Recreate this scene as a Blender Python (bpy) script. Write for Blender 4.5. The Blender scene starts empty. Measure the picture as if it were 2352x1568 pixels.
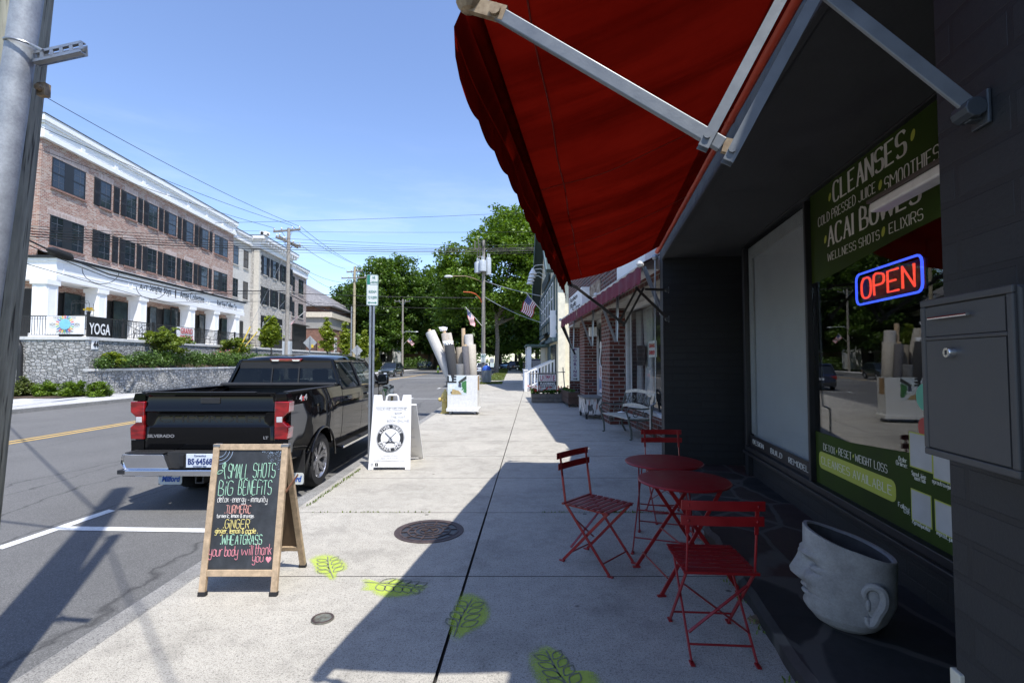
import bpy, bmesh, math, random
import numpy as np
from mathutils import Vector, Matrix
random.seed(7); rng = np.random.default_rng(11)
C = bpy.context.scene.collection
sc = bpy.context.scene
rad = math.radians

# ------------------------------------------------------------------ camera, sky, sun, exposure
EYE = 1.65; FPX = 1143.0; PITCH = math.atan(46/FPX)
cam = bpy.data.objects.new('camera', bpy.data.cameras.new('camera')); C.objects.link(cam)
cam.location = (0, 0, EYE); cam.rotation_euler = (math.pi/2+PITCH, 0, 0)
cam.data.sensor_width = 36; cam.data.lens = 36*FPX/2352; cam.data.clip_end = 3000; cam.data.clip_start = .05
sc.camera = cam
SUN = Vector((.315, -.42, 1)).normalized()
w = bpy.data.worlds.new("World"); sc.world = w; w.use_nodes = True
nt = w.node_tree
sky = nt.nodes.new('ShaderNodeTexSky'); sky.sky_type = 'NISHITA'; sky.sun_disc = False
sky.sun_elevation = math.asin(SUN.z); sky.sun_rotation = math.atan2(SUN.x, SUN.y)
sky.ozone_density = 3.2; sky.air_density = 1.0; sky.dust_density = .5
bg = nt.nodes['Background']; bg.inputs['Strength'].default_value = .15
hsv = nt.nodes.new('ShaderNodeHueSaturation'); hsv.inputs['Saturation'].default_value = 1.02; hsv.inputs['Hue'].default_value = .508
tc = nt.nodes.new('ShaderNodeTexCoord'); mpw = nt.nodes.new('ShaderNodeMapping'); mpw.inputs['Scale'].default_value = (1.6, 1.6, 9.)
cn = nt.nodes.new('ShaderNodeTexNoise'); cn.inputs['Scale'].default_value = 2.2; cn.inputs['Detail'].default_value = 7; cn.inputs['Roughness'].default_value = .62
cr = nt.nodes.new('ShaderNodeValToRGB'); cr.color_ramp.elements[0].position = .50; cr.color_ramp.elements[0].color = (0, 0, 0, 1); cr.color_ramp.elements[1].position = .80; cr.color_ramp.elements[1].color = (.35, .35, .35, 1)
cm = nt.nodes.new('ShaderNodeMix'); cm.data_type = 'RGBA'; cm.inputs[7].default_value = (5.2, 5.5, 5.9, 1)   # thin high cloud near the horizon
sz = nt.nodes.new('ShaderNodeSeparateXYZ'); lo = nt.nodes.new('ShaderNodeMapRange'); lo.inputs[1].default_value = .42; lo.inputs[2].default_value = .12; mu = nt.nodes.new('ShaderNodeMath'); mu.operation = 'MULTIPLY'
nt.links.new(tc.outputs['Generated'], mpw.inputs[0]); nt.links.new(mpw.outputs[0], cn.inputs['Vector']); nt.links.new(cn.outputs['Fac'], cr.inputs[0]); nt.links.new(tc.outputs['Generated'], sz.inputs[0]); nt.links.new(sz.outputs[2], lo.inputs[0]); nt.links.new(cr.outputs[0], mu.inputs[0]); nt.links.new(lo.outputs[0], mu.inputs[1])
nt.links.new(sky.outputs['Color'], hsv.inputs['Color']); nt.links.new(hsv.outputs['Color'], cm.inputs[6]); nt.links.new(mu.outputs[0], cm.inputs[0]); nt.links.new(cm.outputs[2], bg.inputs['Color'])
sun = bpy.data.objects.new('sun', bpy.data.lights.new('sun', 'SUN')); C.objects.link(sun)
sun.data.energy = 3.4; sun.data.angle = rad(.53); sun.data.color = (1, .97, .915)
sun.rotation_euler = SUN.to_track_quat('Z', 'Y').to_euler(); sun.location = (20, -30, 60)
sc.view_settings.view_transform = 'Standard'; sc.view_settings.look = 'None'
sc.view_settings.exposure = .86; sc.view_settings.gamma = 1.0
sc.cycles.max_bounces = 6; sc.cycles.transparent_max_bounces = 12; sc.cycles.use_denoising = True
sc.cycles.caustics_reflective = False; sc.cycles.caustics_refractive = False

# ------------------------------------------------------------------ measuring helpers (photo measured at 2352 px wide)
def ray(x, y):
    a = (x-1176)/FPX; b = (784-y)/FPX
    return Vector((a, math.cos(PITCH)-b*math.sin(PITCH), math.sin(PITCH)+b*math.cos(PITCH)))
def G(x, y, z=0.):
    r = ray(x, y); t = (z-EYE)/r.z; return Vector((r.x*t, r.y*t, z))
def D(x, y, d):
    r = ray(x, y); t = d/r.y; return Vector((r.x*t, d, EYE+r.z*t))
class Fr:                                             # a building's own frame: x along its front
    def __init__(s, ox, oy, deg): s.o = Vector((ox, oy, 0)); s.deg = deg; s.M = Matrix.Translation(s.o) @ Matrix.Rotation(rad(deg), 4, 'Z'); s.I = s.M.inverted()
    def hit(s, px, py, off=0.):                       # measured point on the plane y = off of this frame -> (x, z)
        r = s.I.to_3x3() @ ray(px, py); c = s.I @ Vector((0, 0, EYE)); t = (off-c.y)/r.y
        p = c+r*t; return p.x, p.z
    def w(s, x, y, z=0.): return s.M @ Vector((x, y, z))

# ------------------------------------------------------------------ materials
def rgb(c): return (c[0], c[1], c[2], 1)
class NT:
    def __init__(s, name):
        s.m = bpy.data.materials.new(name); s.m.use_nodes = True; s.t = s.m.node_tree
        s.p = s.t.nodes['Principled BSDF']; s.out = s.t.nodes['Material Output']
    def n(s, kind, **kw):
        x = s.t.nodes.new('ShaderNode'+kind)
        for k, v in kw.items():
            if k in x.inputs: x.inputs[k].default_value = v
            else: setattr(x, k, v)
        return x
    def l(s, a, b): s.t.links.new(a, b)
    def coord(s, which='Object'): return s.n('TexCoord').outputs[which]
    def noise(s, scale, detail=4, rough=.6, vec=None):
        x = s.n('TexNoise', Scale=scale, Detail=detail, Roughness=rough); s.l(vec or s.coord(), x.inputs['Vector']); return x
    def ramp(s, fac, stops):
        x = s.n('ValToRGB'); e = x.color_ramp.elements
        while len(e) < len(stops): e.new(.5)
        for el, (p, c) in zip(e, stops): el.position = p; el.color = rgb(c) if hasattr(c, '__len__') else (c, c, c, 1)
        s.l(fac, x.inputs['Fac']); return x.outputs['Color']
    def mix(s, a, b, fac, mode='MIX'):
        x = s.n('Mix', data_type='RGBA', blend_type=mode)
        for v, i in ((a, 6), (b, 7), (fac, 0)):
            if hasattr(v, 'is_linked') or hasattr(v, 'links'): s.l(v, x.inputs[i])
            else: x.inputs[i].default_value = v if i == 0 else rgb(v)
        return x.outputs[2]
    def math(s, op, a, b=0.):
        x = s.n('Math', operation=op)
        for v, i in ((a, 0), (b, 1)):
            if hasattr(v, 'links'): s.l(v, x.inputs[i])
            else: x.inputs[i].default_value = v
        return x.outputs[0]
    def bump(s, h, strength=.3, dist=.01):
        x = s.n('Bump', Strength=strength, Distance=dist); s.l(h, x.inputs['Height']); s.l(x.outputs['Normal'], s.p.inputs['Normal'])
MATS = {}
def mat(name, col, rough=.6, metal=0., var=.12, vs=4., bump=0., bs=60., bd=.004, col2=None, spec=.5, coat=0., fine=0.):
    if name in MATS: return MATS[name]
    k = NT(name); p = k.p
    p.inputs['Roughness'].default_value = rough; p.inputs['Metallic'].default_value = metal
    p.inputs['Specular IOR Level'].default_value = spec; p.inputs['Coat Weight'].default_value = coat; p.inputs['Coat Roughness'].default_value = .03
    a = [c*(1-var) for c in col]; b = list(col2) if col2 else [min(1, c*(1+var)) for c in col]
    nz = k.noise(vs, 5, .62)
    c = k.ramp(nz.outputs['Fac'], [(.32, a), (.68, b)])
    if fine:
        f = k.noise(bs, 3, .7); c = k.mix(c, k.ramp(f.outputs['Fac'], [(.3, 1-fine), (.7, 1+0*fine)]), 1., 'MULTIPLY')
    k.l(c, p.inputs['Base Color'])
    r = k.ramp(nz.outputs['Fac'], [(.3, max(0, rough*.85)), (.7, min(1, rough*1.15))]); k.l(r, p.inputs['Roughness'])
    if bump: k.bump(k.noise(bs, 4, .65).outputs['Fac'], bump, bd)
    MATS[name] = k.m; return k.m
def emit(name, col, strength):
    k = NT(name); k.p.inputs['Base Color'].default_value = rgb([c*.3 for c in col])
    k.p.inputs['Emission Color'].default_value = rgb(col); k.p.inputs['Emission Strength'].default_value = strength
    MATS[name] = k.m; return k.m
def wall_uv(k):                                       # (along wall, height) for any upright face of a block aligned to its object axes
    s = k.n('SeparateXYZ'); k.l(k.coord(), s.inputs[0]); c = k.n('CombineXYZ')
    k.l(k.math('ADD', s.outputs[0], s.outputs[1]), c.inputs[0]); k.l(s.outputs[2], c.inputs[1]); return c.outputs[0]
def brick(name, cols, mortar, bw=.2, bh=.068, mw=.008, rough=.85, bump=.5, dirt=.25, contrast=(.35, .65)):
    k = NT(name); v = wall_uv(k)
    b = k.n('TexBrick', Scale=1., **{'Brick Width': bw, 'Row Height': bh, 'Mortar Size': mw, 'Mortar Smooth': .15, 'Bias': 0.}); k.l(v, b.inputs['Vector'])
    b.inputs['Color1'].default_value = (0, 0, 0, 1); b.inputs['Color2'].default_value = (1, 1, 1, 1); b.inputs['Mortar'].default_value = (.5, .5, .5, 1)
    n2 = k.n('TexNoise', Scale=1.3/bw, Detail=2.); mp = k.n('Mapping'); mp.inputs['Scale'].default_value = (1, bw/bh, 1); k.l(v, mp.inputs['Vector']); k.l(mp.outputs[0], n2.inputs['Vector'])
    f = k.math('ADD', k.math('MULTIPLY', b.outputs['Color'], .5), k.math('MULTIPLY', n2.outputs['Fac'], .6))
    st = [(.2+.65*i/max(1, len(cols)-1), c) for i, c in enumerate(cols)]
    c = k.ramp(f, st)
    big = k.noise(.5, 5, .65); c = k.mix(c, k.ramp(big.outputs['Fac'], [(.3, 1-dirt), (.7, 1.)]), 1., 'MULTIPLY')
    fn = k.noise(90, 3, .7); c = k.mix(c, k.ramp(fn.outputs['Fac'], [(.3, .8), (.7, 1.)]), 1., 'MULTIPLY')
    c = k.mix(c, mortar, b.outputs['Fac']); k.l(c, k.p.inputs['Base Color']); k.p.inputs['Roughness'].default_value = rough
    h = k.math('ADD', k.math('MULTIPLY', b.outputs['Fac'], -1.), k.math('MULTIPLY', fn.outputs['Fac'], .35)); k.bump(h, bump, .008)
    MATS[name] = k.m; return k.m
def glassm(name, tint=(1, 1, 1), f0=.10, dark=0.):
    k = NT(name); k.t.nodes.remove(k.p)
    tr = k.n('BsdfTransparent'); tr.inputs[0].default_value = rgb(tint)
    gl = k.n('BsdfGlossy', Roughness=.0); lw = k.n('LayerWeight'); ms = k.n('MixShader')
    k.l(k.math('ADD', k.math('MULTIPLY', k.math('POWER', lw.outputs['Facing'], 5.), 1-f0), f0), ms.inputs[0]); k.l(tr.outputs[0], ms.inputs[1]); k.l(gl.outputs[0], ms.inputs[2])
    k.l(ms.outputs[0], k.out.inputs[0]); MATS[name] = k.m; return k.m
def leafm(name, col, var=.35, trans=.35, hue=(1.15, 1., .7)):
    k = NT(name); k.t.nodes.remove(k.p)
    n = k.noise(.9, 2, .5); n2 = k.noise(14, 1, .5)
    a = [c*(1-var) for c in col]; b = [min(1, c*(1+var)*h) for c, h in zip(col, hue)]
    f = k.math('ADD', k.math('MULTIPLY', n.outputs['Fac'], .5), k.math('MULTIPLY', n2.outputs['Fac'], .5))
    c = k.ramp(f, [(.36, a), (.62, b)])
    d = k.n('BsdfDiffuse'); t = k.n('BsdfTranslucent'); g = k.n('BsdfGlossy', Roughness=.45); m1 = k.n('MixShader'); m2 = k.n('MixShader')
    k.l(c, d.inputs[0]); k.l(k.mix(c, (1.0, 1., .35), 1., 'MULTIPLY'), t.inputs[0]); m1.inputs[0].default_value = trans; m2.inputs[0].default_value = .03
    k.l(d.outputs[0], m1.inputs[1]); k.l(t.outputs[0], m1.inputs[2]); k.l(m1.outputs[0], m2.inputs[1]); k.l(g.outputs[0], m2.inputs[2]); k.l(m2.outputs[0], k.out.inputs[0])
    MATS[name] = k.m; return k.m

# ------------------------------------------------------------------ mesh builder
class MB:
    def __init__(s): s.v = []; s.f = []; s.mi = []; s.M = Matrix.Identity(4); s.cur = 0
    def at(s, loc=(0, 0, 0), rz=0., rx=0., ry=0.):
        s.M = Matrix.Translation(loc) @ Matrix.Rotation(rad(rz), 4, 'Z') @ Matrix.Rotation(rad(ry), 4, 'Y') @ Matrix.Rotation(rad(rx), 4, 'X'); return s
    def add(s, vs, fs, m=None):
        b = len(s.v); s.v += [tuple(s.M @ Vector(v)) for v in vs]
        s.f += [[b+i for i in f] for f in fs]; s.mi += [s.cur if m is None else m]*len(fs); return s
    def quad(s, a, b, c, d, m=None): return s.add([a, b, c, d], [[0, 1, 2, 3]], m)
    def box(s, x0, x1, y0, y1, z0, z1, m=None, ch=0.):
        if ch:                                        # chamfered box
            P = []
            for z in (z0, z0+ch, z1-ch, z1):
                i = ch if z in (z0, z1) else 0
                P.append([(x0+ch+i*.0, y0+i, z), (x1-ch, y0+i, z), (x1-i, y0+ch, z), (x1-i, y1-ch, z), (x1-ch, y1-i, z), (x0+ch, y1-i, z), (x0+i, y1-ch, z), (x0+i, y0+ch, z)])
            return s.loft(P, m, closed=True, cap=True)
        v = [(x0, y0, z0), (x1, y0, z0), (x1, y1, z0), (x0, y1, z0), (x0, y0, z1), (x1, y0, z1), (x1, y1, z1), (x0, y1, z1)]
        return s.add(v, [[3, 2, 1, 0], [4, 5, 6, 7], [0, 1, 5, 4], [1, 2, 6, 5], [2, 3, 7, 6], [3, 0, 4, 7]], m)
    def loft(s, rings, m=None, closed=True, cap=False):
        n = len(rings[0]); v = [p for r in rings for p in r]; f = []
        for i in range(len(rings)-1):
            for j in range(n if closed else n-1):
                k = (j+1) % n; f.append([i*n+j, i*n+k, (i+1)*n+k, (i+1)*n+j])
        if cap: f.append(list(range(n))[::-1]); f.append([(len(rings)-1)*n+j for j in range(n)])
        return s.add(v, f, m)
    def prism(s, pts, axis, a, b, m=None):            # polygon pts extruded along axis from a to b
        def P(p, t): return {'x': (t, p[0], p[1]), 'y': (p[0], t, p[1]), 'z': (p[0], p[1], t)}[axis]
        n = len(pts); v = [P(p, a) for p in pts]+[P(p, b) for p in pts]
        f = [list(range(n)), [n+i for i in range(n)][::-1]]+[[i, (i+1) % n, n+(i+1) % n, n+i] for i in range(n)]
        return s.add(v, f, m)
    def tube(s, pts, r, n=8, m=None, cap=True, closed=False):
        pts = [Vector(p) for p in pts]; rs = r if hasattr(r, '__len__') else [r]*len(pts); rings = []; up = None
        N = len(pts)
        for i, p in enumerate(pts):
            if closed: t = (pts[(i+1) % N]-pts[i-1])
            else: t = (pts[min(i+1, N-1)]-pts[max(i-1, 0)])
            t = t.normalized() if t.length > 1e-9 else Vector((0, 0, 1))
            if up is None: up = Vector((0, 0, 1)) if abs(t.z) < .9 else Vector((1, 0, 0))
            a = t.cross(up); a = a.normalized() if a.length > 1e-6 else t.orthogonal().normalized(); b = a.cross(t).normalized(); up = b
            rings.append([tuple(p+(a*math.cos(q)+b*math.sin(q))*rs[i]) for q in [2*math.pi*k/n for k in range(n)]])
        if closed: rings.append(rings[0]); cap = False
        return s.loft(rings, m, True, cap)
    def rod(s, a, b, r, n=8, m=None, r2=None): return s.tube([a, b], [r, r if r2 is None else r2], n, m)
    def bar(s, a, b, w, h, m=None, up=(0, 0, 1)):     # rectangular bar, w across, h along up
        a, b, up = Vector(a), Vector(b), Vector(up); t = (b-a).normalized(); x = t.cross(up)
        x = x.normalized() if x.length > 1e-6 else t.orthogonal().normalized(); y = x.cross(t).normalized()
        R = lambda p: [tuple(p+x*i*w/2+y*j*h/2) for i, j in ((-1, -1), (1, -1), (1, 1), (-1, 1))]
        return s.loft([R(a), R(b)], m, True, True)
    def lathe(s, prof, n=20, m=None, axis='z', cap=False):
        def P(r, z, q):
            c, d = r*math.cos(q), r*math.sin(q); return {'z': (c, d, z), 'y': (c, z, d), 'x': (z, c, d)}[axis]
        return s.loft([[P(r, z, 2*math.pi*k/n) for k in range(n)] for r, z in prof], m, True, cap)
    def ball(s, c, r, n=10, m=None, sc3=(1, 1, 1)):
        R = []
        for i in range(n//2+1):
            t = math.pi*i/(n//2); R.append([(c[0]+r*sc3[0]*max(.001, math.sin(t))*math.cos(2*math.pi*k/n), c[1]+r*sc3[1]*max(.001, math.sin(t))*math.sin(2*math.pi*k/n), c[2]-r*sc3[2]*math.cos(t)) for k in range(n)])
        return s.loft(R, m, True, False)
    def build(s, name, mats, parent=None, smooth=False, bevel=0., loc=None, rz=None, seg=2, sub=0):
        me = bpy.data.meshes.new(name); me.from_pydata(s.v, [], s.f)
        mats = mats if isinstance(mats, (list, tuple)) else [mats]
        for m in mats: me.materials.append(m)
        if len(mats) > 1: me.polygons.foreach_set('material_index', s.mi)
        bm = bmesh.new(); bm.from_mesh(me); bmesh.ops.recalc_face_normals(bm, faces=bm.faces); bm.to_mesh(me); bm.free()
        o = bpy.data.objects.new(name, me); C.objects.link(o)
        if parent is not None: o.parent = parent
        if loc is not None: o.location = loc
        if rz is not None: o.rotation_euler.z = rad(rz)
        if smooth:
            me.shade_smooth() if hasattr(me, 'shade_smooth') else None
            try: me.set_sharp_from_angle(angle=rad(38))
            except Exception: pass
        if bevel: b = o.modifiers.new('b', 'BEVEL'); b.width = bevel; b.segments = seg; b.limit_method = 'ANGLE'; b.angle_limit = rad(40)
        if sub: q = o.modifiers.new('s', 'SUBSURF'); q.levels = sub; q.render_levels = sub
        return o
def tag(o, label, cat, group=None):
    o['label'] = label; o['category'] = cat
    if group: o['group'] = group
    return o
def struct(o): o['kind'] = 'structure'; return o
def thing(name, label, cat, loc=(0, 0, 0), rz=0., group=None, M=None):
    o = bpy.data.objects.new(name, None); C.objects.link(o); o.empty_display_size = .2
    if M is not None: o.matrix_world = M
    else: o.location = loc; o.rotation_euler.z = rad(rz)
    return tag(o, label, cat, group)
def dup(src, loc, rz=0., label=None, scale=None):
    r = src.copy(); C.objects.link(r); r.location = loc; r.rotation_euler = (0, 0, rad(rz))
    if label: r['label'] = label
    if scale: r.scale = (scale,)*3
    for ch in list(src.children):
        c = ch.copy(); C.objects.link(c); c.parent = r
        for g in list(ch.children):
            d = g.copy(); C.objects.link(d); d.parent = c
    return r

# ------------------------------------------------------------------ lettering
def text(parent, s, size, M, m, name='lettering', width=None, align='LEFT', thick=.002, spacing=1., shear=0., bold=0.):
    cu = bpy.data.curves.new('t', 'FONT'); cu.body = s; cu.size = size; cu.align_x = align; cu.extrude = thick/2; cu.space_character = spacing; cu.shear = shear; cu.offset = bold; cu.resolution_u = 3
    o = bpy.data.objects.new('t', cu); C.objects.link(o); dg = bpy.context.evaluated_depsgraph_get()
    me = bpy.data.meshes.new_from_object(o.evaluated_get(dg)); bpy.data.objects.remove(o); me.materials.clear(); me.materials.append(m)
    xs = [v.co.x for v in me.vertices] or [0, 1]; kx = 1.
    if width: kx = width/max(1e-6, max(xs)-min(xs))
    q = bpy.data.objects.new(name, me); C.objects.link(q)
    if parent is not None: q.parent = parent
    q.matrix_local = M @ Matrix.Diagonal((kx, 1, 1, 1)); return q
UP = Matrix.Rotation(math.pi/2, 4, 'X')               # text standing in the xz plane, read from -y
def TM(x, y, z, rz=0.): return Matrix.Translation((x, y, z)) @ Matrix.Rotation(rad(rz), 4, 'Z') @ UP
GL = dict(A='00 28 40|13 33', B='00 08 28 37 35 24 04|24 43 41 30 00', C='47 38 18 06 02 10 30 41', D='00 08 28 46 42 20 00', E='48 08 00 40|04 34', F='48 08 00|04 34',
 G='47 38 18 06 02 10 30 41 44 24', H='08 00|48 40|04 44', I='08 00', J='48 41 30 10 01', K='08 00|48 03|15 40', L='08 00 40', M='00 08 34 68 60', N='00 08 40 48',
 O='18 06 02 10 30 42 46 38 18', P='00 08 38 47 45 34 04', Q='18 06 02 10 30 42 46 38 18|31 5a', R='00 08 38 47 45 34 04|24 40', S='47 38 18 07 05 14 34 43 41 30 10 01',
 T='08 48|28 20', U='08 01 10 30 41 48', V='08 20 48', W='08 10 36 50 68', X='08 40|48 00', Y='08 24 48|24 20', Z='08 48 00 40',
 a='44 35 15 04 01 10 30 42|45 41 50', b='08 00|03 15 35 44 41 30 10 01', c='44 35 15 04 01 10 30 41', d='48 40|44 35 15 04 01 10 30 41', e='03 43 44 35 15 04 01 10 30 41',
 f='47 38 27 20|05 45', g='45 4b 3c 1c 0b|44 35 15 04 02 11 31 42', h='08 00|03 15 35 44 40', i='05 00|07 08', k='08 00|45 02|13 40', l='08 00', m='05 00|03 15 25 34 30|34 45 55 64 60',
 n='05 00|03 15 35 44 40', o='15 04 01 10 30 41 44 35 15', p='05 0c|04 15 35 44 41 30 10 01', r='05 00|03 15 35', s='44 35 15 04 13 33 42 31 10 01', t='18 11 20 30|05 35',
 u='05 01 10 30 41|45 40', v='05 20 45', w='05 10 34 50 65', x='05 40|45 00', y='05 02 11 31 42|45 4b 3c 1c 0b', j='15 1b 0c|17 18')
GL.update({'&': '40 06 07 18 28 37 36 03 01 10 20 43', '.': '00 01', ',': '10 0a', '-': '03 33', '!': '08 03|01 00', '1': '17 28 20', '/': '00 38', '@': '33 13 11 31 35 15 02 00', ':': '00 01|04 05', '~': '03 04', '_': '00 30'})
def num(c): return ord(c)-48 if c.isdigit() else -(ord(c)-96)
def strokes(s, gap=1.6):                              # list of polylines, in units of 1/8 cap height, and total width
    out = []; x = 0
    for ch in s:
        if ch == ' ': x += 3; continue
        st = [[(num(p[0]), num(p[1])) for p in q.split()] for q in GL[ch].split('|')]
        wd = max(p[0] for q in st for p in q)
        out += [[(x+p[0], p[1]) for p in q] for q in st]; x += wd+gap
    return out, max(.1, x-gap)
def smooth_line(q, n=3):
    if len(q) < 3: return q
    r = []
    for i in range(len(q)-1):
        a, b, c, d = q[max(i-1, 0)], q[i], q[i+1], q[min(i+2, len(q)-1)]
        for k in range(n):
            t = k/n; r.append(tuple(.5*(2*b[j]+(c[j]-a[j])*t+(2*a[j]-5*b[j]+4*c[j]-d[j])*t*t+(3*b[j]-a[j]-3*c[j]+d[j])*t**3) for j in (0, 1)))
    return r+[q[-1]]
def pen(mb, s, x0, z0, width, h, r, y=0., wob=0., slant=0., curvy=True):   # handwriting as thin round strokes in the xz plane
    st, wd = strokes(s); kx = width/wd
    for q in st:
        dx, dz = random.uniform(-wob, wob), random.uniform(-wob, wob)
        pts = smooth_line(q) if curvy else q
        mb.tube([(x0+p[0]*kx+dx+slant*p[1]*h/8, y, z0+p[1]*h/8+dz) for p in pts], r, 5)
def serif(mb, s, x0, z0, width, h, y=0., hv=.11, th=.045, gap=1.7):
    th = max(th, .075)        # upright serif capitals as flat shapes in the xz plane
    st, wd = strokes(s, gap); kx = width/wd; k = h/8
    for q in st:
        pts = smooth_line(q, 3) if len(q) > 4 else q
        P = [(x0+p[0]*kx, z0+p[1]*k) for p in pts]
        for a, b in zip(P[:-1], P[1:]):
            dx, dz = b[0]-a[0], b[1]-a[1]; L = math.hypot(dx, dz)+1e-9; v = abs(dz)/L
            wt = h*(th+(hv-th)*v*v)/2*(1 if dx*dz <= 0 or v > .97 or len(q) > 6 else .7); nx, nz = -dz/L*wt, dx/L*wt; e = .3*wt/L
            a2 = (a[0]-dx*e, a[1]-dz*e); b2 = (b[0]+dx*e, b[1]+dz*e)
            mb.quad((a2[0]+nx, y, a2[1]+nz), (b2[0]+nx, y, b2[1]+nz), (b2[0]-nx, y, b2[1]-nz), (a2[0]-nx, y, a2[1]-nz))
        for e, o in ((P[0], P[1]), (P[-1], P[-2])):
            if len(pts) <= 6 and abs(e[1]-o[1]) > .5*k and (abs(e[1]-z0) < .1*k or abs(e[1]-z0-h) < .1*k):
                sw = h*.11; t = h*.028; mb.quad((e[0]-sw, y-.0004, e[1]-t), (e[0]+sw, y-.0004, e[1]-t), (e[0]+sw, y-.0004, e[1]+t), (e[0]-sw, y-.0004, e[1]+t))
# ------------------------------------------------------------------ shared materials
def concrete(name, col, joint=.0, speck=.45, stain=.22):
    k = NT(name); big = k.noise(.7, 6, .65); mid = k.noise(9, 4, .6); f = k.noise(150, 2, .8); g = k.noise(420, 1, .6)
    c = k.ramp(big.outputs['Fac'], [(.3, [x*(1-stain) for x in col]), (.7, col)])
    c = k.mix(c, k.ramp(mid.outputs['Fac'], [(.3, .86), (.7, 1.04)]), 1., 'MULTIPLY')
    c = k.mix(c, k.ramp(f.outputs['Fac'], [(.36, 1-speck), (.52, 1.), (.72, 1.12)]), 1., 'MULTIPLY')
    c = k.mix(c, k.ramp(g.outputs['Fac'], [(.34, 1-speck), (.5, 1.05)]), 1., 'MULTIPLY')
    h = k.noise(62, 2, .75); c = k.mix(c, k.ramp(h.outputs['Fac'], [(.33, 1-speck), (.46, 1.), (.70, 1.), (.8, 1.18)]), 1., 'MULTIPLY')
    sn = k.noise(1.9, 5, .7); c = k.mix(c, k.ramp(sn.outputs['Fac'], [(.34, .80), (.5, 1.)]), 1., 'MULTIPLY')
    gum = k.n('TexVoronoi', Scale=1.7); k.l(k.coord(), gum.inputs['Vector']); gum.inputs['Randomness'].default_value = 1.
    c = k.mix(c, k.ramp(gum.outputs['Distance'], [(.03, .30), (.045, 1.)]), 1., 'MULTIPLY')
    k.l(c, k.p.inputs['Base Color']); k.p.inputs['Roughness'].default_value = .9
    k.bump(k.math('ADD', f.outputs['Fac'], k.math('MULTIPLY', g.outputs['Fac'], .6)), .35, .004); MATS[name] = k.m; return k.m
m_walk = concrete('sidewalk_concrete', (.565, .53, .46))
m_kerb = concrete('kerb_granite', (.36, .35, .33), speck=.5)
m_walk2 = concrete('far_concrete', (.56, .55, .53), speck=.15)
k = NT('asphalt'); a1 = k.noise(.35, 6, .7); a2 = k.noise(110, 2, .8); a3 = k.noise(330, 1, .5)
c = k.ramp(a1.outputs['Fac'], [(.3, (.098, .096, .092)), (.7, (.135, .132, .127))])
c = k.mix(c, k.ramp(a2.outputs['Fac'], [(.3, .6), (.5, 1.), (.72, 1.7)]), 1., 'MULTIPLY'); c = k.mix(c, k.ramp(a3.outputs['Fac'], [(.35, .75), (.7, 1.4)]), 1., 'MULTIPLY')
mp = k.n('Mapping'); mp.inputs['Scale'].default_value = (1.2, .07, 1); k.l(k.coord(), mp.inputs['Vector'])
vr = k.n('TexVoronoi', feature='DISTANCE_TO_EDGE', Scale=.55); wv = k.noise(.9, 4, .6); k.l(k.mix(mp.outputs[0], wv.outputs['Color'], .3), vr.inputs['Vector'])
c = k.mix(c, k.ramp(vr.outputs['Distance'], [(.0, .45), (.006, 1.)]), 1., 'MULTIPLY')
k.l(c, k.p.inputs['Base Color']); k.p.inputs['Roughness'].default_value = .85; k.bump(a2.outputs['Fac'], .4, .006); m_road = k.m
m_white = mat('road_white_paint', (.78, .78, .76), .7, var=.08, vs=9, fine=.35, bs=70)
m_yel = mat('road_yellow_paint', (.70, .45, .12), .7, var=.1, vs=6, fine=.3, bs=70)
m_soil = mat('soil', (.07, .045, .03), .95, var=.4, vs=12, bump=.6, bs=40, bd=.03)
m_grass = mat('lawn', (.10, .15, .035), .9, var=.3, vs=2.5, fine=.5, bs=25, bump=.6, bd=.03)
m_black = mat('black_metal', (.014, .014, .016), .45, var=.1)
m_blackm = mat('black_matte', (.018, .018, .02), .8, var=.15)
m_steel = mat('galvanised_steel', (.36, .38, .41), .42, .75, var=.12, vs=14, fine=.15, bs=120)
m_wht = mat('white_trim', (.86, .86, .86), .5, var=.03)
m_wpl = mat('white_plastic', (.82, .82, .82), .4, var=.03, vs=6)
m_navy = brick('navy_painted_brick', [(.0135, .0155, .018), (.017, .019, .022), (.021, .0235, .027)], (.010, .011, .013), .40, .105, .010, .6, .55, .3)
m_navyflat = mat('navy_paint', (.03, .038, .055), .7, var=.2, vs=6, bump=.3, bs=50)
m_soffit = mat('painted_soffit', (.040, .042, .044), .85, var=.25, vs=3, bump=.4, bs=30, bd=.01)
m_roughc = mat('worn_fascia_edge', (.075, .075, .075), .9, var=.4, vs=6, bump=.8, bs=25, bd=.02)
m_glass = glassm('window_glass', (.86, .88, .88), .05)

# ------------------------------------------------------------------ the setting: ground, road, kerb, sidewalks
mb = MB(); mb.quad((-260, -60, -.34), (260, -60, -.34), (260, 700, -.34), (-260, 700, -.34)); struct(mb.build('ground', m_grass))
ZR = -.14
def ctr(y): return -11.05-.022*max(0, y-10)           # the yellow line drifts left with distance
mb = MB(); ys = list(range(-40, 40, 8))+list(range(40, 500, 20)); L = [(-16.9-.022*max(0, y-10)-(0 if y < 150 else (y-150)*.25)) for y in ys]; R = [(-2.6 if y < 150 else -2.6-(y-150)*.25) for y in ys]
for i in range(len(ys)-1): mb.quad((L[i]-.3, ys[i], ZR), (R[i]+.05, ys[i], ZR), (R[i+1]+.05, ys[i+1], ZR), (L[i+1]-.3, ys[i+1], ZR))
struct(mb.build('road', m_road))
mb = MB(); mb.box(-2.6, -2.42, -20, 38, -.3, -.002); struct(mb.build('kerb', m_kerb, bevel=.02))
mb = MB()
for y0 in range(44, 150, 4): mb.box(-2.6, -2.44, y0, y0+3.98, -.3, -.01)
struct(mb.build('kerb', m_kerb))
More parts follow.
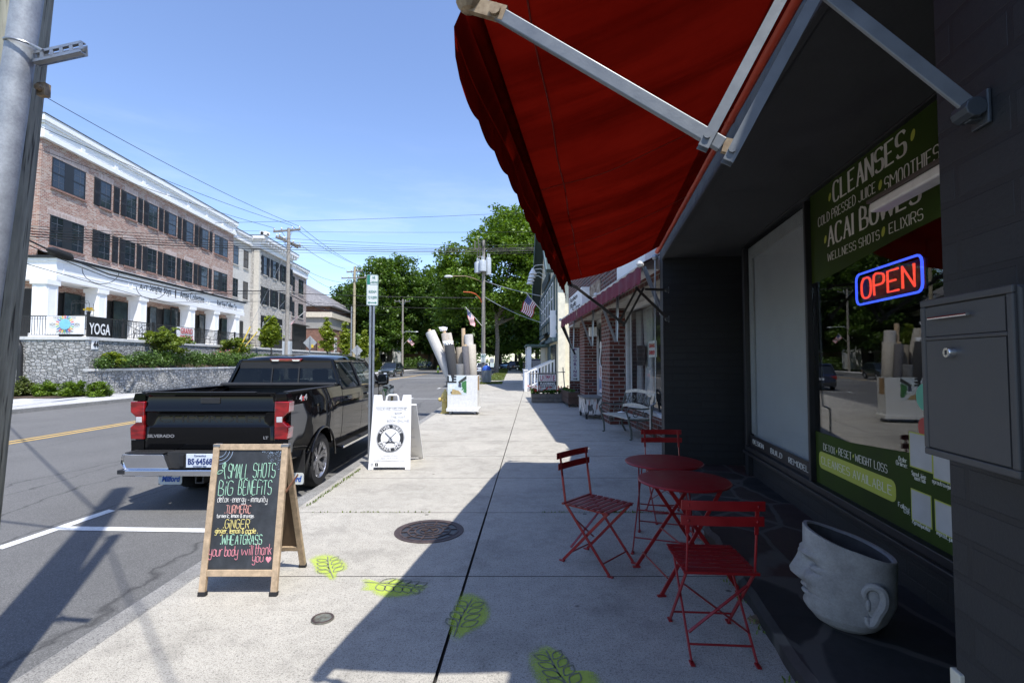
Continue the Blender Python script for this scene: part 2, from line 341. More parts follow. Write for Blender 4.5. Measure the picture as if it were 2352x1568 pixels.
J = [-6, -4.2, -2.6, -.97, .65, 2.28, 3.90, 5.52, 7.14, 8.76, 10.4, 12.1, 13.8, 15.5, 17.2, 18.9, 20.6, 22.5, 24.5, 26.5, 28.5, 30.5, 32.5, 34.5, 37.6]
Lx = lambda y: -.51+.042*y
mb = MB()
for i in range(len(J)-1):
    a, b = J[i]+.0055, J[i+1]-.0055; g = .010 if a < 5.5 else .007
    for xa0, xa1, xb0, xb1 in ((-2.415, Lx(a)-g, -2.415, Lx(b)-g), (Lx(a)+g, 4.6, Lx(b)+g, 4.6)):
        mb.loft([[(xa0, a, -.06), (xa1, a, -.06), (xb1, b, -.06), (xb0, b, -.06)], [(xa0, a, 0), (xa1, a, 0), (xb1, b, 0), (xb0, b, 0)]], 1); mb.quad((xa0, a, 0), (xa1, a, 0), (xb1, b, 0), (xb0, b, 0), 0)
for y0 in range(38, 160, 2): mb.box(-.75, 1.5, y0+.01, y0+1.99, -.06, 0)
mb.box(-2.44, -.76, 40.5, 43.5, -.06, -.003)
m_dirt = mat('joint_dirt', (.045, .042, .037), .95, var=.4, vs=20); struct(mb.build('sidewalk', [m_walk, m_dirt]))
mb = MB(); mb.quad((-2.45, -6, -.035), (5, -6, -.035), (5, 38, -.035), (-2.45, 38, -.035)); struct(mb.build('sidewalk_joint_bed', mat('joint_dirt', (.045, .042, .037), .95, var=.4, vs=20)))
mb = MB(); mb.quad((1.5, 38, -.03), (40, 38, -.03), (40, 60, -.03), (1.5, 60, -.03)); struct(mb.build('driveway', m_road))
mb = MB()                                             # far side sidewalk and its ramp, then the kerb
for y0 in range(-10, 120, 3):
    x = -16.9-.022*max(0, y0-10); mb.box(x-4.8 if y0 < 26 else x-2.6, x-.2, y0+.01, y0+2.99, -.3, .0 if y0 < 66 else .02)
struct(mb.build('sidewalk', m_walk2))
mb = MB()
for y0 in range(-10, 120, 3): x = -16.9-.022*max(0, y0-10); mb.box(x-.2, x, y0, y0+2.99, -.3, .004)
struct(mb.build('kerb', m_kerb))
mb = MB()                                             # double yellow line
for y0 in range(-20, 140, 4):
    for o in (-.14, .14): mb.quad((ctr(y0)+o-.055, y0, ZR+.004), (ctr(y0)+o+.055, y0, ZR+.004), (ctr(y0+4)+o+.055, y0+4, ZR+.004), (ctr(y0+4)+o-.055, y0+4, ZR+.004))
struct(mb.build('road_marking', m_yel))
def stall(pts): mb.add([(p[0], p[1], ZR+.005) for p in pts], [list(range(len(pts)))])
mb = MB()
T = [G(x, y, ZR) for x, y in ((2, 1255), (155, 1216), (246, 1170), (300, 1168), (185, 1207), (60, 1250))]
mb.add([(-4.98, 4.86, ZR+.005), (-4.86, 4.82, ZR+.005), (-4.76, 6.05, ZR+.005), (-4.88, 6.10, ZR+.005)], [[0, 1, 2, 3]])
mb.add([(-4.86, 5.36, ZR+.006), (-2.62, 5.26, ZR+.006), (-2.62, 5.38, ZR+.006), (-4.86, 5.48, ZR+.006)], [[0, 1, 2, 3]])
for y0 in (14.2, 24.0, 33.4): mb.add([(-4.95, y0-.6, ZR+.005), (-4.83, y0-.6, ZR+.005), (-4.83, y0+.6, ZR+.005), (-4.95, y0+.6, ZR+.005)], [[0, 1, 2, 3]]); mb.add([(-4.83, y0, ZR+.006), (-2.62, y0-.06, ZR+.006), (-2.62, y0+.06, ZR+.006), (-4.83, y0+.12, ZR+.006)], [[0, 1, 2, 3]])
mb.add([(-4.9, 55, ZR+.005), (-16, 53.5, ZR+.005), (-16, 53.9, ZR+.005), (-4.9, 55.4, ZR+.005)], [[0, 1, 2, 3]])
struct(mb.build('road_marking', m_white))

# ------------------------------------------------------------------ the juice shop on the right (frame S: x along its front, +y to the street)
S = Fr(1.012, 0, 80.25)
uP = S.hit(2172, 800, 0)[0]; uD = S.hit(1862, 800, -1.)[0]; uE = S.hit(1717, 800, -1.)[0]; zS = S.hit(1717, 1020, -1.)[1]; zT = 3.235
uF = uE+.75
shop = thing('shop_building', 'dark navy painted brick shopfront with recessed windows under the red awning', 'shop', M=S.M)
for nm, bx_ in (('pier', (-5, uP, -.42, 0, -.2, 3.7)), ('fascia', (uP, uF, -.3, 0, zT+.02, 3.7)), ('bulkhead', (uP-.4, uE+.06, -1.3, -1.06, 0, zS-.06)), ('side_wall', (uF, uF+.34, -4, 0, 0, 3.7)), ('door_jamb_wall', (uE+.06, uE+.2, -3.2, -1.0, 0, zT))): mb = MB(); mb.box(*bx_); mb.build(nm, m_navy, shop)
mb = MB(); mb.box(uP-.3, uF+.02, -4.2, .0, zT, zT+.019); mb.box(uP, uF, -.02, .012, zT-.02, zT+.02); mb.build('soffit', m_soffit, shop)
mb = MB(); rings = []
for i in range(61):
    u = uP+(uF-uP)*i/60; j = .018*math.sin(i*2.3)+.014*math.sin(i*5.1+1); rings.append([(u, .004, zT-.012), (u, .016, zT-.012), (u, .016, zT+.13+j), (u, .004, zT+.13+j)])
mb.loft(rings, cap=True); mb.build('fascia_edge', m_roughc, shop)
mb = MB(); mb.box(-5, uF+.34, -9, 0.03, 3.7, 3.78); mb.build('roof', m_blackm, shop)
mb = MB(); mb.box(-4, uE+.06, -5, -4.8, -.1, zT); mb.box(-4, -3.8, -5, -.4, -.1, zT); mb.box(uE+.05, uE+.06, -5, -1.2, -.1, zT); mb.box(uE, uF+.1, -3.4, -3.2, 0, zT)
mb.build('interior_wall', mat('shop_interior', (.05, .035, .03), .8, var=.3, vs=2), shop)
mb = MB(); mb.box(-4, uE, -5, -1.3, -.1, -.05); mb.build('interior_floor', mat('shop_floor', (.06, .05, .045), .5), shop)
m_frame = mat('dark_window_frame', (.016, .016, .018), .45)
wfr = MB(); wfr.box(uP-.4, uE+.06, -1.07, -.96, zS-.06, zS); wfr.box(uP-.4, uE+.06, -1.07, -.97, zT-.018, zT-.001); wfr.box(uD-.022, uD+.022, -1.07, -.965, zS, zT-.05); wfr.box(uE-.0, uE+.06, -1.07, -.97, zS, zT-.05)
wfr.box(uP-.4, uE+.06, -.96, -.93, zS-.10, zS-.062)
wf = wfr.build('window_frame', m_frame, shop, bevel=.006)
mb = MB(); mb.box(uP-.4, uD-.022, -1.022, -1.014, zS, zT-.018); mb.build('window_pane', m_glass, shop)
mb = MB(); mb.box(uD+.022, uE, -1.022, -1.014, zS, zT-.018); mb.build('window_pane', m_glass, shop)
mb = MB(); mb.box(uD+.03, uE-.004, -1.08, -1.06, zS+.02, zT-.06)
mb.build('window_blind', mat('grey_blind', (.80, .81, .82), .8, var=.04), shop)
mb = MB()
for x0, x1, z0, z1 in ((uD+.03, uE-.003, zT-.22, zT-.055), (uE-.16, uE-.003, zS+.16, zT-.22)): mb.box(x0, x1, -1.058, -1.03, z0, z1)
mb.build('inner_frame', mat('pale_grey_frame', (.70, .70, .69), .6), shop, bevel=.01)
mb = MB(); n = 60                                    # brown curtain inside the near pane
for i in range(n):
    a = uP-.25+.62*i/n; b = uP-.25+.62*(i+1)/n; f = lambda t: -1.32+.05*math.sin(t*55)+.02*math.sin(t*23)
    mb.quad((a, f(a), zS), (b, f(b), zS), (b, f(b), zT-.1), (a, f(a), zT-.1))
mb.build('curtain', mat('brown_curtain', (.16, .07, .05), .9, var=.2), shop, smooth=True)
m_pier = mat('cream_paint', (.55, .52, .42), .6)
mb = MB(); mb.box(uP-.03, uP+.012, -.06, .012, .62, .78); mb.build('outlet_plate', m_pier, shop, bevel=.004)
# decals on the glass (frame read from the street)
SW = thing('window_decal', 'green window film with juice bar lettering on the shop glass', 'decal', M=S.M @ Matrix.Translation((0, -1.0135, 0)) @ Matrix.Rotation(math.pi, 4, 'Z'))
def wxy(px, py): u, z = S.hit(px, py, -1.0135); return -u, z
m_green = mat('green_film', (.030, .055, .006), .65, var=.35, vs=1.2, spec=.2)
m_gtext = mat('pale_grey_film', (.74, .73, .66), .5, var=.03); m_lime = mat('lime_film', (.42, .46, .06), .5, var=.05)
xa = -(uD-.03); xb = -(uP-.38)
mb = MB(); top = zT-.02; N = 24; z0a = wxy(1866, 652)[1]; z0b = wxy(2164, 526)[1]
P = [(xa+(xb-xa)*i/N, z0a+(z0b-z0a)*(i/N)+.10*math.sin(math.pi*i/N)**2) for i in range(N+1)]
mb.loft([[(p[0], 0, p[1]) for p in P], [(p[0], 0, top) for p in P]], closed=False)
zl = [wxy(*p)[1] for p in ((1871, 988), (1953, 1016), (2127, 1046))]; xl = [wxy(*p)[0] for p in ((1871, 988), (1953, 1016), (2127, 1046))]
P = [(xa+(xb-xa)*i/N, float(np.interp(xa+(xb-xa)*i/N, xl, zl))) for i in range(N+1)]
mb.loft([[(p[0], 0, zS+.003) for p in P], [(p[0], 0, p[1]) for p in P]], closed=False)
mb.build('green_film', m_green, SW)
mb = MB()
def sline(s, lb, lt, rb, rt, hv=.14, th=.05):
    a, b, c_, d = wxy(*lb), wxy(*lt), wxy(*rb), wxy(*rt); z = (a[1]+c_[1])/2; h = ((b[1]-a[1])+(d[1]-c_[1]))/2
    serif(mb, s, a[0], z, c_[0]-a[0], h, -.001, hv, th)
def dot(px, py, r=.028):
    x, z = wxy(px, py); lim = MB(); lim.add([(x+r*.8*math.cos(t)+.35*r*math.sin(t), -.001, z+r*1.25*math.sin(t)) for t in [i*math.pi/7 for i in range(14)]], [list(range(14))]); lim.build('leaf_dot', m_lime, SW)
sline('CLEANSES', (1915, 460), (1915, 417), (2080, 358), (2079, 301), .22)
sline('COLD PRESSED JUICE', (1880, 519), (1880, 501), (2011, 444), (2011, 418), .15); sline('SMOOTHIES', (2033, 437), (2033, 409), (2158, 366), (2158, 330), .15)
sline('ACAI BOWLS', (1903, 564), (1903, 521), (2113, 462), (2113, 404), .22)
sline('WELLNESS SHOTS', (1902, 600), (1902, 584), (2020, 549), (2020, 526), .15); sline('ELIXIRS', (2043, 536), (2043, 512), (2120, 504), (2120, 480), .15)
for p in ((1906, 453), (2097, 310), (2022, 425), (1896, 550), (2029, 532)): dot(*p)
sline('DETOX', (1892, 1033), (1892, 1020), (1918, 1042), (1918, 1026)); sline('RESET', (1927, 1045), (1927, 1030), (1956, 1055), (1956, 1038)); sline('WEIGHT LOSS', (1965, 1057), (1965, 1041), (2038, 1087), (2038, 1069))
for p in ((1922, 1036), (1960, 1047)): dot(*p, .012)
q = [wxy(*p) for p in ((1882, 1073), (1882, 1036), (2059, 1155), (2059, 1103))]; r = .05
x0, x1 = q[0][0]+.0, q[2][0]; zb = (q[0][1]+q[2][1])/2; zt = (q[1][1]+q[3][1])/2
R = [(x1-r+r*math.cos(t), -.0006, zt-r+r*math.sin(t)) for t in (0, .5, 1., 1.57)]+[(x0+r+r*math.cos(t), -.0006, zt-r+r*math.sin(t)) for t in (1.57, 2.1, 2.6, 3.14)]+[(x0+r-r*math.cos(t), -.0006, zb+r-r*math.sin(t)) for t in (0, .5, 1., 1.57)]+[(x1-r-r*math.cos(t), -.0006, zb+r-r*math.sin(t)) for t in (1.57, 2.1, 2.6, 3.14)]
lim = MB(); lim.add(R, [list(range(16))]); lim.build('lime_label', m_lime, SW)
serif(mb, 'CLEANSES AVAILABLE', x0+.05, zb+.045, x1-x0-.10, zt-zb-.09, -.001, .15, .05)
mb.build("lettering", m_gtext, SW)
for (ax, ay, bx, by) in ((2092, 1068, 2139, 1010), (2146, 1096, 2195, 1048), (2096, 1190, 2137, 1122), (2151, 1216, 2195, 1142)):
    p0 = wxy(ax, ay); p1 = wxy(bx, by); zz = p0[1]; hh = (p1[0]-p0[0]); rim = MB(); cards = MB(); rim.box(p0[0]-.008, p0[0]+hh+.008, -.0012, -.0008, zz-.008, zz+hh+.008); cards.box(p0[0], p0[0]+hh, -.0018, -.0013, zz, zz+hh); o = rim.build('card_rim', m_lime, SW); cards.build('blank_card', mat('card_paper', (.46, .46, .45), .6), o)

sm = MB()
def small(s, l, r, h=.03): a, b = wxy(*l), wxy(*r); pen(sm, s, a[0], a[1], b[0]-a[0], h, h*.07, -.001, curvy=False)
small('Order', (2065, 1057), (2083, 1064)); small('Online:', (2059, 1066), (2084, 1076)); small('Follow', (2064, 1162), (2089, 1172)); small('Us:', (2077, 1176), (2090, 1182))
small('Sprout Juice', (2095, 1089), (2127, 1102), .026); small('Toast Tab', (2100, 1100), (2126, 1110), .026); small('/Sproutjuicebar', (2096, 1200), (2138, 1220), .026); small('@sprout_juice', (2152, 1226), (2195, 1248), .026); small('sproutrawjuice', (2142, 1108), (2192, 1132), .026)
sm.build('small_lettering', m_gtext, SW)
for px, py, rr, cc, s, nm in ((2122, 915, .088, (.10, .42, .30), 'U', 'teal'), (2122, 981, .07, (.42, .05, .04), '', 'red')):
    st = tag(None or MB().build('sticker', mat(nm+'_sticker', cc, .5)), nm+' round sticker on the shop glass beside the mailbox', 'sticker', None) if False else None
for px, py, rr, cc, nm in ((2124, 912, .085, (.10, .42, .30), 'teal'), (2124, 983, .065, (.42, .05, .04), 'red')):
    x, z = wxy(px, py); mb = MB(); mb.add([(x+rr*math.cos(t), -.001, z+rr*math.sin(t)) for t in [i*math.pi/12 for i in range(24)]], [list(range(24))])
    o = mb.build('sticker', mat(nm+'_sticker', cc, .5)); o.matrix_world = SW.matrix_world; tag(o, nm+' round sticker on the shop glass beside the grey mailbox', 'sticker')
mb = MB(); a = -(uE-.005); b = -(uD+.025); mb.box(a, b, .0, .0006, zS, zS+.15)
o = mb.build('film_strip', m_black); o.matrix_world = SW.matrix_world; tag(o, 'black film strip reading DESIGN BUILD REMODEL along the bottom of the blind window', 'decal')
mb = MB(); pen(mb, 'DESIGN', a+.12, zS+.045, .42, .055, .004, -.002, curvy=False); pen(mb, 'BUILD', a+.80, zS+.045, .36, .055, .004, -.002, curvy=False); pen(mb, 'REMODEL', a+1.36, zS+.045, .5, .055, .004, -.002, curvy=False); mb.build('lettering', m_gtext, o)
# flagstone step
k = NT('flagstone'); mpn = k.n('Mapping'); mpn.inputs['Scale'].default_value = (1.5, 2.3, 0); k.l(k.coord(), mpn.inputs['Vector']); wv = k.noise(2., 3); vv = k.mix(mpn.outputs[0], wv.outputs['Color'], .16)
v1 = k.n('TexVoronoi', feature='F1', Scale=1.); v2 = k.n('TexVoronoi', feature='DISTANCE_TO_EDGE', Scale=1.); k.l(vv, v1.inputs['Vector']); k.l(vv, v2.inputs['Vector'])
sp = k.n('SeparateColor'); k.l(v1.outputs['Color'], sp.inputs[0]); c = k.ramp(sp.outputs[0], [(.0, (.016, .016, .017)), (.35, (.034, .037, .038)), (.6, (.055, .022, .017)), (.85, (.030, .026, .022))])
c = k.mix(c, k.ramp(k.noise(18, 5).outputs['Fac'], [(.3, .7), (.7, 1.1)]), 1., 'MULTIPLY'); c = k.mix((.085, .080, .072), c, k.ramp(v2.outputs['Distance'], [(.025, 0), (.045, 1.)])); k.l(c, k.p.inputs['Base Color']); k.p.inputs['Roughness'].default_value = .7; k.bump(v2.outputs['Distance'], .25, .02)
mb = MB(); rings = []
for i in range(71):
    u = -3+(uF+3)*i/70; e = .012*math.sin(i*1.9)+.01*math.sin(i*4.7); rings.append([(u, -3.2, -.04), (u, e, -.04), (u, e+.006, .075), (u, e-.03, .112+.004*math.sin(i*2.7)), (u, -3.2, .118)])
mb.loft(rings, cap=True); o = struct(mb.build('stone_step', k.m)); o.matrix_world = S.M

# ------------------------------------------------------------------ red awning
k = NT('red_canvas'); k.t.nodes.remove(k.p); nz = k.noise(1.6, 6, .65); mpn = k.n('Mapping'); mpn.inputs['Scale'].default_value = (3.2, .35, .35); k.l(k.coord(), mpn.inputs['Vector']); st = k.noise(1., 5, .7, mpn.outputs[0])
c = k.ramp(nz.outputs['Fac'], [(.3, (.155, .005, .002)), (.7, (.225, .009, .004))]); c = k.mix(c, k.ramp(st.outputs['Fac'], [(.30, .55), (.55, 1.)]), 1., 'MULTIPLY')
d = k.n('BsdfDiffuse'); t = k.n('BsdfTranslucent'); m1 = k.n('MixShader'); m1.inputs[0].default_value = .16; k.l(c, d.inputs[0]); k.l(c, t.inputs[0]); k.l(d.outputs[0], m1.inputs[1]); k.l(t.outputs[0], m1.inputs[2]); k.l(m1.outputs[0], k.out.inputs[0])
bp = k.n('Bump', Strength=.35, Distance=.006); wv = k.n('TexWave', Scale=70.); k.l(k.coord(), wv.inputs['Vector']); k.l(wv.outputs['Fac'], bp.inputs['Height']); k.l(bp.outputs[0], d.inputs['Normal']); m_canvas = k.m
uA, zA = S.hit(2240, 255, 0.02); uB, zB = S.hit(1534, 733, 0.02); YB = 1.385; ZB = 2.755
u0 = S.hit(1088, 54, YB)[0]; u1 = S.hit(1308, 672, YB)[0]
aw = thing('awning', 'large red canvas awning on steel folding arms over the sidewalk', 'awning', M=S.M)
mb = MB(); NU, NV = 60, 14; rings = []
for i in range(NU+1):
    u = u0+(u1-u0+.03)*i/NU; ring = []
    for j in range(NV+1):
        f = j/NV; y = .10+(YB+.035-.10)*f; sag = -.06*math.sin(math.pi*f)*(1+.25*math.sin(u*2.1))-.012*math.sin(u*9+f*4)*f*(1-f)*4
        ring.append((u, y, 3.27+(ZB+.04-3.27)*f+sag))
    rings.append(ring)
mb.loft(rings, closed=False); fab = mb.build('canopy', m_canvas, aw, smooth=True)
mb = MB(); rings = []
for i in range(241):
    u = u0-.005+(u1-u0+.055)*i/240; dr = .225+.022*abs(math.sin(i*math.pi/12))
    yo = YB+.045+.006*math.sin(i*.11)
    rings.append([(u, YB+.035, ZB+.045), (u, yo+.02, ZB-.02), (u, yo+.015+.004*math.sin(i*.2), ZB-.12), (u, yo, ZB+.03-dr)])
mb.loft(rings, closed=False); mb.build('valance', m_canvas, aw, smooth=True)
m_seam = mat('dark_red_seam', (.20, .02, .012), .8)
mb = MB(); mb.tube([(u0+(u1-u0)*i/40, YB-.17+.005*math.sin(i*.8), ZB+.083-.003) for i in range(41)], .0035, 6)
for uu in (3.1, 4.8): mb.tube([(uu+.02*math.sin(j), .12+(YB-.12)*j/12, 3.27-.012+(ZB+.04-3.27)*j/12-.06*math.sin(math.pi*j/12)*(1+.25*math.sin(uu*2.1))) for j in range(13)], .003, 5)
mb.build('seam', m_seam, fab)
mb = MB(); mb.rod((u0-.02, YB, ZB+.02), (u1+.05, YB, ZB+.02),   .026, 12); mb.build('front_bar', m_canvas, aw, smooth=True)
mb = MB(); mb.rod((u0+.2, .115, 3.27), (uF-.35, .115, 3.27), .034, 14)
for uu in (3.3, 5.2): mb.lathe([(.036, uu-.02), (.040, uu), (.036, uu+.02)], 12, axis='x')
mb.v = [(v[0], v[1]+(.115 if i >= 2*14 else 0), v[2]+(3.27 if i >= 2*14 else 0)) for i, v in enumerate(mb.v)]
mb.build('roller', mat('red_roller', (.62, .07, .025), .5, var=.1), aw, smooth=True)
m_arm = mat('grey_painted_steel', (.17, .185, .20), .5, .35, var=.14, vs=9, bump=.15, bs=60, bd=.003); m_rust = mat('rusty_steel', (.30, .20, .11), .75, .2, var=.35, vs=30, col2=(.42, .33, .22))
def arm(u, sgn, m, mr, z_off):
    Z = lambda z: z+z_off
    mb = MB()
    j1, j2 = (.70, Z(2.275)), (.645, Z(2.265)); fb = (YB-.02, ZB+.0)
    bar = lambda a, b, w, h, mm=None, du=0.: mb.bar((u+du, a[0], a[1]), (u+du, b[0], b[1]), w, h, mm, up=(0, 0, 1))
    bar(j2, (1.30, ZB-.03), .018, .042); o1 = mb.build('arm', m, aw, bevel=.004)
    mb = MB(); bar((1.27, ZB-.042), (YB+.0, ZB+.005), .020, .046); mb.ball((u, YB, ZB+.02), .042, 10); mb.lathe([(.001, u-.02), (.018, u-.02), (.018, u+.02), (.001, u+.02)], 10, axis='x')
    mb.v = [(v[0], v[1]+(1.30 if i >= len(mb.v)-40 else 0), v[2]+(ZB-.03 if i >= len(mb.v)-40 else 0)) for i, v in enumerate(mb.v)]
    mb.build('arm_joint', mr, aw); mb = MB(); bar(j2, (.61, Z(2.255)), .016, .04); mb.build('arm_end', mr, aw)
    for (a, b) in (((.70, Z(2.26)), (.43, Z(2.77))), ((.635, Z(2.215)), (.345, Z(2.76)))):
        for du in (-.014, .014):
            mb = MB(); mb.bar((u+du, a[0], a[1]), (u+du, b[0], b[1]), .004, .03, up=(0, 1, 0)); mb.rod((u+du-.008, a[0]-.01, a[1]+.03), (u+du+.008, a[0]-.01, a[1]+.03), .010, 8); mb.build('strap', m, aw)
    mb = MB(); bar((.02, Z(2.31)), (.46, Z(2.77)), .012, .04); mb.build('arm', m, aw, bevel=.003)
    mb = MB(); bar((.02, Z(2.72)), (.33, Z(2.74)), .012, .035); mb.build('arm', m, aw, bevel=.003)
    for z in (Z(2.31), Z(2.72)): mb = MB(); mb.box(u-.03, u+.03, 0.002, .012, z-.045, z+.045); mb.rod((u-.03, .035, z), (u+.03, .035, z), .026, 10); mb.box(u-.012, u+.012, .01, .04, z-.03, z+.03); mb.build('wall_bracket', mat('bracket_grey', (.06, .07, .08), .5, .5), aw, bevel=.003)
arm(uA, 1, m_arm, m_rust, zA-2.31); arm(uB-.02, -1, m_black, m_black, zB-2.31)
mb = MB(); uc = uF-.10; mb.rod((uc, .12, 3.2), (uc-.02, .14, 1.02), .010, 8, m=0); mb.rod((uc-.02, .14, 1.02), (uc-.05, .22, .98), .012, 8, m=0); mb.rod((uc-.05, .22, .98), (uc-.05, .22, .62), .014, 8, m=0); mb.ball((uc, .12, 3.24), .05, 8)
mb.build('crank', m_steel, aw, smooth=True)

# ------------------------------------------------------------------ neon sign, light fixture, mailbox
ns = thing('neon_sign', 'lit neon sign with red OPEN inside a blue tube border behind the glass', 'neon sign', M=SW.matrix_world @ Matrix.Translation((0, .055, 0)))
c4 = [wxy(*p) for p in ((1948, 628), (2096, 590), (2097, 668), (1952, 702))]
x0, x1 = (c4[0][0]+c4[3][0])/2, (c4[1][0]+c4[2][0])/2; zt = (c4[0][1]+c4[1][1])/2; zb = (c4[2][1]+c4[3][1])/2; r = .05
P = []
for cx, cz, a0 in ((x1-r, zt-r, 0), (x0+r, zt-r, 90), (x0+r, zb+r, 180), (x1-r, zb+r, 270)): P += [(cx+r*math.cos(rad(a0+t)), 0, cz+r*math.sin(rad(a0+t))) for t in (0, 30, 60, 90)]
mb = MB(); mb.tube(P, .0085, 8, closed=True); mb.build('blue_tube', emit('neon_blue', (.045, .10, 1.0), 1.25), ns)
mb = MB(); W = x1-x0; Hh = zt-zb; zz = zb+Hh*.19; hh = Hh*.62
for i, ch in enumerate('OPEN'):
    st, wd = strokes(ch)
    for q in st:
        pts = [(x0+W*(.10+.215*i)+p[0]/4*W*.155, 0, zz+p[1]/8*hh) for p in (smooth_line(q) if ch in 'OP' else q)]; mb.tube(pts, .0085, 8)
mb.build('red_tube', emit('neon_red', (1., .075, .045), .85), ns)
mb = MB(); mb.box(x0+.02, x1-.02, .03, .045, zb+.02, zt-.02); mb.build('backing', m_black, ns)
uL0 = S.hit(2016, 478, -.8)[0]; zL = S.hit(2016, 478, -.8)[1]
lf = thing('light_fixture', 'white batten light hanging in front of the green window film', 'light', M=S.M)
mb = MB(); mb.box(uP-.2, uL0, -.85, -.75, zL-.03, zL+.03); mb.build('diffuser', mat('white_diffuser', (.85, .84, .80), .4, var=.08, vs=14), lf, bevel=.012)
mb = MB(); mb.box(uP-.2, uL0+.005, -.865, -.735, zL+.031, zL+.05); mb.box(uP-.15, uP-.08, -.74, -.42, zL+.02, zL+.045)
mb.build('housing', mat('brown_housing', (.10, .08, .07), .6), lf)
uM = S.hit(2117, 850, .13)[0]; uM1 = S.hit(2332, 850, .13)[0]; zM1 = S.hit(2117, 691, .13)[1]; zM0 = S.hit(2139, 1045, .13)[1]
mx = thing('mailbox', 'grey steel wall mailbox with slot door and cylinder lock on the navy pier', 'mailbox', M=S.M @ Matrix.Translation((uM, 0, zM0)) @ Matrix.Rotation(math.pi, 4, 'Z'))
W = uM-uM1; Hh = zM1-zM0; m_mail = mat('slate_powder_coat', (.048, .048, .048), .5, var=.05, vs=5, bump=.2, bs=200, bd=.001)
mb = MB(); mb.box(0, W, -.12, -.001, 0, Hh, ch=.006); t = .018
mb.box(0, W, -.130, -.1201, 0, t); mb.box(0, W, -.130, -.1201, Hh-t, Hh); mb.box(0, t, -.130, -.1201, t, Hh-t); mb.box(W-t, W, -.130, -.1201, t, Hh-t); mb.box(t, W-t, -.130, -.1201, Hh*.735, Hh*.76)
mb.build('case', m_mail, mx, bevel=.003)
mb = MB(); mb.box(t+.004, W-t-.004, -.129, -.1205, Hh*.763, Hh-t-.004); mb.build('slot_door', m_mail, mx)
mb = MB(); mb.box(t+.004, W-t-.004, -.129, -.1205, t+.004, Hh*.732); mb.build('door', m_mail, mx)
mb = MB(); mb.rod((W*.17, -.14, Hh*.873), (W*.62, -.14, Hh*.873), .004, 8); mb.rod((W*.19, -.14, Hh*.873), (W*.19, -.125, Hh*.873), .003, 6); mb.rod((W*.60, -.14, Hh*.873), (W*.60, -.125, Hh*.873), .003, 6); mb.build('handle', mat('polished_steel', (.7, .7, .7), .2, 1.), mx, smooth=True)
mb = MB(); mb.at((W*.40, -.128, Hh*.655)); mb.lathe([(.001, -.018), (.012, -.018), (.0135, -.014), (.0135, 0)], 16, axis='y'); mb.box(-.0015, .0015, -.0195, -.018, -.006, .006, 1); mb.build('lock', [MATS['polished_steel'], m_black], mx, smooth=True)

# ------------------------------------------------------------------ bistro furniture
m_red = mat('red_enamel', (.245, .006, .008), .42, var=.15, vs=8, coat=.1)
def chair(label, loc, rz):
    t = thing('folding_chair', label, 'chair', loc, rz, 'red bistro chairs')
    mb = MB()
    for i in range(7): y = -.17+.06*i; w = .205 if i < 6 else .2; mb.box(-w, w, y-.021, y+.021, .478, .484)
    mb.box(-.205, .205, -.225, -.205, .474, .488)
    for s in (-1, 1): mb.bar((s*.175, -.20, .470), (s*.175, .21, .470), .02, .008)
    for i in range(7):
        for s in (-1, 1): mb.box(s*.175-.006, s*.175+.006, -.176+.06*i, -.164+.06*i, .484, .488)
    mb.build('seat', m_red, t)
    for z, d in ((.862, -.262), (.775, -.246)):
        mb = MB(); rings = []
        for i in range(13): x = -.225+.45*i/12; b = d-.012*(1-(x/.225)**2); rings.append([(x, b, z-.027), (x, b+.007, z-.027), (x, b+.007, z+.027), (x, b, z+.027)])
        mb.loft(rings, cap=True)
        for s in (-1, 1): mb.ball((s*.185, d-.006, z), .008, 6)
        mb.build('back_slat', m_red, t, bevel=.003)
    for s in (-1, 1):
        mb = MB(); x = s*.185
        for a, b, w, h in (((x, -.255, .885), (x, -.232, .70), .022, .008), ((x, -.232, .70), (x, -.20, .48), .008, .02), ((x, -.20, .48), (x*.98, .21, .012), .009, .022)): mb.bar(a, b, w, h, up=(0, 1, 0))
        mb.box(x*.98-.012, x*.98+.012, .195, .245, 0, .010); mb.build('back_leg', m_red, t, bevel=.002)
        mb = MB(); x = s*.165; mb.bar((x, .19, .468), (s*.175, -.235, .012), .009, .022, up=(0, 1, 0)); mb.box(s*.175-.012, s*.175+.012, -.27, -.22, 0, .010); mb.build('leg', m_red, t, bevel=.002)
    mb = MB(); mb.rod((-.182, .155, .085), (.182, .155, .085), .006, 6); mb.build('stretcher', m_red, t)
    mb = MB(); mb.rod((-.175, -.185, .075), (.175, -.185, .075), .006, 6); mb.build('stretcher', m_red, t)
    mb = MB(); mb.bar((-.178, -.10, .37), (.17, -.16, .13), .02, .005); mb.bar((.178, -.106, .37), (-.17, -.166, .13), .02, .005); mb.build('cross_brace', m_red, t)
    return t
chair('red slatted folding chair nearest the camera with its back turned, beside the head planter', (1.175, 3.02, 0), -4)
chair('red slatted folding chair standing apart on the left of the red tables', (.715, 4.16, 0), -133)
chair('red folding chair mostly hidden behind the farther red table', (1.66, 5.35, 0), 178)
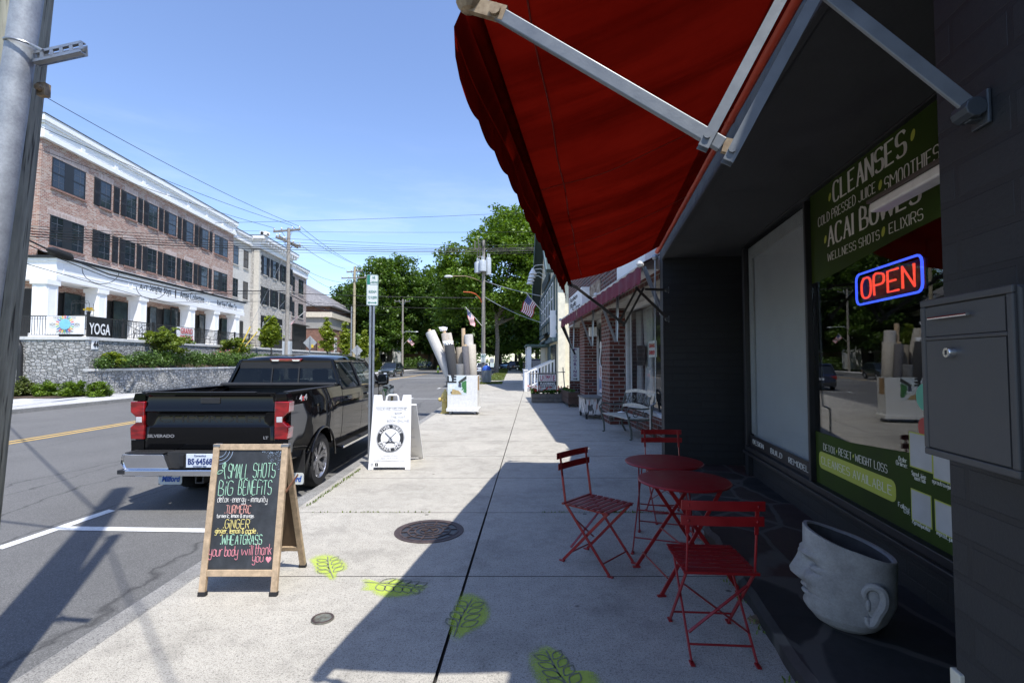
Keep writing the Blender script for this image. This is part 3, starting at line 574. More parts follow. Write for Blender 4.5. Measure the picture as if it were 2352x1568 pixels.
def table(label, loc, rz):
    t = thing('bistro_table', label, 'table', loc, rz, 'red round bistro tables')
    mb = MB(); mb.lathe([(.001, .751), (.325, .751), (.338, .748), (.343, .741), (.338, .732), (.328, .729), (.001, .735)], 56); mb.build('tabletop', m_red, t, smooth=True)
    for s in (-1, 1):
        for q in (-1, 1):
            mb = MB(); mb.bar((q*.29, s*.25, .012), (-q*.20, s*.20, .728), .010, .028, up=(1, 0, 0)); mb.box(q*.29-.03, q*.29+.03, s*.25-.012, s*.25+.012, 0, .012); mb.build('leg', m_red, t, bevel=.002)
    mb = MB(); mb.bar((-.2, -.2, .722), (-.2, .2, .722), .02, .01); mb.bar((.2, -.2, .722), (.2, .2, .722), .02, .01)
    for q in (-1, 1): mb.rod((q*.24, -.24, .12), (q*.24, .24, .12), .006, 6); mb.rod((q*.1, -.22, .32), (q*.1, .22, .32), .006, 6)
    mb.build('cross_bar', m_red, t)
table('front one of the two red round tables, nearer the camera', (1.315, 3.85, 0), 6); table('rear red round table with a chair behind it', (1.375, 4.55, 0), 70)

# ------------------------------------------------------------------ head planter
hp = G(1952, 1432, .115)
t = thing('head_planter', 'grey concrete planter shaped like a man\'s head in profile on the stone step', 'planter', hp, 0)
NZ, NP = 90, 128
zs_ = [0, .03, .08, .16, .26, .36, .48, .70]; A_ = [.16, .215, .255, .270, .274, .277, .28, .275]; B_ = [.14, .178, .203, .214, .222, .23, .236, .238]
ga = lambda x, c0, s_: math.exp(-((x-c0)/s_)**2)
def headpt(ph, tt):
    zt = .565+.085*math.cos(ph); z = tt*zt; a = float(np.interp(z, zs_, A_)); b = float(np.interp(z, zs_, B_)); cp, sp_ = math.cos(ph), math.sin(ph)
    e = .9; x = b*math.copysign(abs(sp_)**e, sp_); y = a*math.copysign(abs(cp)**e, cp)
    if z < .2 and cp < 0: y *= 1-.25*(1-z/.2)
    d = 0.
    if cp > .05:
        nz = float(np.interp(z, [.255, .275, .30, .335, .40, .47, .50], [0, .045, .085, .092, .055, .018, 0])); sx = float(np.interp(z, [.27, .32, .45], [.046, .042, .026]))
        d += nz*math.exp(-(x/sx)**2)
        d += .02*(ga(x, .045, .020)+ga(x, -.045, .020))*ga(z, .292, .024)
        for q in (-1, 1):
            d -= .066*ga(x, q*.105, .050)*ga(z, .400, .040); d += .050*ga(x, q*.118, .042)*ga(z, .390, .019); d -= .034*ga(x, q*.118, .05)*ga(z, .413, .006); d -= .026*ga(x, q*.118, .045)*ga(z, .364, .006)
            d += .030*ga(x, q*.09, .07)*ga(z, .474, .020); d += .012*ga(x, q*.12, .04)*ga(z, .33, .05); d -= .008*ga(x, q*.075, .02)*ga(z, .25, .05)
        d += .024*ga(x, 0, .07)*ga(z, .232, .014)+.022*ga(x, 0, .06)*ga(z, .186, .014); d -= .034*ga(x, 0, .10)*ga(z, .209, .006); d += .016*(ga(x, .10, .05)+ga(x, -.10, .05))*ga(z, .30, .05); d -= .012*ga(x, 0, .06)*ga(z, .155, .013); d += .022*ga(x, 0, .07)*ga(z, .115, .035)
    L = math.hypot(x, y)+1e-6; return (x+d*x/L*.8, y+d*(1 if cp > 0 else 0)*(.5+.5*y/L), z)
mb = MB(); rings = [[headpt(2*math.pi*j/NP, i/NZ) for j in range(NP)] for i in range(NZ+1)]
def inner(ph, tt, sh): x, y, z = headpt(ph, tt); return (x*sh, y*sh, z)
rings += [[(x*.985, y*.985, z+.008) for x, y, z in rings[NZ]], [(x*.91, y*.91, z+.006) for x, y, z in rings[NZ]], [(x*.885, y*.885, z-.01) for x, y, z in rings[NZ]]]
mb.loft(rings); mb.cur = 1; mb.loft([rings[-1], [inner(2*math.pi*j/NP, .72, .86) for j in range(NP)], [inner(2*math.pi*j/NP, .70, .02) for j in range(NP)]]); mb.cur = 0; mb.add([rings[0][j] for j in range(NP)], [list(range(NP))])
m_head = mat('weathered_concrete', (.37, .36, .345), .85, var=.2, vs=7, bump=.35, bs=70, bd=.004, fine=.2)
hd = mb.build('head', [m_head, mat('shade_dark_inner_concrete', (.09, .085, .08), .9, var=.3, vs=9)], t, smooth=True, rz=63)  # inner wall and soil: shade inside the opening put into a darker colour
for s in (-1, 1):
    mb = MB(); P = [(q_[0]*1.22-.01, (q_[1]-.27)*1.18+.245) for q_ in [(.008, .295), (-.002, .325), (.012, .358), (.045, .372), (.078, .355), (.088, .315), (.08, .27), (.062, .235), (.048, .195), (.03, .165), (.012, .165), (.006, .20)]]
    pts = smooth_line([(-.07-p[0], p[1]) for p in P], 3); mb.tube([(s*(.222+.016*math.sin(i/len(pts)*3.1)), p[0], p[1]) for i, p in enumerate(pts)], [.014+.014*math.sin(i/len(pts)*3.14) for i in range(len(pts))], 8)
    mb.ball((s*.212, -.116, .25), .07, 14, sc3=(.34, .62, 1.6)); mb.ball((s*.230, -.078, .24), .026, 10, sc3=(.5, .6, 1.6)); mb.ball((s*.224, -.093, .135), .03, 10, sc3=(.5, .8, 1.0)); mb.build('ear', m_head, t, smooth=True, rz=63)
t.scale = (.83, .83, .84)

# ------------------------------------------------------------------ chalkboard easel
m_oak = mat('oak_frame', (.52, .39, .26), .65, var=.22, vs=20, fine=.2, bs=60); m_oakd = mat('brown_hardboard', (.13, .085, .05), .8, var=.2)
fl, fr_ = G(460, 1368), G(632, 1368); cx = (fl.x+fr_.x)/2; cw = (fr_.x-fl.x)/2+.012
t = thing('chalkboard_sign', 'wooden A-frame chalkboard with coloured chalk menu on the kerb', 'chalkboard', (cx, fl.y, 0), 0)
Lb = 1.05; tilt = -8.
B = Matrix.Rotation(rad(tilt), 4, 'X')
def bset(o): o.matrix_local = B; return o
mb = MB()
for s in (-1, 1): mb.box(s*(cw-.045) if s < 0 else cw-.045, -cw+.0 if s < 0 else cw, -.012, .018, .02, Lb) if False else mb.box(min(s*cw, s*(cw-.045)), max(s*cw, s*(cw-.045)), -.012, .018, .022, Lb)
mb.box(-cw+.045, cw-.045, -.010, .016, .13, .175); mb.box(-cw+.045, cw-.045, -.010, .016, Lb-.045, Lb-.001); bset(mb.build('front_frame', m_oak, t, bevel=.003))
mb = MB(); mb.box(-cw+.043, cw-.043, -.001, .008, .174, Lb-.044)
k = NT('chalkboard'); n1 = k.noise(3., 6, .7); n2 = k.noise(11, 5, .7); c = k.ramp(n1.outputs['Fac'], [(.35, (.020, .023, .028)), (.62, (.048, .054, .064))]); c = k.mix(c, k.ramp(n2.outputs['Fac'], [(.35, .8), (.75, 1.3)]), 1., 'MULTIPLY'); k.l(c, k.p.inputs['Base Color']); k.p.inputs['Roughness'].default_value = .55
bset(mb.build('chalkboard', k.m, t))
mb = MB()
for s in (-1, 1): mb.box(min(s*cw, s*(cw-.05))-.003, max(s*cw, s*(cw-.05))+.003, -.015, .021, 0, .03)
bset(mb.build('rubber_foot', m_blackm, t, bevel=.004))
yb = 4.08-fl.y; tb = math.degrees(math.atan2(yb-.148, Lb)); B2 = Matrix.Translation((0, yb, 0)) @ Matrix.Rotation(rad(tb), 4, 'X')
mb = MB(); LL = 1.08
for s in (-1, 1): mb.box(min(s*cw, s*(cw-.045)), max(s*cw, s*(cw-.045)), -.018, .012, .022, LL)
mb.box(-cw+.045, cw-.045, -.016, .01, .16, .2); mb.build('rear_frame', m_oak, t, bevel=.003).matrix_local = B2
mb = MB(); mb.box(-cw+.04, cw-.04, -.006, .002, .19, LL-.02); mb.build('rear_panel', m_oakd, t).matrix_local = B2
mb = MB()
for s in (-1, 1): mb.box(min(s*cw, s*(cw-.05))-.003, max(s*cw, s*(cw-.05))+.003, -.021, .015, 0, .03)
mb.build('rubber_foot', m_blackm, t, bevel=.004).matrix_local = B2
mb = MB(); mb.bar((cw+.006, .10, .70), (cw+.006, yb-.20, .78), .004, .018); mb.build('stay', mat('rusty_stay', (.2, .09, .05), .7), t)
mb = MB(); mb.box(cw-.05, cw+.004, .13, .17, Lb-.03, Lb-.012); mb.box(-cw, -cw+.05, .13, .17, Lb-.03, Lb-.012); mb.build('hinge', m_steel, t)
xi = -cw+.045; wi = 2*cw-.09
def ch(name, col, rows, r=.0021):
    mb = MB(); mb.M = Matrix.Translation((0, -.003, 0))
    for s, f0, f1, z, h in rows: pen(mb, s, xi+wi*f0, z, wi*(f1-f0), h, r, 0, .0015, .02)
    return mb, name, col
def chb(a): mb, n, col = a; bset(mb.build('chalk_lettering', mat(n, col, .9, var=.15, vs=40), t))
s_ = lambda y: (1372-y)/350*Lb
mb, n, col = ch('chalk_green', (.42, .74, .56), [('SMALL', .17, .49, s_(1104), .100), ('SHOTS', .57, .92, s_(1102), .100), ('BiG', .05, .27, s_(1144), .098), ('BENEFiTS', .36, .88, s_(1142), .098), ('.WHEATGRASS', .16, .80, s_(1257), .064)])
lf_ = lambda x, z, a, L_: [(xi+wi*x+math.cos(a)*L_*u_-math.sin(a)*q*L_*.22*math.sin(math.pi*u_), 0, z+math.sin(a)*L_*u_+math.cos(a)*q*L_*.22*math.sin(math.pi*u_)) for q, U in ((1, [i/6 for i in range(7)]), (-1, [i/6 for i in range(6, -1, -1)])) for u_ in U]
mb.tube(lf_(.09, s_(1082), 1.4, .05), .0022, 5); mb.tube(lf_(.09, s_(1086), 3.6, .05), .0022, 5); mb.tube([(xi+wi*.10, 0, s_(1068)), (xi+wi*.11, 0, s_(1088)), (xi+wi*.135, 0, s_(1106))], .0022, 5); chb((mb, n, col))
chb(ch('chalk_white', (.78, .78, .76), [('detox -energy - immunity', .05, .83, s_(1160), .042), ('turmeric, lemon & orange.', .06, .64, s_(1196), .026)], .0016))
chb(ch('chalk_red', (.72, .36, .32), [('.TURMERiC', .18, .58, s_(1186), .055)]))
chb(ch('chalk_yellow', (.78, .68, .26), [('.GiNGER', .18, .58, s_(1220), .058), ('ginger, lemon & apple .', .06, .72, s_(1232), .036)]))
mb, n, col = ch('chalk_pink', (.74, .28, .34), [('your', .0, .2, s_(1283), .068), ('body', .24, .44, s_(1283), .066), ('will', .5, .67, s_(1281), .066), ('thank', .71, .96, s_(1280), .072), ('you', .68, .84, s_(1296), .058)])
hx, hz = xi+wi*.925, s_(1298); mb.add([(hx+.020*math.sin(q)**3, 0, hz+.022+.0016*(13*math.cos(q)-5*math.cos(2*q)-2*math.cos(3*q)-math.cos(4*q))) for q in [i*math.pi/12 for i in range(24)]], [list(range(24))]); chb((mb, n, col))
mb = MB(); mb.M = Matrix.Translation((0, -.003, 0))
for r in (.05, .075, .10): mb.tube([(xi+.0+r*math.cos(q), 0, Lb-.046-r*math.sin(q)) for q in [.1+i*.23 for i in range(7)]], .0018, 5)
for i in range(90):
    x = random.random()**.6; z = random.random()**1.6; mb.ball((xi+wi*(.68+.31*x), 0, Lb-.055-.14*z*x), .0022, 4)
chb((mb, 'chalk_blue', (.40, .52, .70)))

# ------------------------------------------------------------------ white barber sign
fl, fr_ = G(846, 1079), G(944, 1077); cx = (fl.x+fr_.x)/2; cw = (fr_.x-fl.x)/2
t = thing('sandwich_board', 'white plastic barber shop sandwich board standing near the truck', 'sandwich board', (cx, fl.y, 0), 1.0)
Lb = 1.14; B = Matrix.Rotation(rad(-9.5), 4, 'X')
P = [(-cw, 0), (-cw+.075, 0), (-cw+.08, .04), (cw-.08, .04), (cw-.075, 0), (cw, 0), (cw-.025, Lb), (cw-.155, Lb), (cw-.17, Lb-.095), (-cw+.17, Lb-.095), (-cw+.155, Lb), (-cw+.025, Lb)]
def panel(B, nm, flip):
    mb = MB(); mb.prism(P, 'y', -.016, .016); o = mb.build(nm, m_wpl, t, bevel=.006); o.matrix_local = B; return o
panel(B, 'front_panel', 1); mb = MB(); mb.tube([(-.10, 0, Lb-.11), (-.085, 0, Lb-.02), (-.06, 0, Lb), (.06, 0, Lb), (.085, 0, Lb-.02), (.10, 0, Lb-.11)], .015, 8); mb.build('carry_handle', m_wpl, t, smooth=True).matrix_local = B; yb = 1.0; B2 = Matrix.Translation((0.06, yb-.10, 0)) @ Matrix.Rotation(rad(math.degrees(math.atan2(yb-.10-.19, Lb))), 4, 'X'); panel(B2, 'rear_panel', -1)
mb = MB()
for z0 in (.25, .45, .65): mb.box(-cw+.1, cw-.1, -.024, -.017, z0, z0+.03)
mb.build('rear_rib', m_wpl, t).matrix_local = B2
m_ink = mat('black_ink', (.022, .024, .03), .6); m_grey = mat('grey_ink', (.30, .30, .30), .6)
BY = B @ Matrix.Translation((0, -.0185, 0))
mb = MB(); cz = .475; ring = lambda r0, r1, n=48: mb.loft([[(r*math.cos(2*math.pi*i/n), 0, cz+r*math.sin(2*math.pi*i/n)) for i in range(n)] for r in (r0, r1)])
ring(.148, .205); ring(.212, .216)
for a in (-1, 1):                                     # crossed razor and scissors over a moustache
    mb.bar((-a*.03, 0, cz-.02), (a*.085, 0, cz+.09), .004, .022 if a < 0 else .012, up=(0, 1, 0)); mb.bar((a*.0, 0, cz-.02), (a*.075, 0, cz-.072), .004, .010, up=(0, 1, 0))
    mb.loft([[(a*.088+r*math.cos(q), 0, cz-.082+r*math.sin(q)) for q in [i*math.pi/8 for i in range(16)]] for r in (.026, .031)])
    mb.tube([(a*x, 0, cz+z) for x, z in ((0, -.062), (.02, -.052), (.045, -.066), (.068, -.074))], [.010, .013, .009, .002], 6)
mb.build('emblem', m_ink, t).matrix_local = BY
def arc(s, r, a0, a1, size, m, flip=False):
    for i, chh in enumerate(s):
        if chh == ' ': continue
        a = a0+(a1-a0)*i/(len(s)-1); o = text(t, chh, size, Matrix.Identity(4), m, 'emblem_letter', align='CENTER', bold=.001)
        rr = r-size*.36 if not flip else -(r-size*.36)-0*size
        q = Matrix.Translation((0, -.0035, cz)) @ Matrix.Rotation(rad(90-a if not flip else -(a-270)), 4, 'Y') @ Matrix.Translation((0, 0, r-size*.36 if not flip else -r-size*.34)) @ UP
        o.matrix_local = BY @ q
arc('RIVER THREE', .178, 150, 30, .062, m_wpl); arc('BARBER SHOP', .172, 205, 335, .062, m_wpl, True)
mb = MB()
mb.box(-cw+.07, cw-.07, -.001, 0, .945, .949); pen(mb, 'WALK-INS WELCOME!', -cw+.085, .905, 2*cw-.17, .034, .0022, curvy=False)
for i, s in enumerate(('SKIP', 'THE WAIT', 'BOOK ONLINE')): wd = (.13, .26, .40)[i]*.85; pen(mb, s, .105-wd/2, .84-.058*i, wd, .028, .0020, curvy=False)
for i, (s, wd) in enumerate((('41 RIVER STREET'.replace('4', 'A'), .30), ('203.367.7747'.replace('0', 'O'), .30), ('RIVERTHREEBARBERSHOP.COM', .5))):
    pass
mb.build('grey_lettering', m_grey, t).matrix_local = BY
for s, wd, z in (('41 RIVER STREET', .30, .205), ('203.367.7747', .28, .168), ('RIVERTHREEBARBERSHOP.COM', .48, .132)):
    text(t, s, .03, BY @ TM(-wd/2, -.002, z), mat('pale_ink', (.55, .55, .55), .6), 'small_lettering', wd)
mb = MB(); mb.box(-.215, -.17, -.001, 0, .06, .105); mb.build('social_icon', m_ink, t).matrix_local = BY; text(t, 'f', .045, BY @ TM(-.198, -.003, .066), m_wpl, 'social_letter')
mb = MB(); mb.tube([(-.262+.02*math.cos(q), -.001, .083+.02*math.sin(q)) for q in [i*math.pi/4+.39 for i in range(8)]], .0015, 5, closed=True); mb.tube([(-.262+.01*math.cos(q), -.001, .083+.01*math.sin(q)) for q in [i*math.pi/4 for i in range(8)]], .0015, 5, closed=True); mb.build('social_icon', m_grey, t).matrix_local = BY

# ------------------------------------------------------------------ parking sign
pb = G(851, 1056); t = thing('parking_sign', 'white and green one hour parking sign on a steel post', 'street sign', pb, 0)
d = pb.y; zt = D(848, 631, d).z; zb = D(848, 702, d).z; m_gsign = mat('sign_green', (.02, .20, .14), .5, var=.04); m_sw = mat('sign_white', (.66, .69, .68), .45, var=.03)
mb = MB()
for s in (-1, 1): mb.box(s*.028-.017, s*.028+.017, -.015, .015, 0, zt-.04)
mb.build('post', m_steel, t, bevel=.003)
mb = MB(); mb.box(-.01, .01, .016, .02, 0, zt-.1); mb.build('post_web', mat('dark_navy_steel', (.03, .035, .05), .5, .3), t)
hw = .095; hh = (zt-zb); cz = zb; 
def rrect(x0, x1, z0, z1, r, y): return [(x+r*math.cos(rad(a0+q)), y, z+r*math.sin(rad(a0+q))) for x, z, a0 in ((x1-r, z1-r, 0), (x0+r, z1-r, 90), (x0+r, z0+r, 180), (x1-r, z0+r, 270)) for q in (0, 30, 60, 90)]
mb = MB(); mb.loft([rrect(-hw, hw, zb, zt, .025, -.021), rrect(-hw, hw, zb, zt, .025, -.018)], cap=True); mb.build('sign_panel', m_sw, t)
mb = MB(); mb.loft([rrect(-hw+.004, hw-.004, zb+.004, zt-.004, .022, -.0225), rrect(-hw+.010, hw-.010, zb+.010, zt-.010, .018, -.0225)]); mb.box(-hw+.008, -hw+.06, -.0235, -.0222, zt-.17, zt-.008); mb.box(-hw+.06, hw-.008, -.0235, -.0222, zt-.175, zt-.170)
zz = zb+.05; mb.box(-.05, .05, -.0235, -.0222, zz-.007, zz+.007)
for s in (-1, 1): mb.add([(s*.045, -.0236, zz+.022), (s*.075, -.0236, zz), (s*.045, -.0236, zz-.022)], [[0, 1, 2]])
mb.build('sign_marking', m_gsign, t)
text(t, '1', .13, TM(-hw+.018, -.025, zt-.135), m_sw, width=.026, bold=.002)
for s, z, wd, x, sz in (('HR', zt-.075, .05, -.005, .07), ('PARKING', zt-.15, .115, -.028, .06), ('8:00AM', zb+.215, .125, -.062, .066), ('TO 9:00PM', zb+.115, .15, -.075, .066)): text(t, s, sz, TM(x, -.025, z), m_gsign, width=wd)
t.rotation_euler.z = rad(14)

# ------------------------------------------------------------------ things set in and painted on the pavement
m_iron = mat('cast_iron', (.030, .028, .030), .35, .6, var=.3, vs=14); m_ironr = mat('rusty_iron', (.085, .06, .055), .6, .4, var=.35, vs=18)
c0 = G(986, 1219); t = thing('manhole_cover', 'round cast iron manhole cover with a star in the sunlit pavement', 'manhole cover', (c0.x, c0.y, 0), 10)
mb = MB(); mb.lathe([(.335, .0), (.335, .006), (.29, .006), (.29, .002)], 56); mb.build('ring_frame', m_ironr, t)
mb = MB(); mb.lathe([(.29, .003), (.001, .003)], 56); mb.build('cover_plate', m_iron, t)
mb = MB(); rr = lambda a, b: mb.lathe([(a, .003), (a, .008), (b, .008), (b, .003)], 56)
rr(.27, .288); rr(.195, .21); rr(.13, .142); rr(.085, .094)
for i in range(10): a = i*math.pi/5; mb.bar((.21*math.cos(a), .21*math.sin(a), .006), (.27*math.cos(a), .27*math.sin(a), .006), .012, .006)
for i in range(12): a = i*math.pi/6+.2; mb.bar((.142*math.cos(a), .142*math.sin(a), .006), (.195*math.cos(a), .195*math.sin(a), .006), .012, .006)
st = [((.08 if i % 2 == 0 else .033)*math.cos(i*math.pi/5+.3), (.08 if i % 2 == 0 else .033)*math.sin(i*math.pi/5+.3)) for i in range(10)]
mb.tube([(p[0], p[1], .006) for p in st], .005, 5, closed=True); mb.build('raised_pattern', m_ironr, t)
c0 = G(741, 1421); t = thing('valve_cover', 'small rusty water valve cover in the pavement near the chalkboard', 'valve cover', (c0.x, c0.y, 0))
mb = MB(); mb.lathe([(.072, 0), (.07, .008), (.058, .010), (.052, .006), (.02, .006), (.018, .011), (.001, .011)], 28); mb.build('lid', mat('patina_iron', (.16, .12, .09), .7, .3, var=.4, vs=30, col2=(.20, .22, .19)), t, smooth=True)
mb = MB(); mb.lathe([(.055, .0085), (.057, .0115), (.066, .0115), (.068, .0085)], 28); mb.build('lid_rim', m_ironr, t)
k = NT('lime_spray_paint'); k.t.nodes.remove(k.p); at = k.n('Attribute', attribute_name='edge'); f = k.noise(170, 3, .8); f2 = k.noise(12, 4, .7)
al = k.math('ADD', k.math('MULTIPLY', at.outputs['Fac'], 1.25), k.math('ADD', k.math('MULTIPLY', f2.outputs['Fac'], .25), -.32)); al = k.math('MULTIPLY', k.math('MINIMUM', k.math('MAXIMUM', k.math('MULTIPLY', k.math('SUBTRACT', al, k.math('MULTIPLY', k.math('ADD', f.outputs['Fac'], -.12), 1.25)), 3.2), 0.), 1.), .66)
df = k.n('BsdfDiffuse'); k.l(k.ramp(f2.outputs['Fac'], [(.3, (.46, .60, .06)), (.7, (.58, .72, .11))]), df.inputs[0]); tr = k.n('BsdfTransparent'); ms = k.n('MixShader'); k.l(al, ms.inputs[0]); k.l(tr.outputs[0], ms.inputs[1]); k.l(df.outputs[0], ms.inputs[2]); k.l(ms.outputs[0], k.out.inputs[0]); m_spray = k.m
m_sten = mat('bare_grey_stencil', (.27, .28, .20), .9, var=.2, vs=30, fine=.6, bs=150)
def stencil(label, out, base, tip, n):
    Q = lambda p: G(689+p[0]*.3255, 1148.4+p[1]*.3255)
    pts = [Q(p) for p in out]; c = sum(pts, Vector())/len(pts)
    pts = [Vector((a, b, 0)) for a, b in smooth_line([(p.x, p.y) for p in pts]+[(pts[0].x, pts[0].y)], 4)[:-1]]
    me = bpy.data.meshes.new('paint'); N = len(pts); V = []; E_ = []
    for q, e in ((1.30, .10), (1.14, .36), (.98, .56), (.82, .72), (.55, .86), (0.01, .90)):
        V += [((p.x-c.x)*q, (p.y-c.y)*q, .0022) for p in pts]; E_ += [e]*N
    F = [[i*N+j, i*N+(j+1) % N, (i+1)*N+(j+1) % N, (i+1)*N+j] for i in range(5) for j in range(N)]
    me.from_pydata(V, [], F); a = me.attributes.new('edge', 'FLOAT', 'POINT'); a.data.foreach_set('value', E_); me.materials.append(m_spray)
    o = bpy.data.objects.new('leaf_stencil', me); C.objects.link(o); o.location = c; tag(o, label, 'paint mark', 'lime leaf stencils on the pavement')
    b, tp = Q(base)-c, Q(tip)-c; ax = (tp-b); nrm = Vector((-ax.y, ax.x, 0)).normalized(); L = ax.length; mb = MB(); z = .0036
    flat = lambda P, w_: [mb.quad(*(Vector((v.x, v.y, z)) for v in (p+(q-p).normalized().cross(Vector((0, 0, 1)))*w_, q+(q-p).normalized().cross(Vector((0, 0, 1)))*w_, q-(q-p).normalized().cross(Vector((0, 0, 1)))*w_, p-(q-p).normalized().cross(Vector((0, 0, 1)))*w_))) for p, q in zip(P[:-1], P[1:])]
    flat([b, b+ax*.5+nrm*L*.03, tp], .005)
    for i in range(n):
        for s in (-1, 1):
            p = b+ax*(.22+.72*i/n); dr = (ax.normalized()*.75+nrm*s*.8).normalized(); ll = L*(.30-.05*i/n); sd = Vector((-dr.y, dr.x, 0)); P = []
            for q, U in ((1, range(7)), (-1, range(6, -1, -1))):
                for u in U: P.append(p+dr*ll*(.12+.88*u/6)+sd*q*ll*.24*math.sin(math.pi*u/6))
            flat(P, .0042)
    mb.build('leaf_outline', m_sten, o)
stencil('lime sprayed leaf stencil by the rear foot of the chalkboard', [(60, 420), (120, 385), (230, 385), (330, 440), (330, 490), (270, 510), (260, 550), (220, 565), (170, 530), (110, 515), (95, 470)], (235, 550), (195, 400), 4)
stencil('long lime sprayed leaf stencil half in sun at the shadow edge', [(430, 560), (480, 555), (560, 575), (680, 550), (740, 575), (800, 590), (905, 600), (880, 630), (840, 660), (760, 680), (690, 690), (600, 690), (530, 670), (490, 640), (430, 635), (450, 600)], (455, 578), (880, 622), 5)
stencil('lime sprayed leaf stencil on the long black joint in the shade', [(1050, 830), (1110, 700), (1150, 655), (1220, 655), (1300, 690), (1350, 780), (1330, 850), (1280, 900), (1190, 940), (1130, 985), (1060, 970), (1055, 910), (1040, 870)], (1085, 965), (1215, 700), 4)
stencil('large lime sprayed leaf stencil cut by the bottom of the photo', [(1600, 1130), (1640, 1060), (1730, 1020), (1830, 1060), (1900, 1140), (1920, 1200), (2000, 1200), (2080, 1210), (2130, 1270), (2130, 1360), (1950, 1420), (1750, 1400), (1650, 1260)], (1960, 1400), (1735, 1060), 4)
p = G(1738, 1424); mb = MB(); mb.at((p.x, p.y, 0), 25); mb.box(-.05, .05, -.035, .035, .001, .012); mb.box(-.04, .045, -.03, .03, .012, .02); o = mb.build('cardboard_scrap', mat('cardboard', (.22, .16, .10), .9), bevel=.003); tag(o, 'scrap of brown cardboard on the pavement by the stone step', 'cardboard')
# weeds in the joints
def tuft(mb, c, n, h, sp):
    for _ in range(n):
        x, y = c[0]+random.gauss(0, sp[0]), c[1]+random.gauss(0, sp[1]); a = random.uniform(0, 6.3); l = h*random.uniform(.4, 1.2); dx, dy = math.cos(a)*l*.6, math.sin(a)*l*.6; wx, wy = -math.sin(a)*.006, math.cos(a)*.006
        mb.add([(x-wx, y-wy, -.01), (x+wx, y+wy, -.01), (x+dx*.5+wx, y+dy*.5+wy, l*.7), (x+dx, y+dy, l)], [[0, 1, 2, 3]])
mb = MB()
for i in range(26): tuft(mb, (-2.33+.0*i, 6.1+.075*i-.3), 9, .025, (.012, .05))
for i in range(30): tuft(mb, (random.uniform(.3, 1.8), 5.52), 5, .022, (.05, .006))
for i in range(14): tuft(mb, (random.uniform(-2.2, -.6), 5.52), 4, .02, (.05, .006))
for i in range(26):
    q = S.w(random.uniform(.9, 5.5), .03); tuft(mb, (q.x, q.y), 7, .03, (.02, .05))
o = mb.build('weeds', leafm('weed_green', (.12, .19, .04))); o['kind'] = 'stuff'
# ------------------------------------------------------------------ the long apartment building across the street
m_brk = brick('mottled_red_brick', [(.13, .09, .08), (.31, .14, .10), (.40, .19, .135), (.45, .31, .25), (.54, .45, .39)], (.50, .43, .38), .24, .08, .012, .9, .5, .15)
m_brkL = brick('cream_brick', [(.54, .51, .46), (.62, .60, .55), (.70, .68, .62)], (.64, .61, .56), .24, .08, .012, .9, .5, .12)
m_brkD = brick('brown_brick', [(.15, .11, .10), (.28, .20, .175), (.38, .30, .27), (.46, .39, .36)], (.48, .43, .40), .24, .08, .012, .9, .5, .15)
m_brkS = brick('soldier_brick', [(.30, .20, .17), (.48, .33, .28), (.60, .48, .44)], (.62, .56, .52), .08, .26, .012, .9, .5, .1)
def ashlar(name, cols, sx, sy, mortar):
    k = NT(name); v = wall_uv(k); mp = k.n('Mapping'); mp.inputs['Scale'].default_value = (sx, sy, 0); k.l(v, mp.inputs['Vector'])
    f1 = k.n('TexVoronoi', feature='F1', distance='CHEBYCHEV', Scale=1.); f2 = k.n('TexVoronoi', feature='F2', distance='CHEBYCHEV', Scale=1.)
    for f in (f1, f2): f.inputs['Randomness'].default_value = .8; k.l(mp.outputs[0], f.inputs['Vector'])
    e = k.math('SUBTRACT', f2.outputs['Distance'], f1.outputs['Distance']); sp = k.n('SeparateColor'); k.l(f1.outputs['Color'], sp.inputs[0])
    c = k.ramp(sp.outputs[0], [(i/(len(cols)-1), q) for i, q in enumerate(cols)]); fn = k.noise(22, 5, .7); c = k.mix(c, k.ramp(fn.outputs['Fac'], [(.3, .62), (.7, 1.15)]), 1., 'MULTIPLY')
    c = k.mix(mortar, c, k.ramp(e, [(.04, 0), (.10, 1.)])); k.l(c, k.p.inputs['Base Color']); k.p.inputs['Roughness'].default_value = .9
    k.bump(k.math('ADD', k.ramp(e, [(.03, 0), (.2, 1.)]), k.math('MULTIPLY', fn.outputs['Fac'], .8)), .9, .05); MATS[name] = k.m; return k.m
m_stone = ashlar('grey_ashlar', [(.34, .34, .335), (.44, .44, .43), (.54, .53, .52)], 4.0, 7.0, (.17, .17, .165))
m_stoneB = ashlar('pale_fieldstone', [(.38, .36, .33), (.54, .51, .47), (.66, .63, .58)], 4.2, 7., (.44, .42, .39))
m_cap = mat('stone_cap', (.62, .61, .59), .8, var=.08)
m_dk = mat('dark_bronze', (.014, .015, .017), .4, var=.1); m_shut = mat('black_shutter', (.013, .013, .014), .55)
m_pane = mat('window_pane_dark', (.022, .030, .042), .05, var=.5, vs=.45, spec=.7)
m_shade = mat('window_shade', (.30, .33, .34), .5); m_sill = mat('pale_stone_sill', (.50, .47, .43), .8)
LB = Fr(-25.8, 26.84, 93.43)
def inv(X, Y): p = LB.I @ Vector((X, Y, 0)); return p.x, p.y
xP0, yP = inv(-24.16, 26.2); xT0, yT = inv(-20.87, 24.5); ZF = 2.87
z1 = lambda x, y: ((x*.38259)*.765625, (250+y*.38259)*.765625)
z2 = lambda x, y: ((x*.3189)*.765625, (800+y*.3189)*.765625)
z3 = lambda x, y: ((600+x*.28694)*.765625, (550+y*.28694)*.765625)
z5 = lambda x, y: ((600+x*.15306)*.765625, (940+y*.15306)*.765625)
U1 = lambda x, off=0.: LB.hit(z1(x, 500)[0], 600, off)[0]
U3 = lambda x, off=0.: LB.hit(z3(x, 500)[0], 600, off)[0]
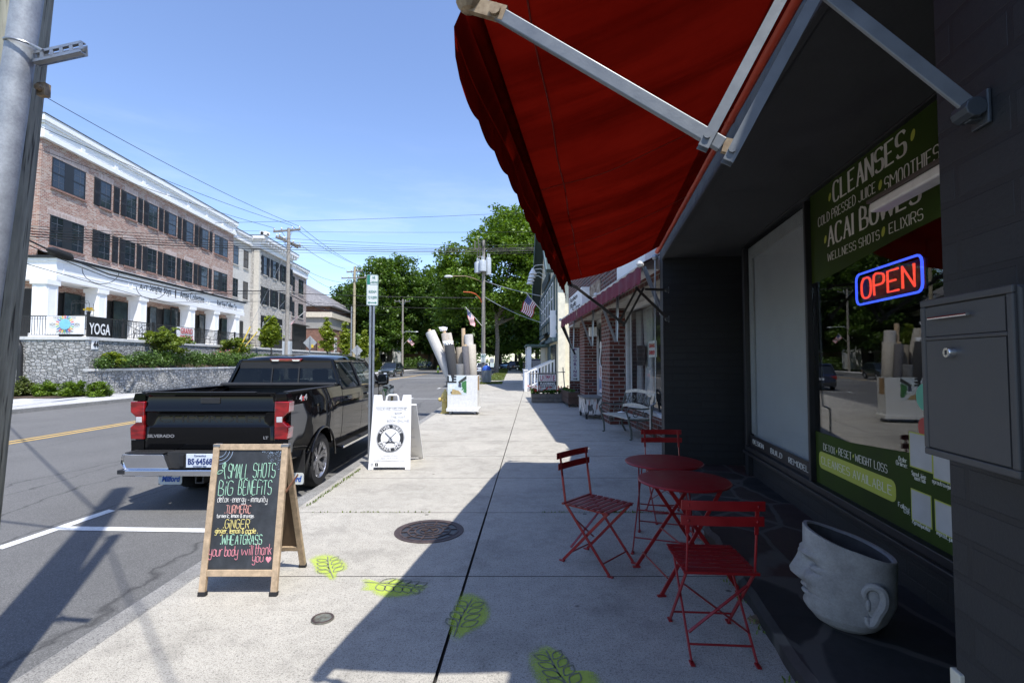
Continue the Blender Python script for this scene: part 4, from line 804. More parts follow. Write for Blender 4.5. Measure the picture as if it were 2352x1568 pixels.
ap = thing('apartment_building', 'long three storey brick apartment building with white cornice and white porch', 'building', M=LB.M)
zB = LB.hit(*z1(275, 398))[1]; xE = U1(1828); xL = LB.hit(577, 600, .3)[0]; yS = -.5
xS0 = xL; xS1 = LB.hit(670, 600, yS)[0]; yD = 1.0; xD1 = LB.hit(705, 600, yD)[0]
mb = MB(); mb.box(0, xE, 0, 14, 5.6, zB); mb.build('wall', m_brk, ap)
mb = MB(); mb.box(xE, xL, .3, 14, 0, zB-.1); mb.build('wall', m_brkL, ap); mb = MB(); mb.box(-3.5, -.02, 3.2, 14, 0, zB-1.5); mb.build('wall', m_brkL, ap)
mb = MB(); mb.box(xS0, xS1, yS, 14, 0, zB-.25); mb.build('wall', m_stoneB, ap)
mb = MB(); mb.box(xS1, xD1, yD, 14, 0, zB-.5); mb.build('wall', m_brkD, ap)
mb = MB(); q = .0
for i in range(int((zB-.3)/.3)): mb.box(xS0-.04, xS0+(.55 if i % 2 else .35), yS-.04, yS+.5, i*.3+.005, i*.3+.295)
mb.build('quoin', mat('cream_stone', (.58, .54, .47), .85), ap)
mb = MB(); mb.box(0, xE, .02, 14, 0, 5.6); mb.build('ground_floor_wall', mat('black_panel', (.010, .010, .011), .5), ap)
def cornice(x0, x1, y, z, h, d, blocks=(), brackets=0.):
    mb = MB(); mb.box(x0-.1, x1+.1, y-.16, y+1., z, z+h*.62); mb.box(x0-.14, x1+.14, y-.22, y+1., z-.02, z+.26); mb.box(x0-.2, x1+.2, y-.26, y+1., z+h*.62, z+h*.72)
    mb.box(x0-d*.8, x1+d*.8, y-d, y+1., z+h*.72, z+h)
    for b in blocks: mb.box(b-.16, b+.16, y-.20, y-.15, z+.26, z+h*.62)
    for a, b in zip(blocks[:-1], blocks[1:]): mb.box(a+.35, b-.35, y-.185, y-.15, z+h*.50, z+h*.53); mb.box(a+.35, b-.35, y-.185, y-.15, z+.34, z+.37)
    if brackets:
        x = x0
        while x < x1: mb.box(x, x+.18, y-d*.9, y-.15, z+h*.42, z+h*.72); x += brackets
    mb.build('cornice', m_wht, ap, bevel=.015)
    mb = MB(); mb.box(x0-d*.8-.03, x1+d*.8+.03, y-d-.03, y+1.02, z+h, z+h+.05); mb.build('roof_edge', mat('grey_flashing', (.12, .13, .16), .5, .4), ap)
cornice(0, xE, 0, zB, 1.25, .32, [U1(x) for x in (300, 597, 867, 1091, 1286, 1451, 1598, 1726)]+[xE-.2])
cornice(xE+.16, xL-.1, .3, zB-.1, .9, .35); cornice(xS0, xS1, yS, zB-.25, 1.25, .7, (), .75); cornice(xS1+.3, xD1, yD, zB-.5, 1.2, .35)
mb = MB(); mb.box(0, xE, .9, 14, zB, zB+.3); mb.box(xE, xD1, 1.5, 14, zB-.6, zB-.3); mb.build('roof', m_blackm, ap)
def win(x0, x1, z0, z1_, y=0., double=False, shutters=False, sh=0., nx=2, shade=0.):
    """one window: frame (> pane, glazing_bar, shade), sill, lintel, shutters"""
    mb = MB(); f = .07
    for a, b, c_, d in ((x0, x1, z0, z0+f), (x0, x1, z1_-f, z1_), (x0, x0+f, z0+f, z1_-f), (x1-f, x1, z0+f, z1_-f), (x0+f, x1-f, (z0+z1_)/2-.035, (z0+z1_)/2+.035)): mb.box(a, b, y-.02, y+.10, c_, d)
    if double: m_ = (x0+x1)/2; mb.box(m_-.32, m_+.32, y-.015, y+.09, z0+f, z1_-f)
    fo = mb.build('window', m_dk, ap)
    mb = MB(); mb.box(x0+f, x1-f, y-.004, y-.002, z0+f, z1_-f); mb.build('pane', m_pane, fo)
    mb = MB(); segs = [(x0, x1)] if not double else [(x0, (x0+x1)/2-.32), ((x0+x1)/2+.32, x1)]
    for a, b in segs:
        for i in range(1, nx): x = a+f+(b-a-f)*i/nx; mb.box(x-.012, x+.012, y-.012, y-.005, z0+f, z1_-f)
        for i in (1, 3): z = z0+(z1_-z0)*i/4; mb.box(a+f, b-.02, y-.0135, y-.006, z-.012, z+.012)
    mb.build('glazing_bar', mat('muntin_grey', (.09, .10, .12), .5), fo)
    if not shade and random.random() < .4: shade = random.choice((.12, .2, .3, .45, .62))
    if shade:
        mb = MB(); mb.box(x0+f+.02, x1-f-.02, y-.0035, y-.003, z1_-f-(z1_-z0)*shade, z1_-f-.01); mb.build('shade', m_shade, fo)
    mb = MB(); mb.box(x0-.06, x1+.06, y-.09, y+.02, z0-.11, z0-.004); mb.build('sill', MATS.get('brick_sill') or m_sill, ap)
    if shutters:
        for a, a1 in (shutters if isinstance(shutters, tuple) else ((x0-sh-.03, x0-.03), (x1+.03, x1+.03+sh))):
            sh = a1-a; mb = MB(); mb.box(a, a+sh, y-.05, y-.002, z0, z1_)
            n = int((z1_-z0)/.09)
            for i in range(n): z = z0+.06+(z1_-z0-.12)*i/n; mb.bar((a+.05, y-.056, z+.02), (a+sh-.05, y-.056, z+.02), .012, .05, up=(0, .5, 1)) if abs(z-(z0+z1_)/2) > .1 else None
            mb.build('shutter', m_shut, ap)
MATS['brick_sill'] = mat('red_brick_sill', (.26, .15, .12), .9, var=.3, vs=12)
zt1, zb1 = LB.hit(*z1(380, 560))[1], LB.hit(*z1(380, 803))[1]; zt2, zb2 = LB.hit(*z1(365, 1018))[1], LB.hit(*z1(362, 1262))[1]
sg = [(717, 765, 855, 874, 918), (932, 972, 1055, 1068, 1104), (1115, 1152, 1225, 1235, 1269), (1279, 1310, 1375, 1385, 1414), (1424, 1452, 1510, 1519, 1548), (1554, 1578, 1630, 1637, 1659)]
for r, (zt, zb) in enumerate(((zt1, zb1), (zt2, zb2))):
    for a, b in ((380, 648), (1678, 1783)): win(U1(a), U1(b), zb, zt, 0, True, nx=2, shade=(.45 if r else 0)); lin = MB(); lin.box(U1(a)-.2, U1(b)+.2, -.012, .0, zt+.01, zt+.36); lin.build('lintel', m_brkS, ap)
    for i, (sa, a, b, sb, sc_) in enumerate(sg):
        x0, x1 = U1(a), U1(b); win(x0, x1, zb, zt, 0, False, ((U1(sa), U1(a)-.03), (U1(sb), U1(sc_))), .62, 2, shade=((.0, .3, .5, .2, 0, .3)[i] if r else (0, 0, .2, 0, .3, 0)[i])); lin = MB(); lin.box(x0-.15, x1+.15, -.012, .0, zt+.01, zt+.36); lin.build('lintel', m_brkS, ap)
MATS['brick_sill'] = m_sill
for (y0, y1) in ((640, 835), (985, 1180)):
    zt, zb = LB.hit(*z3(345, y0), .3)[1], LB.hit(*z3(345, y1), .3)[1]
    for a, b in ((347, 400), (455, 505)): win(U3(a, .3), U3(b, .3), zb, zt, .3)
for (y0, y1) in ((748, 942), (1075, 1262)):
    zt, zb = LB.hit(*z3(640, y0), yS)[1], LB.hit(*z3(640, y1), yS)[1]
    for a, b in ((665, 700), (763, 798), (858, 888), (925, 948)): win(U3(a, yS), U3(b, yS), zb, zt, yS, False, True, .6)
for (y0, y1) in ((985, 1140), (1245, 1395)):
    zt, zb = LB.hit(*z3(1000, y0), yD)[1], LB.hit(*z3(1000, y1), yD)[1]
    for a, b in ((972, 995), (1035, 1085)): win(U3(a, yD), U3(b, yD), zb, zt, yD)
mb = MB(); a, b = U3(648, yS), U3(868, yS); zo = LB.hit(*z3(648, 1380), yS)[1]; mb.box(a, b, yS-.06, yS-.002, ZF, zo); mb.build('shop_front', MATS['black_panel'], ap)
text(ap, 'LEASING OFFICE', .62, TM(a+.9, yS-.09, zo-1.15), m_wht, width=(b-a)*.8); text(ap, '*', 1.3, TM(a+.2, yS-.09, zo-1.6), m_wht)
mb = MB(); a, b = U3(975, yD), U3(1118, yD); zo = LB.hit(*z3(975, 1475), yD)[1]; mb.box(a, b, yD-.06, yD-.002, ZF-1.5, zo); mb.box(a-.1, b+.1, yD-.5, yD-.02, zo+.001, zo+.12); mb.build('shop_front', MATS['black_panel'], ap)
mb = MB(); a, b = U3(430, .3), U3(458, .3); mb.box(a, b, .22, .298, ZF, LB.hit(*z3(440, 1440), .3)[1]); mb.build('side_door', m_dk, ap)
# porch
P2 = lambda x: LB.hit(z2(x, 300)[0], 700, yP)[0]; P5 = lambda x: LB.hit(z5(x, 100)[0], 700, yP)[0]
zE0 = LB.hit(*z2(500, 122), yP)[1]; zE1 = LB.hit(122, 586, yP)[1]; xPE = LB.hit(560, 700, yP)[0]
mb = MB(); mb.box(xP0, xPE, yP, yP+.35, zE0, zE1-.12); mb.box(xP0, xP0+.35, yP+.35, 3., zE0, zE1-.12); mb.box(xP0-.05, xPE+.05, yP-.06, yP+.4, zE0+.001, zE0+.34); mb.box(xP0-.05, xP0+.4, yP+.4, 3., zE0+.001, zE0+.34); mb.box(xP0-.07, xPE+.07, yP-.08, yP+.4, zE1-.24, zE1-.1); mb.box(xP0-.07, xP0+.4, yP+.4, 3., zE1-.28, zE1-.1)
mb.box(xP0+.3, xPE-.1, yP+.3, 3.0, zE0+.05, zE0+.12)
ps = [xP0+.3]+[P2(x) for x in (1222, 1960)]+[xPE-.2]
for a, b in zip(ps[:-1], ps[1:]):
    for z in (zE0+.42, zE1-.36): mb.box(a+.15, b-.15, yP-.03, yP-.001, z, z+.05)
    for x in (a+.15, b-.2): mb.box(x, x+.05, yP-.03, yP-.001, zE0+.47, zE1-.36)
mb.build('porch_entablature', m_wht, ap, bevel=.012)
mb = MB(); mb.box(xP0-.15, xPE+.15, yP-.17, 0, zE1-.1, zE1+.02); mb.box(xP0-.15, -.02, 0, 3.1, zE1-.1, zE1+.02); mb.build('gutter', m_black, ap)
mb = MB(); mb.add([(xP0-.2, yP-.2, zE1+.02), (xPE+.2, yP-.2, zE1+.02), (xPE+.2, -.004, zE1+.5), (xP0-.2, -.004, zE1+.5)], [[0, 1, 2, 3]]); mb.build('porch_roof', mat('pale_metal_roof', (.55, .58, .62), .4, .3), ap)
for a, b in [(P2(410), P2(572)), (P2(897), P2(1033)), (P2(1292), P2(1408)), (P2(1768), P2(1862)), (P5(252), P5(418)), (P5(665), P5(812))]:
    mb = MB(); c_ = (a+b)/2; h = .36
    mb.box(c_-h, c_+h, yP+.02, yP+.02+2*h, ZF, zE0); mb.box(c_-h-.07, c_+h+.07, yP-.05, yP+.09+2*h, zE0-.28, zE0-.001); mb.box(c_-h-.06, c_+h+.06, yP-.04, yP+.08+2*h, ZF, ZF+.25)
    for x in (c_-h+.06, c_+h-.14): mb.box(x, x+.08, yP+.0, yP+.019, ZF+.3, zE0-.4)
    for y in (yP+.08, yP+.54): mb.box(c_-h-.019, c_-h-.001, y, y+.08, ZF+.3, zE0-.4)
    mb.build('porch_column', m_wht, ap, bevel=.01)
mb = MB(); mb.box(xP0+.1, xP0+.6, 2.4, 3.0, ZF, zE0); mb.build('porch_column', m_wht, ap, bevel=.01)
m_store = glassm('storefront_glass', (.35, .4, .42), .12)
for a, b, z0, z1_ in ((600, 752, 250, 445), (1065, 1190, 325, 480), (1410, 1470, 380, 520), (1540, 1600, 400, 540), (1610, 1672, 390, 560), (1875, 1925, 455, 580), (1975, 2000, 480, 590), (2085, 2150, 490, 600)):
    x0, x1 = LB.hit(z2(a, 300)[0], 700, 0)[0], LB.hit(z2(b, 300)[0], 700, 0)[0]; zt = LB.hit(*z2(a, z0), 0)[1]
    mb = MB(); mb.box(x0, x1, -.03, -.015, ZF+.3, zt); o = mb.build('shop_window', mat('shop_window_pane', (.05, .07, .08), .08, var=.5, vs=1.2), ap)
    mb = MB(); mb.box(x0-.06, x0, -.05, .0, ZF, zt+.06); mb.box(x1, x1+.06, -.05, 0., ZF, zt+.06); mb.box(x0, x1, -.05, 0, zt, zt+.06); mb.build('frame', m_dk, o)
mi = mat('sign_black', (.012, .012, .014), .5)
def etext(s, l, r, yb, size, yo=-.04): x0, z0 = LB.hit(*z2(l, yb), yP); x1 = P2(r); text(ap, s, size*.85, TM(x0, yP+.005+yo*.2, z0), mi, width=x1-x0, thick=.006)
etext('A•T', 1310, 1390, 212, .62)
x0, zz = LB.hit(*z2(1405, 222), yP); x1 = P2(1605); text(ap, 'Sangha Yoga', .72, TM(x0, yP-.004, zz), mi, 'script_lettering', width=x1-x0, thick=.006, shear=.25, bold=.004)
mb = MB(); x0, zz = LB.hit(*z2(1648, 300), yP); mb.box(x0-.03, x0+.03, yP-.04, yP-.005, zz, zz+1.05); mb.build('sign_rule', mi, ap)
def eser(s, l, r, yb, h): x0, zz = LB.hit(*z2(l, yb), yP); text(ap, s, h*1.35, TM(x0, yP-.004, zz), mi, width=P2(r)-x0, thick=.006, bold=.006)
eser('Amae Collective', 1693, 1920, 292, .62); eser('BOUTIQUE', 1750, 1870, 338, .34)
x0, zz = LB.hit(*z3(177, 1272), yP); x1 = LB.hit(z3(385, 1300)[0], 700, yP)[0]; text(ap, 'Red Eye Coffee Co.', .8, TM(x0, yP-.004, zz-.1), mi, width=x1-x0, thick=.006, bold=.01)

# terrace walls, railings, banners
cT = LB.w(xT0, yT); TL = Fr(cT.x, cT.y, LB.deg-90)
t = thing('terrace_wall', 'tall grey ashlar terrace wall with a pale cap below the porch railing', 'retaining wall', M=LB.M)
xTE = 60; xR = LB.hit(*z5(1600, 655), yT)[0]
mb = MB(); mb.box(xT0, xTE, yT, yT+.4, -.3, ZF-.16); mb.box(xT0, xT0+.4, yT+.4, 9., -.3, ZF-.16); mb.build('wall', m_stone, t)
mb = MB(); mb.box(xT0-.05, xTE, yT-.06, yT+.5, ZF-.16, ZF); mb.box(xT0-.05, xT0+.5, yT+.5, 9., ZF-.16, ZF); mb.build('cap', m_cap, t, bevel=.01)
mb = MB(); mb.box(xT0+.4, xTE, yT+.4, 14, ZF-.2, ZF-.02); mb.build('terrace_floor', m_cap, t)
t = thing('retaining_wall', 'low grey ashlar retaining wall holding the shrub bed', 'retaining wall')
pts = [(-20.80, 24.42), (-20.2, 27), (-19.75, 31), (-19.95, 38), (-20.3, 46), (-20.9, 60)]
def strip(mb, pts, t_, z0, z1_, o=0.):
    for i in range(len(pts)-1):
        a, b = Vector(pts[i]), Vector(pts[i+1]); d = (b-a).normalized(); n = Vector((-d.y, d.x))
        mb.loft([[(*(a-n*o), z0), (*(b-n*o), z0), (*(b+n*t_), z0), (*(a+n*t_), z0)], [(*(a-n*o), z1_), (*(b-n*o), z1_), (*(b+n*t_), z1_), (*(a+n*t_), z1_)]], cap=True)
mb = MB(); strip(mb, pts, .35, -.3, 1.18); mb.build('wall', m_stone, t)
mb = MB(); strip(mb, pts, .40, 1.18, 1.29, .05); mb.build('cap', m_cap, t)
mb = MB(); mb.add([(p[0]-.2, p[1], 1.16) for p in pts]+[(-22.4, 60, 1.9), (-21.7, 40, 1.9), (-21.2, 28, 1.7), (-21.0, 24.6, 1.3)], [list(range(10))]); o = struct(mb.build('planting_soil', m_soil))
mb = MB(); mb.box(-27, -20.2, 22.3, 24.6, -.1, .04); struct(mb.build('mulch_bed', m_soil))
m_rail = mat('black_railing', (.016, .016, .017), .45)
rl = thing('railing', 'black metal porch railing with thin balusters along the terrace cap', 'railing', M=LB.M)
def rail(x0, x1, y0, y1, z, nm='infill'):
    a, b = Vector((x0, y0)), Vector((x1, y1)); L = (b-a).length; d = (b-a)/L; n = int(L/.125); mb = MB()
    for i in range(1, n): p = a+d*L*i/n; mb.box(p.x-.009, p.x+.009, p.y-.009, p.y+.009, z+.1, z+1.0)
    mb.bar((*a, z+.1), (*b, z+.1), .03, .025); mb.bar((*a, z+.9), (*b, z+.9), .025, .02); mb.build(nm, m_rail, rl)
    mb = MB(); mb.bar((*a, z+1.02), (*b, z+1.02), .055, .05); mb.build('top_rail', m_rail, rl)
yr = yT+.2
segs = [xT0+.2+2.45*i for i in range(15)]
for a, b in zip(segs[:-1], segs[1:]): rail(a, b, yr, yr, ZF)
rail(xT0+.2, xT0+.2, yr, yr+4.4, ZF)
for x in segs:
    mb = MB(); mb.box(x-.045, x+.045, yr-.045, yr+.045, ZF, ZF+1.12); mb.build('post', m_rail, rl)
mb = MB(); mb.box(xT0+.155, xT0+.245, yr+4.36, yr+4.44, ZF, ZF+1.12); mb.build('post', m_rail, rl)
for x in (segs[1]+1.2, segs[5]+1.2): 
    mb = MB(); mb.bar((x-1.1, yr-.02, ZF+.12), (x+1.1, yr-.02, ZF+.88), .02, .02); mb.bar((x-1.1, yr-.02, ZF+.88), (x+1.1, yr-.02, ZF+.12), .02, .02); mb.tube([(x+.32*math.cos(q), yr-.025, ZF+.5+.32*math.sin(q)) for q in [i*math.pi/10 for i in range(20)]], .012, 5, closed=True); mb.build('ornament', m_rail, rl)
m_ban = mat('white_banner', (.80, .80, .80), .6, var=.04)
def cloth(mb, x0, x1, z0, z1_, y, n=16, amp=.02):
    mb.loft([[(x0+(x1-x0)*i/n, y+amp*math.sin(i*1.3+j*2)*(.3+.2*j), z1_+(z0-z1_)*j/3) for i in range(n+1)] for j in range(4)], closed=False)
x0, zt = TL.hit(*z2(437, 462), .0); x1 = TL.hit(*z2(797, 462), 0.)[0]; zb = TL.hit(*z2(437, 632), 0)[1]; bw = x1-x0; bh = zt-zb
t = thing('banner', 'white NOW OPEN banner with a round blue emblem tied to the porch railing', 'banner', M=TL.M)
mb = MB(); cloth(mb, x0, x1, zb, zt, .02); mb.build('cloth', m_ban, t, smooth=True)
mk = mat('banner_ink', (.05, .05, .06), .6)
for s, fx, fz, fw, sz in (('YOUR NEIGHBORHOOD YOGA STUDIO', .18, .86, .6, .12), ('NOW', .10, .46, .15, .19), ('OPEN', .73, .46, .15, .19), ('AT SANGHA YOGA', .35, .20, .3, .11), ('WWW.ATSANGHAYOGA.COM', .27, .09, .46, .11)): text(t, s, sz, TM(x0+bw*fx, -.03, zb+bh*fz), mk, width=bw*fw)
cx, cz = x0+bw*.5, zb+bh*.54
mb = MB(); mb.add([(cx+.26*math.cos(q), -.03, cz+.26*math.sin(q)) for q in [i*math.pi/16 for i in range(32)]], [list(range(32))])
cols = [(.22, .55, .75), (.10, .20, .5), (.7, .12, .15), (.8, .5, .1), (.15, .5, .25)]
for i in range(20): q = i*math.pi/10; mb.cur = 1+i % 4; mb.bar((cx+.29*math.cos(q), -.03, cz+.29*math.sin(q)), (cx+.43*math.cos(q), -.03, cz+.43*math.sin(q)), .004, .05, up=(-math.sin(q), 0, math.cos(q)))
mb.build('emblem', [mat('banner_col%d' % i, c_, .6) for i, c_ in enumerate(cols)], t)
x0, zt = LB.hit(*z2(847, 465), yT-.02); x1 = LB.hit(z2(1057, 470)[0], 750, yT-.02)[0]; zb = zt-1.22
t = thing('banner', 'black YOGA banner on the porch railing by the corner', 'banner', M=LB.M); mb = MB(); cloth(mb, x0, x1, zb, zt, yT+.08, 8, .012); mb.build('cloth', mat('black_banner', (.012, .012, .012), .6), t, smooth=True); text(t, 'YOGA', .78, TM(x0+.06, yT+.03, zb+.36), m_wht, width=(x1-x0)-.12, bold=.01); text(t, '& FITNESS', .14, TM(x0+.3, yT+.03, zb+.06), m_wht, width=(x1-x0)-.5)
x0 = LB.hit(*z2(1670, 600), yT)[0]; x1 = LB.hit(*z2(1828, 600), yT)[0]
t = thing('banner', 'white banner with red GRAND OPENING lettering behind the small maple', 'banner', M=LB.M); mb = MB(); cloth(mb, x0, x1, ZF+.1, ZF+1.0, yT+.06, 8, .012); mb.build('cloth', m_ban, t, smooth=True); mr = mat('banner_red', (.55, .05, .06), .6); text(t, 'GRAND', .5, TM(x0+.35, yT+.01, ZF+.6), mr, width=(x1-x0)*.72, bold=.01); text(t, 'OPENING', .4, TM(x0+.3, yT+.01, ZF+.2), mr, width=(x1-x0)*.8, bold=.01)
x0, zt = LB.hit(*z2(866, 680), yT-.03); x1 = LB.hit(*z2(930, 680), yT-.03)[0]
t = thing('number_plaque', 'white house number plaque reading 44 on the stone terrace wall', 'plaque', M=LB.M); mb = MB(); mb.box(x0, x1, yT-.03, yT-.001, zt-.5, zt); mb.build('plaque', m_wht, t, bevel=.01); text(t, '44', .42, TM(x0+.09, yT-.04, zt-.4), mi, width=(x1-x0)*.74, thick=.02, bold=.012)
# plant rack, lamp, downpipe, patio furniture
p = LB.w(P2(545)+.2, yP-1.1, ZF); t = thing('plant_rack', 'black wire etagere with scrolls in front of the porch corner column', 'plant stand', p, LB.deg-90)
mb = MB()
for sx in (-.45, .45):
    for sy in (-.15, .15): mb.rod((sx, sy, 0), (sx, sy, 1.9), .012, 6)
for i in range(4): mb.tube([(-.34+.22*i+.09*math.cos(q), -.15, 1.95+.09*math.sin(q)) for q in [j*.7 for j in range(8)]], .010, 5)
for z in (.4, .8, 1.2, 1.6): mb.tube([(-.38+.07*math.cos(q), -.15, z+.07*math.sin(q)) for q in [j*.8 for j in range(8)]], .008, 5)
mb.rod((-.45, -.15, 1.9), (.45, -.15, 1.9), .012, 6); mb.build('frame', m_rail, t)
for z in (.5, 1.25): mb = MB(); mb.box(-.45, .45, -.16, .16, z, z+.03); mb.build('shelf', m_rail, t)
mb = MB(); mb.lathe([(.06, 0), (.10, .16), (.09, .17), (.001, .15)], 10); pot = mb.build('flower_pot', m_blackm); pot.location = p+Vector((.42, -.1, 1.28)); tag(pot, 'small pot of yellow flowers on the wire plant rack', 'potted plant')
mb = MB()
for i in range(40): a = random.uniform(0, 6.3); r = random.uniform(0, .22); z = .2+random.uniform(0, .16); mb.add([(r*math.cos(a)-.05, r*math.sin(a), z), (r*math.cos(a), r*math.sin(a)-.05, z+.05), (r*math.cos(a)+.06, r*math.sin(a), z+.02), (r*math.cos(a), r*math.sin(a)+.05, z-.02)], [[0, 1, 2, 3]])
mb.build('blossom', mat('yellow_petal', (.75, .55, .06), .7), pot)
lp = TL.w(TL.hit(*z2(212, 280), 4.0)[0], 3.9); t = thing('wall_lantern', 'black carriage lantern on the pale brick beside the porch', 'lantern', (lp.x, lp.y, TL.hit(*z2(212, 290), 3.9)[1]))
mb = MB(); mb.loft([[(s*.24, -.24, .25), (.24, s*.0-.24, .25), (.24, .24, .25), (-.24, .24, .25)] if False else [(-.28, -.28, .3), (.28, -.28, .3), (.28, .28, .3), (-.28, .28, .3)], [(-.03, -.03, .62), (.03, -.03, .62), (.03, .03, .62), (-.03, .03, .62)]], cap=True)
for a in (-1, 1):
    for b in (-1, 1): mb.rod((a*.25, b*.25, .3), (a*.15, b*.15, -.3), .025, 6)
mb.box(-.17, .17, -.17, .17, -.36, -.3); mb.lathe([(.12, -.36), (.14, -.5), (.05, -.62), (.03, -.8)], 8); mb.build('frame', m_rail, t)
mb = MB(); mb.loft([[(-.14, -.14, -.29), (.14, -.14, -.29), (.14, .14, -.29), (-.14, .14, -.29)], [(-.22, -.22, .29), (.22, -.22, .29), (.22, .22, .29), (-.22, .22, .29)]]); mb.build('lantern_pane', mat('lantern_smoke', (.05, .05, .05), .1), t)
xd = TL.hit(*z2(195, 800), -.1)[0]; q = TL.w(xd, -.12); t = thing('downpipe', 'black downpipe with a bend on the corner of the terrace wall', 'drainpipe', (q.x, q.y, 0)); mb = MB(); mb.tube([(-.6, .15, 2.75), (-.35, .05, 2.72), (-.15, 0, 2.6), (-.02, 0, 2.35), (0, 0, 2.0), (0, 0, .1)], .11, 10); mb.build('pipe', m_rail, t, smooth=True)
mb = MB(); mb.box(-1.9, -.35, .1, .3, 0, 2.7); mb.build('gate_panel', m_black, t)
def patio(label, x, y, rz):
    t = thing('patio_chair', label, 'patio chair', LB.w(x, y, ZF), rz, 'black patio chairs behind the railing')
    mb = MB(); mb.box(-.24, .24, -.24, .24, .42, .45); mb.build('seat', m_rail, t)
    mb = MB(); mb.tube([(-.24, .24, .45), (-.25, .28, .75), (-.12, .30, .92), (.12, .30, .92), (.25, .28, .75), (.24, .24, .45)], .018, 6)
    for i in range(5): mb.rod((-.16+.08*i, .25, .45), (-.18+.09*i, .295, .88), .008, 5)
    for s in (-1, 1): mb.tube([(s*.25, .26, .66), (s*.28, 0, .68), (s*.27, -.22, .62), (s*.24, -.22, .44)], .014, 6)
    mb.build('backrest', m_rail, t)
    for a in (-1, 1):
        for b in (-1, 1): mb = MB(); mb.rod((a*.22, b*.22, .43), (a*.25, b*.26, 0), .015, 6); mb.build('leg', m_rail, t)
for i, px in enumerate((1325, 1880, 1925)): x = LB.hit(z2(px, 600)[0], 760, yT+1.)[0]; patio(('black wrought patio chair near the round railing ornament', 'black patio chair beside the fourth porch column', 'black patio chair next to the one by the fourth porch column')[i], x, yT+1.0, LB.deg-90+40*i)
for i, px in enumerate((300, 880, 1040)): x = LB.hit(z5(px, 500)[0], 760, yT+1.)[0]; patio(('black patio chair behind the railing at the fifth porch column', 'black patio chair at the left of the far terrace table', 'black patio chair at the right of the far terrace table')[i], x, yT+1.0, LB.deg-90+60*i)
x = LB.hit(z5(960, 500)[0], 760, yT+1.)[0]; t = thing('patio_table', 'round black patio table between two chairs at the far end of the terrace', 'patio table', LB.w(x, yT+1.1, ZF)); mb = MB(); mb.lathe([(.001, .72), (.42, .72), (.42, .74), (.001, .74)], 20); mb.build('tabletop', m_rail, t)
for i in range(3): mb = MB(); mb.rod((0, 0, .7), (.3*math.cos(i*2.1), .3*math.sin(i*2.1), 0), .018, 6); mb.build('leg', m_rail, t)
# security cameras on the corner
q = LB.w(xS0-.2, yS-.5, zB+1.05); t = thing('security_camera', 'white pair of security cameras on the stone corner cornice', 'camera', q, 0); mb = MB(); mb.box(-.35, .35, -.2, .5, 0, .45, ch=.06); mb.ball((.55, -.1, .1), .2, 10); mb.build('housing', m_wht, t); mb = MB(); mb.ball((-.05, -.22, .22), .16, 10); mb.ball((.6, -.25, .08), .11, 8); mb.build('lens', m_black, t)

# ------------------------------------------------------------------ brick library beyond, and the far brick house
m_lib = brick('orange_brick', [(.12, .05, .035), (.20, .08, .05), (.27, .12, .075)], (.22, .17, .14), .3, .1, .012, .9, .4, .2)
m_slate = mat('slate_roof', (.20, .19, .19), .7, var=.4, vs=3, bump=.6, bs=12, bd=.05); m_lime2 = mat('cream_limestone', (.60, .53, .42), .8); m_gst = mat('grey_limestone', (.27, .26, .24), .85)
dl = 83.; c0 = D(757.5, 724, dl); LIB = Fr(c0.x, c0.y, 94.); zb = c0.z
xl1 = LIB.hit(850, 750, 0)[0]
li = thing('brick_library', 'one storey orange brick civic building with hipped slate roof', 'building', M=LIB.M)
mb = MB(); mb.box(0, xl1, 0, 22, -.3, zb+1.6); mb.build('wall', m_lib, li)
mb = MB(); mb.box(-.5, xl1+.5, -.5, 22, zb-.35, zb+.5); mb.build('cornice', m_lime2, li)
mb = MB(); mb.box(-.12, xl1+.12, -.12, 22, zb-2.2, zb-.4); mb.build('frieze', m_gst, li)
zr = zb+1.6; mb = MB(); a = [(-.8, -.8, zr), (xl1+.8, -.8, zr), (xl1+.8, 22, zr), (-.8, 22, zr)]; r = [(10, 10.5, zr+6.5), (xl1-10, 10.5, zr+6.5)]
mb.add(a+r, [[0, 1, 5, 4], [1, 2, 5], [2, 3, 4, 5], [3, 0, 4]]); mb.box(-.8, xl1+.8, -.8, 22, zr-.15, zr-.001); mb.build('roof', m_slate, li)
for x in (3.5, 9., 15., 20.5):
    mb = MB(); mb.box(x-.75, x+.75, -.05, -.002, 2.2, zb-3.6); o = mb.build('window', m_wht, li); mb = MB(); mb.box(x-.6, x+.6, -.065, -.051, 2.4, zb-3.8); mb.build('pane', m_pane, o); mb = MB(); mb.box(x-.03, x+.03, -.08, -.066, 2.4, zb-3.8)
    for i in range(1, 5): z = 2.4+(zb-6.2)*i/5; mb.box(x-.6, x+.6, -.079, -.0665, z-.04, z+.04)
    mb.build('glazing_bar', m_wht, o)
mb = MB(); mb.box(-.06, -.002, 7., 11., 2.2, zb-4.); o = mb.build('window', m_wht, li); mb = MB(); mb.box(-.075, -.061, 7.2, 10.8, 2.4, zb-4.2); mb.build('pane', m_pane, o)
mb = MB()
for i in range(1, 4): mb.box(-.09, -.076, 7.2+3.6*i/4-.05, 7.2+3.6*i/4+.05, 2.4, zb-4.2)
for i in range(1, 5): z = 2.4+(zb-6.6)*i/5; mb.box(-.089, -.0765, 7.2, 10.8, z-.05, z+.05)
mb.build('glazing_bar', m_wht, o)
mb = MB(); mb.ball((-.1, 8.9, zb-3.4), .55, 10, sc3=(.3, 1, 1)); mb.box(-.12, -.01, 6.2, 11.6, zb-5.0+2.1, zb-4.9+2.3) if False else None; mb.box(-.1, -.005, 6.4, 11.4, zb-3.0+.2, zb-2.4); mb.build('carved_panel', m_lime2, li)
mb = MB()
for i in range(14): mb.box(5.6, 6.9, -.16 if i % 2 else -.08, -.002, i*.5, i*.5+.48)
